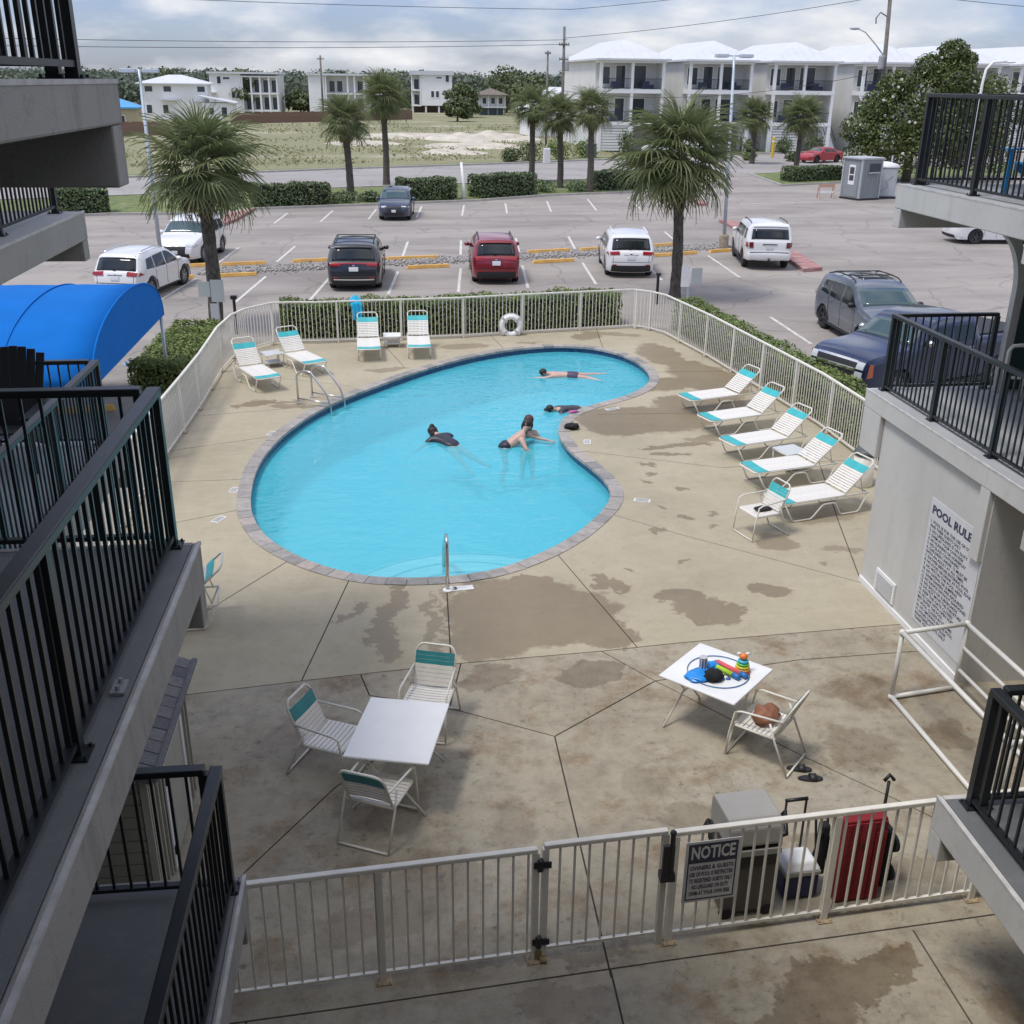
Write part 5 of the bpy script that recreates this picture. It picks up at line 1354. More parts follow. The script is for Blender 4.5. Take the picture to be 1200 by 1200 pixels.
# ------------------------------------------------------------------ plants
PALMG = leafmat('palm_frond_green', (0.125, 0.165, 0.068), (0.27, 0.305, 0.135), 0.4, (0.235, 0.25, 0.13), 0.28)
PALMD = M('dead_palm_frond', (0.20, 0.155, 0.095), 0.85, var=0.3, vscale=8)
def bark(name, a, b, sc=14):
    m, nt, bs = new_mat(name); p = coordv(nt)
    s = N(nt, 'ShaderNodeMapping', {'Vector': p, 'Scale': (1, 1, 0.45)}).outputs[0]
    f = noise(nt, s, sc, 6, 0.7)
    nt.links.new(ramp(nt, f, [(0.35, a), (0.68, b)]), bs.inputs['Base Color']); bs.inputs['Roughness'].default_value = 0.95
    bump(nt, bs, f, 0.9, 0.06)
    return m
BARKP = bark('palm_bark', (0.045, 0.038, 0.03), (0.16, 0.14, 0.115)); BARK = bark('tree_bark', (0.07, 0.055, 0.04), (0.2, 0.17, 0.14))
HEDGE = leafmat('hedge_leaf', (0.095, 0.15, 0.038), (0.235, 0.31, 0.09), 0.5, (0.22, 0.245, 0.085), 0.2)
HEDGED = leafmat('dark_hedge_leaf', (0.055, 0.09, 0.04), (0.155, 0.205, 0.085), 0.4, (0.16, 0.19, 0.09))
TREEG = leafmat('broadleaf', (0.050, 0.075, 0.032), (0.13, 0.165, 0.065), 0.5, (0.16, 0.18, 0.08))
MAGG = leafmat('magnolia_leaf', (0.045, 0.072, 0.022), (0.135, 0.17, 0.05), 0.25, (0.16, 0.18, 0.06), 0.15)
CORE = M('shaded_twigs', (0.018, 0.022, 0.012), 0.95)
FLOWER = M('white_blossom', (0.72, 0.70, 0.62), 0.6)

def frond_mesh(seed, L=1.0, petiole=0.72, mat=None, nl=26, droop=0.48):
    """costapalmate fan: a stalk along +x, leaflets spread from its end, tips drooping"""
    g = random.Random(seed); mb = MB()
    # stalk
    mb.tube([(0, 0, 0), (petiole * 0.5, 0, 0.05), (petiole, 0, 0.0)], 0.016, 5, r1=0.009)
    for k in range(nl):
        u_ = k / (nl - 1) * 2 - 1
        a = u_ * R(118) + g.uniform(-0.04, 0.04)
        ln = L * (0.72 + 0.28 * math.cos(u_ * 1.5)) * g.uniform(0.88, 1.08)
        base = Vector((petiole + 0.22 * (1 - abs(u_)), 0.02 * u_, -0.03 * (1 - abs(u_))))
        d = Vector((math.cos(a), math.sin(a), 0.20 - 0.10 * abs(u_)))
        side = Vector((-math.sin(a), math.cos(a), 0))
        w0 = 0.029
        P = []; dr = droop * g.uniform(0.8, 1.5)
        for s_ in (0, 0.35, 0.7, 1.0):
            p = base + d * ln * s_ + Vector((0, 0, -dr * ln * max(0, s_ - 0.25) ** 2))
            w = w0 * (0.55 if s_ == 0 else (1.0 if s_ == 0.35 else (0.62 if s_ == 0.7 else 0.06)))
            P.append((p - side * w + Vector((0, 0, 0.012)), p + Vector((0, 0, -0.008)), p + side * w + Vector((0, 0, 0.012))))
        o = len(mb.v)
        for tr in P: mb.v += [tuple(q) for q in tr]
        for i in range(3):
            b_ = o + i * 3
            mb.f += [(b_, b_ + 1, b_ + 4, b_ + 3), (b_ + 1, b_ + 2, b_ + 5, b_ + 4)]
    return mesh_of('frond', mb, mat)
FR = [frond_mesh(i, mat=PALMG, droop=0.45 + 0.12 * i) for i in range(5)]
FRD = [frond_mesh(20 + i, L=0.75, petiole=0.6, mat=PALMD, droop=1.4, nl=16) for i in range(2)]
def palm(label, x, y, zc, rad, base=(0, 0), nf=58, tr=0.19, group=None, seed=0, dead=10, fine=True):
    g = random.Random(seed)
    t = thing('palm_tree', label, 'palm tree', (x, y, 0.0), 0, group)
    dxy = Vector((base[0], base[1], 0))
    pts = []; rr = []
    for k in range(15):
        u_ = k / 14
        pts.append(Vector((0, 0, -0.05)) + Vector((dxy.x * u_ ** 1.3, dxy.y * u_, zc * u_)) + Vector((0.04 * math.sin(u_ * 5), 0, 0)))
    mb = MB(); n = 14; vs = []
    for k, p in enumerate(pts):
        r_ = tr * (1.22 - 0.35 * (k / 14) + (0.30 if k == 0 else 0)) * (1 + g.uniform(-0.05, 0.05))
        if k > 11: r_ *= 1.22
        vs += [(p.x + r_ * math.cos(2 * PI * i / n) * (1 + g.uniform(-.05, .05)), p.y + r_ * math.sin(2 * PI * i / n) * (1 + g.uniform(-.05, .05)), p.z) for i in range(n)]
    fs = [(k * n + i, k * n + (i + 1) % n, (k + 1) * n + (i + 1) % n, (k + 1) * n + i) for k in range(14) for i in range(n)]
    mb.add(vs, fs); mb.f.append(tuple(14 * n + i for i in range(n)))
    obj('trunk', mb, BARKP, t, True)
    s = rad / 1.75
    top = pts[-1]
    for k in range(nf):
        u_ = (k + 0.5) / nf
        el = R(80) - R(128) * u_ ** 0.9 + g.uniform(-0.14, 0.14)
        az = k * 2.39996 + g.uniform(-0.25, 0.25)
        o = put('frond', g.choice(FR), t)
        sc = s * g.uniform(0.86, 1.10) * (0.80 if u_ < 0.15 else 1)
        o.matrix_basis = Matrix.Translation(top + Vector((0, 0, 0.10 - 0.30 * u_))) @ Matrix.Rotation(az, 4, 'Z') @ Matrix.Rotation(-el, 4, 'Y') @ Matrix.Rotation(g.uniform(-0.5, 0.5), 4, 'X') @ Matrix.Diagonal((sc, sc, sc, 1))
    for k in range(dead):
        o = put('dead_frond', g.choice(FRD), t); sc = s * g.uniform(0.7, 1.0)
        o.matrix_basis = Matrix.Translation(top + Vector((0, 0, -0.35))) @ Matrix.Rotation(k * 2.39996, 4, 'Z') @ Matrix.Rotation(R(g.uniform(48, 80)), 4, 'Y') @ Matrix.Diagonal((sc, sc, sc, 1))
    # old leaf boots under the crown
    bt = MB()
    for k in range(26):
        az = k * 2.39996; z = top.z - 0.15 - k * 0.035
        a = Vector((math.cos(az) * tr * 0.9, math.sin(az) * tr * 0.9, z)) + Vector((top.x, top.y, 0)); b = a + Vector((math.cos(az) * 0.12, math.sin(az) * 0.12, 0.22))
        bt.bar(a, b, 0.07, 0.025)
    obj('leaf_boots', bt, PALMD, t)
    return t
palm('large palm at the left, its trunk in front of a white SUV', -5.46, 32.4, 4.85, 1.85, (0.05, 0), 44, 0.185, None, 1)
palm('large palm on the right between a white SUV and the pool fence', 9.86, 36.2, 5.0, 2.22, (-0.12, 0), 46, 0.17, None, 2)
G = 'palms along the far edge of the car park'
for i, (lab, x, y, z, r_) in enumerate([('far palm left of the dark hatchback, the lower of that pair', -2.57, 68.4, 4.9, 1.75), ('far palm standing just behind the dark hatchback', -0.35, 79.6, 6.1, 2.0), ('far palm at the left of the roadside trio', 10.45, 81.2, 5.5, 1.75),
                                 ('far palm in the middle of the trio, before the utility pole', 11.95, 76.7, 5.1, 1.75), ('far palm at the right of the trio, next to the first townhouse', 13.55, 73.7, 5.5, 1.65),
                                 ('palm across the driveway in front of the third townhouse', 37.0, 97.0, 4.5, 2.2), ('paler palm half behind the palm across the driveway', 34.3, 101.5, 4.4, 2.0)]):
    palm(lab, x, y, z, r_, (0.1 * (i % 3 - 1), 0), 40, 0.20, G, 10 + i, 8)

def hedge(label, pts, w, h, m, size, n, seed=0, z=0.0, name='hedge', cat='hedge', rnd_top=0.12):
    """clipped hedge along a polyline: dark twig core and a shell of leaves"""
    g = np.random.default_rng(seed)
    t = thing(name, label, cat, (pts[0][0], pts[0][1], z))
    o = np.array([pts[0][0], pts[0][1], 0])
    segs = [(Vector((*a, 0)), Vector((*b, 0))) for a, b in zip(pts[:-1], pts[1:])]
    Ls = np.array([(b - a).length for a, b in segs]); tot = Ls.sum()
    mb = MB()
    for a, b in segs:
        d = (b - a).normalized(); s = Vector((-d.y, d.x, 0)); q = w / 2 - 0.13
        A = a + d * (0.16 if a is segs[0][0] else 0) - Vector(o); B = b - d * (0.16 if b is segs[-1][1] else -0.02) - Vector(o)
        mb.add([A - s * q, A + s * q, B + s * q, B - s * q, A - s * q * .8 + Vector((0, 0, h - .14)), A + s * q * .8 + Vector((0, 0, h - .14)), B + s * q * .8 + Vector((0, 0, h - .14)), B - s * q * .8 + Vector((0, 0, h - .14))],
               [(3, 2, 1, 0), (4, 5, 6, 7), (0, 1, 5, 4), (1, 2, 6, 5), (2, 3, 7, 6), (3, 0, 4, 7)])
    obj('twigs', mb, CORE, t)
    s_ = g.uniform(0, tot, n); idx = np.searchsorted(np.cumsum(Ls), s_); base = np.concatenate([[0], np.cumsum(Ls)])[idx]
    A = np.array([tuple(a) for a, b in segs])[idx]; D = np.array([tuple((b - a).normalized()) for a, b in segs])[idx]; Sd = np.stack([-D[:, 1], D[:, 0], 0 * D[:, 0]], 1)
    face = g.uniform(0, 2 * h + w, n)
    off = np.where(face < h, -w / 2, np.where(face < 2 * h, w / 2, g.uniform(-w / 2, w / 2, n)))
    zz = np.where(face < h, face, np.where(face < 2 * h, face - h, h))
    end = g.uniform(0, 1, n) < (2 * w / (2 * tot + w)); 
    lump = 0.05 * np.sin(s_ * 2.1 + seed) + 0.035 * np.sin(s_ * 5.3)
    dep = np.abs(g.normal(0, 0.055, n))
    sgn = np.sign(off)
    zt = np.where(face >= 2 * h, zz - dep + lump + g.normal(0, 0.02, n), zz * (1 + lump * 0.3))
    rim = np.clip((zt - (h - 0.22)) / 0.22, 0, 1)
    offr = np.where(face < 2 * h, off * (1 - 0.18 * rim) - sgn * dep, off)
    along = s_ - base
    which = g.uniform(0, 1, n) < 0.5
    end = g.uniform(0, 1, n) < max(0.04, 1.6 * w / (2 * tot + w))
    A[end] = np.where(which[end][:, None], np.array(tuple(segs[0][0])), np.array(tuple(segs[-1][1])))
    D[end] = np.where(which[end][:, None], -D[0] if False else np.array(tuple((segs[0][0] - segs[0][1]).normalized())), np.array(tuple((segs[-1][1] - segs[-1][0]).normalized())))
    Sd[end] = np.stack([-D[end][:, 1], D[end][:, 0], 0 * D[end][:, 0]], 1)
    along = np.where(end, -np.abs(g.normal(0, 0.06, n)), along)
    offr = np.where(end, g.uniform(-w / 2, w / 2, n) * 0.95, offr); zt = np.where(end, g.uniform(0, h, n), zt)
    P = A + D * along[:, None] + Sd * offr[:, None]; P[:, 2] = np.maximum(0.02, zt)
    Nn = np.where((face < 2 * h)[:, None], Sd * sgn[:, None], np.array([[0, 0, 1.0]])) + np.array([[0, 0, 0.3]])
    Nn[end] = D[end]
    lo = put('foliage', leaves('foliage', P - o, Nn, size, m, seed, 0.6, 0.75), t)
    return t
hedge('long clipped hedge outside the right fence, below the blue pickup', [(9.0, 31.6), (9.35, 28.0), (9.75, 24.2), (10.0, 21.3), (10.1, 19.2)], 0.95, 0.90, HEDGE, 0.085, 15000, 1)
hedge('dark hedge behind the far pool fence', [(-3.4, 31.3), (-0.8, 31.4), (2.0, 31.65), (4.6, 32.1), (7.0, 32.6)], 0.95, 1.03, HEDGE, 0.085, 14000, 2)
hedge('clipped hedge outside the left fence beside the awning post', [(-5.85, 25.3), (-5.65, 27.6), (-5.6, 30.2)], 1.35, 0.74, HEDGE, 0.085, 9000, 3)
GH = 'hedges along the far edge of the car park'
for i, (lab, a, b, h, w) in enumerate([('far hedge behind the left palm crown', (-8.3, 65.4), (-3.8, 66.6), 1.3, 1.5), ('far hedge to the right of the dark hatchback', (0.4, 68.6), (4.0, 69.4), 1.35, 1.5), ('far hedge between the white post and the palm trio', (5.3, 70.2), (9.3, 72.4), 1.45, 1.6),
                                        ('far hedge partly behind the right palm crown', (14.0, 75.3), (20.2, 77.6), 1.3, 1.5), ('far hedge at the extreme left, beneath the corner landing', (-18.6, 61.9), (-15.8, 62.7), 1.35, 1.5), ('hedge across the driveway beside the portable toilets', (30.6, 82.0), (35.6, 84.0), 1.1, 1.5)]):
    h_ = hedge(lab, [a, b], w, h, HEDGED, 0.15, 3600, 20 + i)
    h_['group'] = GH

def ball_leaves(rng, centers, radii, n):
    """points in the outer part of several ellipsoids"""
    k = rng.integers(0, len(centers), n)
    d = rng.normal(0, 1, (n, 3)); d /= np.linalg.norm(d, axis=1, keepdims=True)
    r_ = np.clip(rng.normal(0.86, 0.16, n), 0.2, 1.1)[:, None]
    return np.asarray(centers)[k] + d * np.asarray(radii)[k] * r_, d
def shrub(label, x, y, r_, h, m, n, size, seed, name='shrub', cat='shrub', group=None, z=0.0):
    g = np.random.default_rng(seed)
    t = thing(name, label, cat, (x, y, z), 0, group)
    cs = [(g.uniform(-.4, .4) * r_, g.uniform(-.4, .4) * r_, h * g.uniform(0.35, 0.6)) for _ in range(5)]
    P, d = ball_leaves(g, cs, [(r_ * .62, r_ * .62, h * .45)] * 5, n)
    P[:, 2] = np.maximum(0.02, P[:, 2])
    put('foliage', leaves('foliage', P, d + [0, 0, .3], size, m, seed), t)
    mb = MB()
    for k in range(5): mb.tube([(0, 0, 0), (cs[k][0] * .6, cs[k][1] * .6, cs[k][2])], 0.03, 5, r1=0.012)
    obj('stems', mb, BARK, t)
    return t
GS = 'low shrubs along the far kerb'
for i, (lab, x, y, r_, h) in enumerate([('low shrub at the foot of the left pair of far palms', -2.9, 67.2, 1.1, 0.8), ('low shrub left of the trio palms trunk', 10.3, 73.6, 1.0, 0.9), ('low shrub between the middle and right palm of the trio', 12.9, 74.2, 1.1, 0.8), ('small shrub against the dark hatchback', -1.4, 67.8, 0.7, 0.7)]):
    shrub(lab, x, y, r_, h, HEDGED, 700, 0.16, 50 + i, group=GS)
GS2 = 'bushes in front of the townhouses'
for i, (lab, x, y, r_, h) in enumerate([('olive bush at the edge of the vacant plot by the pole', 13.2, 103.5, 1.6, 1.9), ('bright bush behind the middle trio palm', 16.5, 106.5, 1.5, 1.9), ('bush under the first townhouse corner', 19.3, 109.5, 1.6, 2.0), ('bush left of the small white box', 11.0, 102.5, 1.1, 1.4), ('small bush by the townhouse steps', 24.5, 112.6, 1.0, 2.4),
                                          ('bush beneath the second townhouse', 36.5, 116.3, 1.3, 1.8), ('dark bush right of the yellow bollard', 43.0, 117.2, 1.2, 1.7), ('bush beside the red car', 46.5, 117.5, 1.5, 2.0), ('bush at the left of the yellow bollard', 38.9, 116.4, 1.0, 1.5), ('spiky low plant by the driveway', 35.5, 106.0, 0.7, 0.7), ('spiky low plant in front of the red car', 39.5, 104.6, 0.9, 0.9), ('tuft plant on the far kerb', 33.0, 105.0, 0.6, 0.7)]):
    shrub(lab, x, y, r_, h, HEDGE if i in (1, 2, 9) else TREEG, 700, 0.26, 70 + i, group=GS2)

def tree(label, x, y, h, r_, m, n, size, seed, name='broadleaf_tree', cat='tree', group=None, blobs=9, low=0.35, flowers=0, squash=1.0, blob_list=None):
    g = np.random.default_rng(seed)
    t = thing(name, label, cat, (x, y, 0), 0, group)
    cs = []; rs = []
    for k in range(blobs):
        a = k * 2.4 + g.uniform(-.3, .3); u_ = (k + .5) / blobs
        z = h * (low + (0.86 - low) * u_)
        rr = r_ * (0.62 * math.sin(PI * min(1, 0.25 + u_ * 0.72)) + 0.08) * math.sqrt(g.uniform(0.35, 1))
        cs.append((rr * math.cos(a), rr * math.sin(a), z)); rs.append((r_ * g.uniform(.38, .55), r_ * g.uniform(.38, .55), h * g.uniform(.13, .19) * squash))
    if blob_list:
        cs = [b[:3] for b in blob_list]; rs = [(b[3] * .88, b[3] * .88, b[3] * .72) for b in blob_list]; blobs = len(cs)
    P, d = ball_leaves(g, cs, rs, n)
    put('crown', leaves('crown', P, d + [0, 0, .35], size, m, seed, 0.5), t)
    mb = MB(); mb.tube([(0, 0, -0.1), (0.05, 0, h * .2), (0, 0.05, h * .5)], r_ * 0.07, 8, r1=r_ * 0.045)
    obj('trunk', mb, BARK, t, True)
    lm = MB()
    for c in cs: lm.tube([(0, 0, h * .22), (c[0] * .5, c[1] * .5, (h * .22 + c[2]) / 2), c], r_ * 0.03, 6, r1=r_ * 0.008)
    obj('limb', lm, BARK, t, True)
    if flowers:
        fm = MB()
        k = g.integers(0, blobs, flowers)
        for j in k:
            dd = g.normal(0, 1, 3); dd /= np.linalg.norm(dd); dd[1] = -abs(dd[1])
            p = np.array(cs[j]) + dd * np.array(rs[j]) * 1.02
            for q in range(6):
                a = q * PI / 3; fm.ell((p[0] + .07 * math.cos(a), p[1] - 0.03, p[2] + .06 * math.sin(a)), (.055, .04, .05), 6, 4)
        obj('blossoms', fm, FLOWER, t, True)
    return t
tree('large glossy magnolia with white blossoms beside the portable toilets', 40.6, 82.5, 10.2, 5.6, MAGG, 26000, 0.28, 5, 'magnolia_tree', 'tree', None, 26, 0.14, 30, 1.0, [(-3.6, 0, 2.0, 1.9), (-4.1, .3, 3.9, 1.7), (-2.4, -.6, 3.2, 2.3), (-3.0, .4, 5.5, 1.6), (-0.6, -1.2, 2.6, 2.4), (-1.0, -.5, 5.0, 2.4), (-1.6, .6, 7.0, 1.5), (1.0, -1.2, 4.0, 2.5), (.4, 0, 6.6, 2.2), (.9, .3, 8.3, 1.5), (2.3, -.6, 7.6, 1.9), (2.3, 0, 9.4, 1.25), (3.4, .3, 8.8, 1.1), (3.0, -.5, 5.6, 2.3), (2.6, -.8, 3.0, 2.5), (4.6, 0, 4.6, 2.0), (4.4, 0, 2.3, 2.0), (4.3, .5, 6.8, 1.5)])
tree('part of a smaller magnolia right of the large one', 47.6, 84.5, 8.4, 3.2, MAGG, 7000, 0.27, 6, 'magnolia_tree', 'tree', None, 10, 0.2, 10)
GT = 'broadleaf trees by the far houses'
for i, (lab, x, y, h, r_) in enumerate([('bushy tree left of the small stilt house', 15.0, 228, 6.8, 4.2), ('dark tree behind the small stilt house', 27.5, 262, 10.5, 6.5), ('tree right of the small stilt house', 30.5, 236, 8.6, 5.0), ('tree behind the trio of palms', 23.0, 176, 7.6, 4.0), ('tree between the tall slender house and its neighbour', -18.5, 238, 5.0, 3.6), ('tree behind the low white house', -30.0, 236, 8.8, 5.0),
                                        ('tree left of the tall narrow house', 0.5, 262, 8.0, 5.0), ('tree behind the first white house', -40.5, 214, 8.6, 4.0), ('shrubby tree at the end of the brown fence', 12.5, 205, 4.2, 3.0)]):
    tree(lab, x, y, h, r_, TREEG, 1500, 0.85, 90 + i, group=GT, blobs=7, low=0.22)
# the wooded horizon
g = np.random.default_rng(11)
cs = []; rs = []
for k in range(1500):
    y = 285 + 420 * g.uniform(0, 1) ** 1.4
    x = g.uniform(-0.62, 0.95) * y + 10
    h = g.uniform(5.8, 9.0) * (1 + 0.25 * max(0, (y - 350) / 350)) 
    r_ = g.uniform(3.5, 6.5); cs.append((x, y, h * 0.55)); rs.append((r_, r_, h * 0.5))
P, d = ball_leaves(g, cs, rs, 300000)
WOOD = leafmat('far_wood_leaf', (0.095, 0.125, 0.095), (0.15, 0.185, 0.13), 0.7, (0.165, 0.19, 0.14), 0.2)  # distance haze put into the leaf colours, paler and bluer
tag(put('distant_woods', leaves('distant_woods', P, d + [0, 0, .4], 1.25, WOOD, 3, 0.7)), kind='stuff')
# dry grass tufts on the vacant plot and verge
n = 15000
y = 96 + 95 * g.uniform(0, 1, n) ** 1.3; x = -0.30 * y + g.uniform(0, 1, n) * (0.45 * y + 8)
keep = (y > 96 + 0.46 * (x - 0) + 6) & (np.sin(x * 0.35 + y * 0.11) + np.sin(y * 0.27 - x * .1) + g.normal(0, .6, n) > -0.5)
P = np.stack([x, y, np.full(n, 0.05)], 1)[keep]
m_ = leafmat('dry_grass_blade', (0.20, 0.20, 0.10), (0.29, 0.275, 0.155), 0.9, (0.235, 0.24, 0.12))
tag(put('dry_grass', leaves('dry_grass', P, np.tile([0.0, -0.45, 0.9], (len(P), 1)), 0.34, m_, 8, 0.5, 0.6)), kind='stuff')
# ------------------------------------------------------------------ far buildings
HW = M('white_house_siding', (0.80, 0.80, 0.785), 0.75, var=0.05, vscale=0.5); HG = M('pale_grey_siding', (0.64, 0.64, 0.62), 0.75, var=0.05, vscale=0.5)
ROOFW = M('white_metal_roof', (0.60, 0.615, 0.63), 0.5, var=0.05, vscale=0.6); ROOFB = M('brown_shingle_roof', (0.17, 0.145, 0.12), 0.9, var=0.15, vscale=2); ROOFBL = M('blue_metal_roof', (0.09, 0.33, 0.62), 0.5)
TRIM = M('white_trim', (0.82, 0.82, 0.80), 0.55); DARKR = M('dark_balcony_rail', (0.03, 0.035, 0.045), 0.5); BOARD = M('weathered_fence_board', (0.20, 0.125, 0.095), 0.9, var=0.2, vscale=3)
def gable(mb, x0, x1, y0, y1, z, h, ov=0.45, ridge=0.35):
    """hip roof"""
    a, b, c, d = x0 - ov, x1 + ov, y0 - ov, y1 + ov
    W_, D_ = b - a, d - c; cx, cy = (a + b) / 2, (c + d) / 2
    if W_ > D_: r0_, r1_ = (a + D_ / 2 * 1.0, cy), (b - D_ / 2 * 1.0, cy)
    else: r0_, r1_ = (cx, c + W_ / 2), (cx, d - W_ / 2)
    vs = [(a, c, z), (b, c, z), (b, d, z), (a, d, z), (r0_[0], r0_[1], z + h), (r1_[0], r1_[1], z + h), (a, c, z - 0.18), (b, c, z - 0.18), (b, d, z - 0.18), (a, d, z - 0.18)]
    if W_ > D_: fs = [(0, 1, 5, 4), (2, 3, 4, 5), (3, 0, 4), (1, 2, 5)]
    else: fs = [(0, 1, 4), (1, 2, 5, 4), (2, 3, 5), (3, 0, 4, 5)]
    fs += [(9, 8, 7, 6), (0, 6, 7, 1), (1, 7, 8, 2), (2, 8, 9, 3), (3, 9, 6, 0)]
    return mb.add(vs, fs)

def window(parent, x, z, w, h, y, frame=0.09):
    fr = MB()
    fr.box(x - w / 2 - frame, x + w / 2 + frame, y - 0.06, y - 0.005, z + h, z + h + frame); fr.box(x - w / 2 - frame, x + w / 2 + frame, y - 0.06, y - 0.005, z - frame, z)
    fr.box(x - w / 2 - frame, x - w / 2, y - 0.06, y - 0.005, z, z + h); fr.box(x + w / 2, x + w / 2 + frame, y - 0.06, y - 0.005, z, z + h)
    f_ = obj('window', fr, TRIM, parent)
    obj('pane', MB().box(x - w / 2, x + w / 2, y - 0.025, y - 0.004, z, z + h), GLASSB, f_)
    return f_

def townhouse():
    t = thing('townhouse', '', 'townhouse')
    W_, D_, z1, z2, ze = 7.1, 21.0, 3.05, 6.35, 9.35
    po = 2.3
    b = MB(); b.box(0.002, W_, po, D_, 0, ze - 0.02); obj('wall', b, HG, t)
    b = MB(); b.box(0, W_, 0.0, po - 0.003, z1 - 0.35, z1); obj('porch_floor', b, TRIM, t)
    b = MB(); b.box(0, W_, 0.0, po - 0.003, z2 - 0.42, z2); obj('balcony_floor', b, TRIM, t)
    b = MB(); b.box(-0.1, W_ + 0.1, -0.05, po - 0.003, ze - 0.42, ze - 0.03); obj('eave_beam', b, TRIM, t)
    b = MB(); b.box(W_ - 0.35, W_, 0.4, po - 0.003, z1, ze - 0.43); obj('side_screen', b, HG, t)
    rb = MB(); gable(rb, 0, W_, 0, D_, ze, 2.0, 0.5); rf = obj('roof', rb, ROOFW, t)
    sm_ = MB()
    for k in range(9):
        x = -0.2 + k * (W_ + 0.4) / 8
        h = 2.0 * min(1, (min(x + 0.5, W_ + 0.5 - x)) / ((W_ + 1) / 2))
        sm_.bar((x, -0.45, ze + 0.02), (x, -0.5 + (W_ + 1) / 2 * h / 2.0, ze + h + 0.02), 0.05, 0.05)
    obj('roof_seam', sm_, ROOFW, rf)
    for x in (0.16, W_ / 2, W_ - 0.16):
        obj('column', MB().box(x - 0.15, x + 0.15, 0.02, 0.32, z1 + 0.002, z2 - 0.424), TRIM, t)
        obj('column', MB().box(x - 0.15, x + 0.15, 0.02, 0.32, z2 + 0.002, ze - 0.424), TRIM, t)
        obj('pier', MB().box(x - 0.2, x + 0.2, 0.02, 0.42, -0.1, z1 - 0.353), TRIM, t)
    for z in (z1, z2):
        r_ = MB(); r_.box(0.3, W_ - 0.3, 0.14, 0.19, z + 1.0, z + 1.06); r_.box(0.3, W_ - 0.3, 0.14, 0.19, z + 0.08, z + 0.13)
        for k in range(52): r_.box(0.34 + k * 0.125, 0.365 + k * 0.125, 0.15, 0.175, z + 0.13, z + 1.0)
        obj('balcony_rail', r_, DARKR, t)
        for x, w in ((1.0, 1.1), (2.75, 1.0), (4.7, 1.7)):
            window(t, x, z + (0.08 if w != 1.1 else 0.5), w, 2.25 if w != 1.1 else 1.7, po)
        f_ = MB(); f_.box(1.6, 2.4, 1.3, 1.9, z + 0.02, z + 0.75); f_.box(5.0, 5.7, 1.2, 1.8, z + 0.02, z + 0.8); f_.box(5.75, 6.3, 1.4, 1.85, z + 0.02, z + 0.45)
        obj('porch_furniture', f_, M('navy_outdoor_cushion', (0.06, 0.08, 0.14), 0.8), t)
    l_ = MB()
    for k in range(9): l_.box(0.42, W_ * 0.55, 0.10, 0.16, 0.12 + k * 0.29, 0.32 + k * 0.29)
    obj('slatted_screen', l_, TRIM, t)
    g_ = MB(); g_.box(W_ * 0.6, W_ - 0.4, po - 0.05, po - 0.005, 0.0, 2.3); obj('garage_door', g_, M('garage_door', (0.32, 0.32, 0.31), 0.7), t)
    st = MB()
    for k in range(11): st.box(W_ + 0.25, W_ + 1.35, 1.2 + k * 0.30, 1.5 + k * 0.30, 0, 0.27 * (k + 1))
    obj('stair', st, TRIM, t)
    sr = MB(); sr.bar((W_ + 0.3, 1.2, 1.1), (W_ + 0.3, 4.5, 4.0), 0.06, 0.06); sr.bar((W_ + 1.3, 1.2, 1.1), (W_ + 1.3, 4.5, 4.0), 0.06, 0.06)
    obj('stair_rail', sr, DARKR, t)
    return t
th0 = townhouse()
TH = [(22.4, 118.0, 'first townhouse from the left, with its whole side wall in view'), (32.2, 118.3, 'second townhouse, partly hidden by the right palm crown'), (41.7, 118.6, 'third townhouse, behind the palm across the driveway'), (51.9, 119.0, 'fourth townhouse, beside the magnolia'),
      (61.0, 119.3, 'fifth townhouse, glimpsed over the magnolia'), (70.6, 119.6, 'sixth townhouse at the right edge of the picture')]
for i, (x, y, lab) in enumerate(TH):
    if i == 0: o = th0
    else: o = dup(th0, (x, y, 0), 0)
    o.location = (x, y, 0.02); o.rotation_euler = (0, 0, R(1.5))
    o['label'] = lab + ', white hip roof'; o['group'] = 'row of white roofed townhouses'

# the white houses beyond the vacant plot
hA = thing('white_house', 'white two-storey house with a hip roof behind the left palm crown', 'house', (-38.0, 205, 0), R(4))
obj('wall', MB().box(-5.6, 5.8, 0, 9, 0, 6.0), HW, hA)
rb = MB(); gable(rb, -5.6, 5.8, 0, 9, 6.0, 1.4, 0.7); rr_ = obj('roof', rb, ROOFW, hA)
obj('porch_roof', MB().box(-2.2, 0.6, -1.6, -0.02, 3.2, 3.4), ROOFW, hA); obj('porch_roof', MB().box(3.4, 6.0, -1.6, -0.02, 3.0, 3.2), ROOFW, hA)
for x in (-1.0, 4.8, -4.2): window(hA, x, 4.6, 1.3, 0.9, 0)
for x in (-4.4, -1.6): window(hA, x, 1.0, 0.9, 1.4, 0)
hA2 = thing('low_white_house', 'low white house with a sloping roof between two taller white houses', 'house', (-29.6, 200, 0), R(2))
obj('wall', MB().box(-2.8, 2.4, 0, 7, 0, 2.9), HW, hA2)
rb = MB(); rb.add([(-3.3, -0.5, 4.1), (2.9, -0.5, 2.95), (2.9, 7.4, 2.95), (-3.3, 7.4, 4.1), (-3.3, -0.5, 3.9), (2.9, -0.5, 2.75), (2.9, 7.4, 2.75), (-3.3, 7.4, 3.9)], [(0, 1, 2, 3), (7, 6, 5, 4), (0, 4, 5, 1), (1, 5, 6, 2), (2, 6, 7, 3), (3, 7, 4, 0)]); obj('roof', rb, ROOFW, hA2)
window(hA2, 0.9, 0.7, 0.9, 1.5, 0); window(hA2, -1.3, 1.0, 0.8, 1.1, 0)
hB = thing('modern_house', 'tall white flat-roofed house with two tiers of columned balconies', 'house', (-29.0, 232, 0), R(-3))
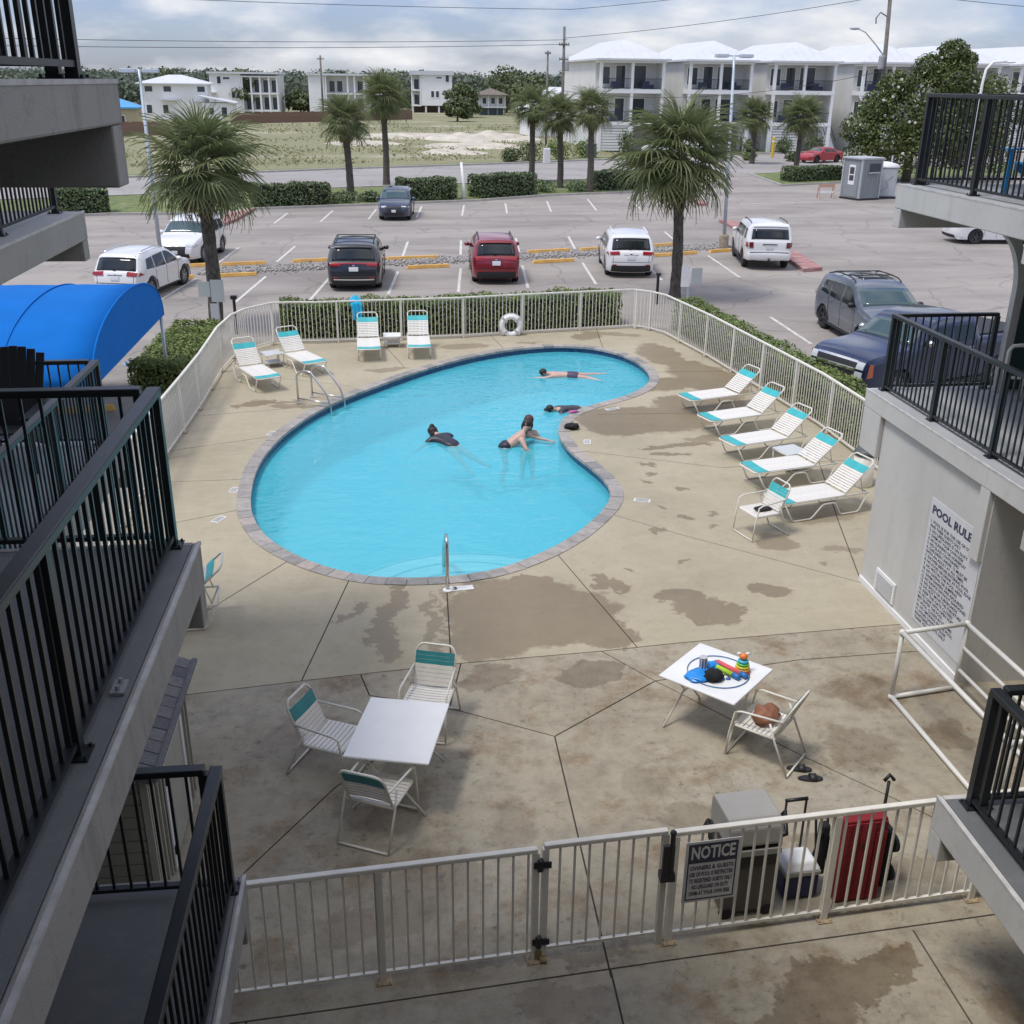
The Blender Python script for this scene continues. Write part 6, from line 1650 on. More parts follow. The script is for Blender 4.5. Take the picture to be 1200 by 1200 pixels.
obj('wall', MB().box(-6.8, -0.6, 0, 10, 0, 7.7), HW, hB); obj('wall', MB().box(-0.6, 6.6, 2.4, 10, 0, 7.7), HG, hB)
obj('roof', MB().box(-7.2, 7.0, -0.5, 10.4, 7.72, 8.1), ROOFW, hB)
for z in (0.95, 4.2, 7.4): obj('balcony_floor', MB().box(-0.59, 6.8, 0, 2.39, z - 0.28, z), TRIM, hB)
for x in (-0.4, 1.4, 3.2, 5.0, 6.6):
    for z0, z1 in ((-0.05, 0.66), (0.96, 3.9), (4.22, 7.1)): obj('column', MB().box(x - 0.16, x + 0.16, 0.02, 0.34, z0, z1), TRIM, hB)
for x in (0.5, 2.3, 4.1, 5.8):
    for z in (1.05, 4.3): window(hB, x, z, 1.15, 2.3, 2.4)
window(hB, -4.9, 5.9, 0.7, 1.3, 0); window(hB, -3.4, 6.7, 1.3, 0.4, 0); window(hB, -2.2, 3.2, 0.7, 1.2, 0); window(hB, -1.2, 3.2, 0.7, 1.2, 0)
obj('canopy', MB().box(-7.6, -5.6, -1.2, -0.02, 4.1, 4.3), ROOFW, hB)
hC = thing('modern_house', 'white flat-roofed house behind the left pair of far palms', 'house', (-9.5, 234, 0), R(-3))
obj('wall', MB().box(-6.8, -3.6, 0, 10, 0, 7.6), HW, hC); obj('wall', MB().box(-3.6, 8.4, 2.2, 10, 0, 7.6), HG, hC)
obj('roof', MB().box(-7.1, 8.9, -0.4, 10.4, 7.62, 8.0), ROOFW, hC)
for z in (0.95, 4.3): obj('balcony_floor', MB().box(-3.59, 8.5, 0, 2.19, z - 0.28, z), TRIM, hC)
for x in (-3.3, 1.2, 2.6, 4.6, 8.2): obj('column', MB().box(x - 0.16, x + 0.16, 0.02, 0.34, 4.32, 7.6), TRIM, hC); obj('column', MB().box(x - 0.16, x + 0.16, 0.02, 0.34, 0.96, 4.0), TRIM, hC)
for x in (-2.2, -0.6, 3.6, 6.2):
    for z in (1.05, 4.5): window(hC, x, z, 1.1, 2.1, 2.2)
hD = thing('modern_house', 'tall narrow white house on piers with a flat roof', 'house', (9.9, 258, 0), R(-2))
obj('wall', MB().box(-2.4, 4.7, 0, 9, 1.5, 8.0), HW, hD); obj('wall', MB().box(-4.6, -2.42, 2.0, 9, 1.5, 8.0), HG, hD)
obj('roof', MB().box(-5.0, 5.1, -0.4, 9.4, 8.02, 8.9), ROOFW, hD)
for z in (1.6, 4.9): obj('balcony_floor', MB().box(-4.7, -2.42, 0, 1.99, z - 0.25, z), TRIM, hD)
for x in (-4.55, -2.6): obj('column', MB().box(x - 0.13, x + 0.13, 0.02, 0.3, 1.61, 4.63), TRIM, hD); obj('column', MB().box(x - 0.13, x + 0.13, 0.02, 0.3, 4.91, 8.0), TRIM, hD)
for x in (-4.4, -1.4, 1.6, 4.4): obj('pier', MB().box(x - 0.2, x + 0.2, 0.2, 0.6, 0, 1.33), TRIM, hD)
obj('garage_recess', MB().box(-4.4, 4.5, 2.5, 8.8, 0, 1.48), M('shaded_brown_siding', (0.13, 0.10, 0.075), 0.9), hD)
for x, z, w, h in ((0.2, 3.3, 0.65, 1.3), (1.3, 3.3, 0.65, 1.3), (3.6, 6.6, 0.7, 1.4), (1.7, 7.3, 1.2, 0.3)): window(hD, x, z, w, h, 0)
for z in (1.7, 5.0): window(hD, -3.5, z, 1.1, 2.1, 2.0)
hE = thing('stilt_house', 'small grey stilt house with a brown hip roof', 'house', (22.4, 243, 0), 0)
obj('wall', MB().box(-3.0, 3.0, 0.8, 7, 1.7, 4.1), HG, hE); rb = MB(); gable(rb, -3.2, 3.2, 0, 7, 4.15, 1.3, 0.5); obj('roof', rb, ROOFB, hE)
obj('deck', MB().box(-3.2, 3.2, -0.2, 0.79, 1.5, 1.7), TRIM, hE)
for x in (-2.9, -0.8, 1.2, 2.9): obj('stilt', MB().box(x - 0.12, x + 0.12, 0, 0.25, 0, 1.49), M('stilt_wood', (0.25, 0.22, 0.18), 0.9), hE); obj('column', MB().box(x - 0.08, x + 0.08, -0.1, 0.06, 1.71, 4.1), TRIM, hE)
for x in (-1.6, 0.3, 2.0): window(hE, x, 2.3, 0.8, 1.2, 0.8)
obj('undercroft', MB().box(-2.6, 2.6, 1.2, 6.8, 0, 1.45), M('blue_grey_lattice', (0.12, 0.17, 0.20), 0.9), hE)
hF = thing('bungalow', 'yellow bungalow with a blue metal roof at the far left', 'house', (-34.2, 150, 0), R(5))
obj('wall', MB().box(-4, 1.4, 0, 5, 0, 3.3), M('cream_siding', (0.50, 0.43, 0.26), 0.8), hF)
rb = MB(); gable(rb, -4, 1.4, 0, 5, 3.35, 1.1, 0.4); obj('roof', rb, ROOFBL, hF); window(hF, -0.6, 1.2, 0.9, 1.1, 0)
# grey house beside the utility poles
hG = thing('gabled_house', 'white gabled house peeping out behind the utility pole', 'house', (22.2, 150, 0), R(8))
obj('wall', MB().box(-2.6, 1.5, 0, 8, 0, 4.7), HW, hG); rb = MB(); rb.add([(-3.4, -0.4, 3.3), (1.8, -0.4, 6.3), (1.8, 8.4, 6.3), (-3.4, 8.4, 3.3), (-3.4, -0.4, 3.1), (1.8, -0.4, 6.1), (1.8, 8.4, 6.1), (-3.4, 8.4, 3.1)], [(0, 1, 2, 3), (7, 6, 5, 4), (0, 4, 5, 1), (1, 5, 6, 2), (2, 6, 7, 3), (3, 7, 4, 0)]); obj('roof', rb, ROOFW, hG); window(hG, 0.3, 3.6, 1.6, 1.0, 0)

# board fence along the back of the vacant plot, each board a part
def board_fence(label, a, b, h, w):
    a = Vector((*a, 0)); b = Vector((*b, 0)); d = b - a; L = d.length; d.normalize()
    t = thing('board_fence', label, 'fence', a, math.atan2(d.y, d.x))
    me = mesh_of('board', MB().box(-w / 2, w / 2, -0.02, 0.02, 0, 1), BOARD)
    n = int(L / (w + 0.02))
    for k in range(n):
        o = put('board', me, t, (w / 2 + k * (w + 0.02), rnd.uniform(-.01, .01), -0.05)); o.scale = (1, 1, h + rnd.uniform(-.06, .06))
    rl = MB(); rl.box(0, L, 0.022, 0.08, 0.35, 0.45); rl.box(0, L, 0.022, 0.08, h - 0.45, h - 0.35); obj('rail', rl, BOARD, t)
board_fence('long reddish-brown board fence below the white houses', (-26.0, 187), (4.5, 214), 1.75, 0.30)
board_fence('reddish-brown board fence at the far left below the blue roof', (-36.5, 146), (-27.5, 150), 1.7, 0.30)

# ------------------------------------------------------------------ poles, wires, street furniture
GALV = M('pale_painted_steel_pole', (0.47, 0.53, 0.58), 0.45, 0.2, var=0.06, vscale=4); WOODP = M('grey_utility_pole', (0.17, 0.155, 0.14), 0.95, var=0.25, vscale=4)
def area_light(label, x, y, h, arm, lean=0.0):
    t = thing('car_park_lamp', label, 'lamp post', (x, y, 0))
    obj('base', MB().lathe([(0.22, 0), (0.22, 0.55), (0.20, 0.6)], 14), M('mottled_concrete_base', (0.33, 0.28, 0.20), 0.9, var=0.25, vscale=6), t)
    obj('pole', MB().cyl((0, 0, 0.6), (lean, 0, h), 0.085, 10, 0.055), GALV, t, True)
    mb = MB(); mb.bar((lean - arm, 0, h - 0.05), (lean + arm, 0, h - 0.05), 0.05, 0.05); obj('arm', mb, GALV, t)
    for sg in (-1, 1):
        hd = MB(); hd.box(lean + sg * arm - 0.28, lean + sg * arm + 0.28, -0.18, 0.18, h - 0.11, h + 0.03); f_ = obj('lamp_head', hd, M('pale_lamp_head', (0.52, 0.58, 0.66), 0.5), t, bevel=0.02)
        obj('lens', MB().box(lean + sg * arm - 0.2, lean + sg * arm + 0.2, -0.13, 0.13, h - 0.125, h - 0.112), LAMPW, f_)
    return t
area_light('pale steel lamp post rising behind the left palm crown', -9.25, 43.6, 7.35, 0.42)
area_light('pale steel lamp post with concrete base beside the boxy white four-by-four', 15.3, 48.2, 8.25, 0.55, -0.25)
def utility_pole(label, x, y, h, arms, r=0.16, lean=(0, 0)):
    t = thing('utility_pole', label, 'utility pole', (x, y, 0))
    tp = (lean[0], lean[1], h)
    obj('pole', MB().cyl((0, 0, -0.2), tp, r, 10, r * 0.7), WOODP, t, True)
    for z, w in arms:
        mb = MB(); f_ = z / h; mb.bar((lean[0] * f_ - w, -0.1, z), (lean[0] * f_ + w, -0.1, z), 0.10, 0.12); ca = obj('crossarm', mb, WOODP, t)
        im = MB()
        for s_ in (-0.9, -0.45, 0.45, 0.9): im.lathe([(0.05, 0), (0.07, 0.08), (0.03, 0.16)], 8, (lean[0] * f_ + s_ * w, -0.1, z + 0.06))
        obj('insulator', im, M('insulator_grey', (0.30, 0.29, 0.28), 0.4), ca)
    return t
u1 = utility_pole('tall grey utility pole left of the first townhouse', 16.9, 108.2, 11.9, [(10.3, 0.5), (9.0, 0.45)], 0.17)
tr = MB(); tr.lathe([(0.20, 8.0), (0.22, 8.1), (0.22, 8.8), (0.18, 8.9)], 12, (0.32, -0.1, 0)); obj('transformer', tr, M('transformer_grey', (0.35, 0.36, 0.36), 0.5), u1)
utility_pole('shorter utility pole just behind the tall one', 18.45, 130, 10.3, [(10.0, 0.35)], 0.15)
u3 = utility_pole('leaning utility pole with a street light arm by the magnolia', 38.9, 84.5, 14.5, [(13.4, 0.9)], 0.20, (-0.75, 0))
mb = MB(); mb.tube([(-0.45, 0, 9.0), (-1.3, 0, 9.9), (-2.3, 0, 10.8), (-2.9, 0, 11.05)], 0.05, 8); obj('lamp_arm', mb, GALV, u3, True)
mb = MB(); mb.ell((-3.2, 0, 11.05), (0.42, 0.18, 0.10), 12, 8); obj('lamp_head', mb, M('lamp_head_grey', (0.40, 0.43, 0.46), 0.5), u3, True)
mb = MB(); mb.lathe([(0.22, 8.2), (0.24, 8.3), (0.24, 9.1), (0.2, 9.2)], 12, (-0.75, -0.1, 0)); obj('transformer', mb, M('transformer_grey', (0.35, 0.36, 0.36), 0.5), u3)
mb = MB(); mb.tube([(-0.7, 0, 11.9), (-1.3, 0, 12.2), (-1.6, 0, 11.8), (-1.55, 0, 11.4)], 0.05, 6); obj('bracket', mb, WOODP, u3)
utility_pole('thin distant utility pole above the columned white house', -11.7, 202, 10.8, [(10.2, 0.6)], 0.22)
t = thing('street_lamp', 'white curved street lamp standing behind the magnolia', 'street lamp', (38.7, 70.0, 0))
t.location = (39.3, 71.0, 0)
obj('pole', MB().tube([(0, 0, 0), (0, 0, 7.2), (0.1, 0, 8.1), (0.5, 0, 8.55), (1.5, 0, 8.6)], 0.09, 10), WHITE, t, True)
obj('lamp_head', MB().ell((1.7, 0, 8.57), (0.4, 0.16, 0.08), 12, 8), WHITE, t, True)
WIRE = M('black_power_line', (0.05, 0.05, 0.055), 0.7)
def wire(label, a, b, sag, r=0.022):
    t = MB(); a = Vector(a); b = Vector(b); pts = []
    for k in range(41):
        u_ = k / 40; pts.append(a.lerp(b, u_) - Vector((0, 0, sag * 4 * u_ * (1 - u_))))
    c = pts[0].copy(); t.tube([p - c for p in pts], r, 5)
    o = obj('power_line', t, WIRE, None, False, c); tag(o, label, 'power line', 'power lines over the road'); return o
W0 = (-75, 62.0); W1 = (16.9, 108.2); W2 = (38.2, 84.5); W3 = (110, 128)
wire('lowest of the three power lines crossing the left sky', (-75, 66, 9.6), (17.0, 108.1, 10.35), 0.9)
wire('second power line from the bottom in the left sky', (-75, 66, 10.2), (17.2, 108.1, 10.75), 0.9)
wire('highest power line in the left sky', (-75, 58, 13.4), (17.0, 105.0, 13.2), 0.9)
wire('power line from the tall pole up to the right edge of the sky', (17.0, 105.0, 13.2), (60, 74.0, 19.0), 0.8)
wire('lower power line rising from the tall pole towards the top right', (17.0, 108.1, 10.9), (55, 72.0, 17.0), 0.9)
wire('power line in the upper right corner of the sky', (38.1, 84.4, 13.6), (95, 100, 13.6), 0.8)
wire('slack service line crossing in front of the townhouses', (17.0, 108.0, 6.2), (39, 84.5, 8.2), 1.2)

YCAR = M('yellow_bollard_paint', (0.62, 0.43, 0.04), 0.6)
t = thing('bollard', 'yellow bollard on the far kerb below the third townhouse', 'bollard', (39.4, 110.3, 0)); obj('post', MB().lathe([(0.16, 0), (0.16, 1.9), (0.10, 2.0)], 12), YCAR, t)
obj('band', MB().lathe([(0.165, 1.5), (0.165, 1.65)], 12), WHITE, t)
t = thing('utility_cabinet', 'small white utility cabinet at the roadside behind the trio of palms', 'cabinet', (14.4, 100.8, 0)); obj('cabinet', MB().box(-0.3, 0.3, -0.25, 0.25, 0, 1.35), WHITE, t, bevel=0.02); obj('door', MB().box(-0.25, 0.25, -0.262, -0.252, 0.1, 1.25), HG, t)
t = thing('utility_cabinet', 'green utility cabinet by the first townhouse bushes', 'cabinet', (19.9, 108.2, 0)); obj('cabinet', MB().box(-0.5, 0.5, -0.4, 0.4, 0, 1.3), M('cabinet_green', (0.08, 0.13, 0.09), 0.6), t, bevel=0.03); obj('lid', MB().box(-0.53, 0.53, -0.43, 0.43, 1.301, 1.36), M('cabinet_green', (0.08, 0.13, 0.09), 0.6), t)
t = thing('marker_post', 'leaning white marker post in the gap between the far hedges', 'post', (4.55, 69.0, 0.0)); obj('post', MB().tube([(0, 0, 0), (0.02, 0, 0.9), (-0.12, 0.1, 2.3)], 0.11, 8, r1=0.08), WHITE, t, True); obj('collar', MB().lathe([(0.18, 0), (0.18, 0.25)], 10), KERB, t)
t = thing('barricade', 'small orange barricade beside the portable toilets', 'barricade', (29.0, 70.0, 0.004)); ORG = M('faded_orange_plastic', (0.52, 0.32, 0.24), 0.6)
for sg in (-1, 1): obj('leg', MB().bar((sg * 0.5, -0.2, 0), (sg * 0.5, 0.05, 0.95), 0.06, 0.04).bar((sg * 0.5, 0.3, 0), (sg * 0.5, 0.05, 0.95), 0.06, 0.04), ORG, t)
obj('board', MB().box(-0.56, 0.56, -0.03, 0.0, 0.70, 0.92), ORG, t); obj('board', MB().box(-0.56, 0.56, -0.1, -0.07, 0.34, 0.48), WHITE, t)
# portable toilets
PG = M('grey_portable_plastic', (0.25, 0.27, 0.28), 0.5, var=0.06, vscale=3); PL = M('pale_portable_plastic', (0.42, 0.44, 0.46), 0.5, var=0.05, vscale=3)
t = thing('portable_toilet', 'grey portable toilet with a flat roof and a framed poster', 'portable toilet', (31.15, 69.6, 0.004), R(20))
obj('cabin', MB().box(-0.85, 0.85, -0.85, 0.85, 0.12, 2.55), PG, t); obj('skid', MB().box(-0.9, 0.9, -0.9, 0.9, 0, 0.115), BLACKP, t); obj('roof', MB().box(-0.95, 0.95, -0.95, 0.95, 2.552, 2.68), PL, t, bevel=0.03)
for x, y in ((-0.85, -0.85), (0.85, -0.85), (-0.85, 0.85), (0.85, 0.85)): obj('corner_post', MB().box(x - 0.05, x + 0.05, y - 0.05, y + 0.05, 0.121, 2.55), PL, t)
for k in range(8): obj('rib', MB().box(-0.76 + k * 0.21, -0.73 + k * 0.21, -0.872, -0.852, 0.2, 2.4), PG, t)
d = obj('door', MB().box(-0.872, -0.852, -0.6, 0.6, 0.2, 2.4), PG, t); obj('poster', MB().box(-0.884, -0.874, -0.28, 0.28, 0.95, 2.2), WHITE, d)
pr = MB(); pr.box(-0.890, -0.885, -0.2, 0.2, 1.62, 2.05); pr.box(-0.890, -0.885, -0.2, 0.2, 1.2, 1.55); obj('poster_print', pr, M('poster_dark_print', (0.06, 0.05, 0.07), 0.6), d)
vt = MB(); vt.box(-0.2, 0.72, -0.884, -0.873, 1.8, 2.3); obj('vent_panel', vt, M('vent_dark', (0.05, 0.055, 0.06), 0.6), t); vt = MB(); vt.box(-0.3, 0.6, -1.05, -0.875, 1.70, 1.76); obj('shelf', vt, PL, t)
t = thing('portable_toilet', 'pale portable toilet with a domed roof, right of the flat-roofed one', 'portable toilet', (33.15, 70.3, 0.004), R(-10))
obj('cabin', MB().box(-0.62, 0.62, -0.62, 0.62, 0.12, 2.0), PL, t, bevel=0.05); obj('skid', MB().box(-0.66, 0.66, -0.66, 0.66, 0, 0.118), BLACKP, t)
vs = []; k = 10
mb = MB()
prof = [(-0.68, 2.0)] + [(0.68 * -math.cos(PI * i / k), 2.02 + 0.30 * math.sin(PI * i / k)) for i in range(k + 1)] + [(0.68, 2.0)]
n = len(prof); mb.add([(x, -0.68, z) for x, z in prof] + [(x, 0.68, z) for x, z in prof], [(i, i + 1, n + i + 1, n + i) for i in range(n - 1)] + [tuple(range(n - 1, -1, -1)), tuple(range(n, 2 * n))]); obj('roof', mb, WHITE, t, True)
t.children[-1].modifiers.new('e', 'EDGE_SPLIT')
d = obj('door', MB().box(-0.5, 0.5, -0.645, -0.623, 0.2, 1.9), PL, t, bevel=0.01); mb = MB(); mb.tube([(-0.35, -0.655, 0.5), (0.1, -0.655, 0.8), (-0.1, -0.655, 1.1), (0.3, -0.655, 1.5)], 0.02, 6); obj('emblem', mb, M('emblem_grey', (0.27, 0.28, 0.30), 0.6), d)
obj('vent_pipe', MB().cyl((0.4, 0.4, 2.0), (0.4, 0.4, 2.7), 0.05, 8), PL, t)

# wheel stops
def wheel_stop(label, a, b):
    a = Vector((*a, 0)); b = Vector((*b, 0)); d = b - a; L = d.length
    t = MB(); h = 0.13; w0, w1 = 0.09, 0.06
    t.add([(-L / 2, -w0, 0), (L / 2, -w0, 0), (L / 2, w0, 0), (-L / 2, w0, 0), (-L / 2 + .05, -w1, h), (L / 2 - .05, -w1, h), (L / 2 - .05, w1, h), (-L / 2 + .05, w1, h)], [(3, 2, 1, 0), (4, 5, 6, 7), (0, 1, 5, 4), (1, 2, 6, 5), (2, 3, 7, 6), (3, 0, 4, 7)])
    c = (a + b) / 2
    o = obj('wheel_stop', t, YELLOW, None, False, (c.x, c.y, 0.004), (0, 0, math.atan2(d.y, d.x)), 0.01)
    tag(o, label, 'wheel stop', 'yellow wheel stops along the gravel strip')
for lab, a, b in [('yellow wheel stop under the nose of the white SUV by the awning', (-9.4, 40.9), (-7.6, 41.3)), ('yellow wheel stop just right of the left palm trunk, near row', (-6.85, 41.45), (-5.3, 41.8)), ('yellow wheel stop right of the black SUV, near row', (0.5, 43.0), (2.27, 43.4)), ('yellow wheel stop between the red and white SUVs, near row', (5.8, 44.1), (7.65, 44.6)),
                 ('yellow wheel stop left of the right palm trunk, near row', (11.0, 45.6), (12.4, 46.0)), ('yellow wheel stop right of the right palm trunk, near row', (12.6, 46.1), (13.55, 46.5)), ('yellow wheel stop in front of the boxy white four-by-four', (14.2, 46.7), (15.35, 47.1)), ('yellow wheel stop under the front of the SUV facing the viewer', (-9.4, 43.6), (-7.5, 44.05)),
                 ('yellow wheel stop right of the left palm trunk, far row', (-7.0, 44.1), (-5.25, 44.5)), ('yellow wheel stop left of the black SUV, far row', (-4.2, 44.8), (-2.6, 45.2)), ('yellow wheel stop right of the black SUV, far row', (-0.3, 45.3), (1.9, 45.7)), ('yellow wheel stop between the red and white SUVs, far row', (5.9, 46.9), (7.95, 47.5)),
                 ('yellow wheel stop behind the wraparound-lamp white SUV', (8.4, 47.5), (9.9, 48.0)), ('yellow wheel stop behind the right palm trunk, far row', (11.9, 48.5), (13.1, 49.0)),
                 ('yellow wheel stop seen through the left railing, by the awning', (-8.4, 23.6), (-6.5, 23.95))]:
    wheel_stop(lab, a, b)

# pale back-of-sign panels by the two big palms
SGN = M('pale_green_sign_back', (0.46, 0.50, 0.47), 0.5)
t = thing('parking_sign', 'pale blank parking sign backs on a post before the left palm trunk', 'sign', (-5.25, 31.75, 0))
obj('post', MB().box(-0.03, 0.03, -0.03, 0.03, 0, 1.55), GALV, t); obj('panel', MB().box(-0.16, 0.22, -0.05, -0.035, 0.95, 1.6), SGN, t); obj('panel', MB().box(-0.52, -0.18, -0.05, -0.035, 1.10, 1.55), SGN, t); obj('panel', MB().box(-0.22, 0.02, -0.052, -0.036, 0.35, 0.9), M('pale_grey_sign_back', (0.5, 0.51, 0.52), 0.5), t)
t = thing('parking_sign', 'pale blank parking sign back on a post beside the right palm trunk', 'sign', (10.05, 35.2, 0))
obj('post', MB().box(-0.03, 0.03, -0.03, 0.03, 0, 1.3), GALV, t); obj('panel', MB().box(-0.28, 0.03, -0.05, -0.035, 0.62, 1.32), WHITE, t); obj('panel', MB().box(0.08, 0.45, -0.05, -0.035, 0.7, 1.25), SGN, t)
t = thing('standpipe', 'short black standpipe beside the left palm trunk', 'pipe', (-4.75, 31.6, 0)); obj('pipe', MB().cyl((0, 0, 0), (0, 0, 1.05), 0.045, 10), BLACKP, t); obj('cap', MB().box(-0.09, 0.09, -0.07, 0.07, 1.051, 1.15), BLACKP, t)
t = thing('standpipe', 'short black standpipe beside the right palm trunk', 'pipe', (9.0, 35.3, 0)); obj('pipe', MB().cyl((0, 0, 0), (0, 0, 1.0), 0.05, 10), BLACKP, t); obj('cap', MB().box(-0.08, 0.08, -0.07, 0.07, 1.001, 1.07), BLACKP, t)

# blue barrel awning
AW = M('bright_blue_canvas', (0.003, 0.135, 0.47), 0.8, spec=0.15, var=0.06, vscale=1.5, bmp=0.1, bscale=40); AWE = M('bright_blue_canvas_end', (0.003, 0.135, 0.47), 0.8, spec=0.15, var=0.05, vscale=2)
aw = thing('awning', 'bright blue barrel canvas awning over the walkway at the left', 'awning', (-5.6, 22.65, 0))
zb_, hy, hz = 1.78, 3.25, 1.18; k = 28
arc = [(-hy * math.cos(PI * i / k), zb_ + hz * math.sin(PI * i / k) ** 0.85) for i in range(k + 1)]
mb = MB(); nx = 14; vs = []
for j in range(nx + 1):
    sgx = -9.0 * j / nx
    for y, z in arc: vs.append((sgx, y, z - (0.018 if j % 2 else 0) * math.sin(PI * (y + hy) / (2 * hy))))
mb.add(vs, [(j * (k + 1) + i, j * (k + 1) + i + 1, (j + 1) * (k + 1) + i + 1, (j + 1) * (k + 1) + i) for j in range(nx) for i in range(k)])
o = obj('canopy', mb, AW, aw, True); sd = o.modifiers.new('thickness', 'SOLIDIFY'); sd.thickness = 0.012
mb = MB(); mb.add([(0.004, y, z) for y, z in arc], [tuple(range(k + 1))]); o = obj('end_panel', mb, AWE, aw); sd = o.modifiers.new('thickness', 'SOLIDIFY'); sd.thickness = 0.01
mb = MB(); mb.tube([(0.01, y, z) for y, z in arc], 0.022, 6); obj('end_bow', mb, AW, aw, True)
for j in range(1, 6):
    mb = MB(); mb.tube([(-1.6 * j, y, z + 0.008) for y, z in arc], 0.014, 5); obj('seam', mb, AW, aw, True)
mb = MB(); mb.box(-9, 0, -3.262, -3.245, zb_ - 0.16, zb_ - 0.035); obj('valance', mb, AW, aw)
for y in (-3.2, 3.2):
    for x in (-0.05, -4.5, -8.9): obj('post', MB().cyl((x, y, 0), (x, y, zb_ + 0.02), 0.04, 10), GALV, aw, True)
for y in (-3.22, 3.22): obj('edge_bar', MB().cyl((0, y, zb_), (-9, y, zb_), 0.03, 8), GALV, aw, True)
# ------------------------------------------------------------------ poolside furniture
def strap_me(w, l, m, key):
    k = ('strap', w, l, key)
    if k not in _unit:
        mb = MB(); vs = []; n = 4
        for t_ in (0.0, -0.004):
            for i in range(n + 1):
                y = -l / 2 + l * i / n; z = -0.012 * math.cos(PI * (i / n - .5)) + t_
                vs += [(-w / 2, y, z), (w / 2, y, z)]
        o = 2 * (n + 1); fs = []
        for i in range(n):
            fs += [(2 * i, 2 * i + 1, 2 * i + 3, 2 * i + 2), (o + 2 * i + 2, o + 2 * i + 3, o + 2 * i + 1, o + 2 * i), (2 * i, 2 * i + 2, o + 2 * i + 2, o + 2 * i), (2 * i + 1, o + 2 * i + 1, o + 2 * i + 3, 2 * i + 3)]
        mb.add(vs, fs)
        _unit[k] = mesh_of('strap', mb, m)
    return _unit[k]

def lounger(label, x, y, head, ang=42, group=None, towel=False):
    """origin under the foot end, +x towards the head"""
    t = thing('chaise_lounge', label, 'sun lounger', (x, y, 0.003), R(head), group)
    W_ = 0.60; zs = 0.36; Ls = 1.30; Lb = 0.80; a = R(ang)
    hd = Vector((math.cos(a), 0, math.sin(a)))
    fr = MB()
    for sg in (1, -1):
        yy = sg * W_ / 2
        fr.tube([(0.03, yy, zs), (Ls + 0.50, yy, zs)], 0.016, 8)
    fr.tube([(0.03, -W_ / 2, zs), (-0.02, -W_ / 2 + 0.06, zs), (-0.02, W_ / 2 - 0.06, zs), (0.03, W_ / 2, zs)], 0.016, 8)
    fr.tube([(Ls + 0.5, -W_ / 2, zs), (Ls + 0.5, W_ / 2, zs)], 0.016, 8)
    obj('seat_frame', fr, CREAM, t, True)
    bk = MB(); b0 = Vector((Ls, 0, zs + 0.02))
    pts = []
    for s_, yy in ((0, -1), (Lb - 0.06, -1), (Lb, -0.78), (Lb, 0.78), (Lb - 0.06, 1), (0, 1)):
        p = b0 + hd * s_; pts.append((p.x, yy * (W_ / 2 - 0.02), p.z))
    bk.tube(pts, 0.016, 8)
    p = b0 + hd * (Lb * 0.55)
    for sg in (1, -1): bk.tube([(p.x, sg * (W_ / 2 - 0.05), p.z), (Ls + 0.42, sg * (W_ / 2 - 0.05), zs)], 0.010, 6)
    obj('back_frame', bk, CREAM, t, True)
    for sg in (1, -1):
        yy = sg * (W_ / 2 + 0.005)
        lg = MB(); lg.tube([(0.04, yy, zs - 0.01), (0.20, yy, 0.06), (0.25, yy, 0.017), (0.60, yy, 0.017), (0.66, yy, 0.06), (0.82, yy, 0.24), (0.88, yy, 0.265), (1.05, yy, 0.265), (1.11, yy, 0.24), (1.22, yy, 0.05), (1.27, yy, 0.017), (1.60, yy, 0.017), (1.65, yy, 0.06), (1.78, yy, zs - 0.01)], 0.015, 8)
        obj('leg', lg, CREAM, t, True)
    ns_ = 22; pitch = Ls / ns_
    for i in range(ns_):
        teal = i < 4
        o = put('strap', strap_me(pitch * 0.90, W_ + 0.02, STRAPT if teal else STRAPW, teal), t, (0.03 + (i + .5) * pitch, 0, zs + 0.022))
        if teal and i == 0: o['label'] = 'turquoise strap at the foot'
    nb = 13
    for i in range(nb):
        s_ = 0.06 + i * (Lb - 0.14) / nb; p = b0 + hd * s_; teal = i >= nb - 4
        if i == nb - 1: continue
        put('strap', strap_me(0.038 if not teal else 0.052, W_ - 0.02, STRAPT if teal else STRAPW, teal), t, (p.x - hd.z * 0.016, 0, p.z + hd.x * 0.016), (0, -a, 0))
    return t
GL = 'white strap loungers around the pool'
for lab, x, y, h, an in [('white and turquoise lounger furthest from the viewer in the right-hand row', 6.60, 22.72, 18, 42), ('white and turquoise lounger second furthest in the right-hand row', 6.62, 21.14, 18, 42), ('white and turquoise lounger in the middle of the right-hand row, before the side table', 6.62, 19.5, 18, 42),
                         ('white and turquoise lounger just behind the nearest one of the right-hand row', 6.55, 17.95, 14, 42), ('white and turquoise lounger nearest the grey wall, with the strap chair at its foot', 6.50, 16.38, 15, 44),
                         ('white and turquoise lounger in the left corner against the left fence', -3.10, 25.15, 117, 50), ('white and turquoise lounger in the left corner, beside the little glass table', -2.06, 26.55, 119, 46), ('white and turquoise lounger below the bright turquoise towel on the far fence', -0.74, 27.9, 92, 50), ('white and turquoise lounger right of the small white side table at the far fence', 0.62, 28.05, 90, 50),
                         ('white and turquoise lounger mostly hidden behind the left landing', -4.40, 13.30, 6, 42)]:
    lounger(lab, x, y, h, an, GL)

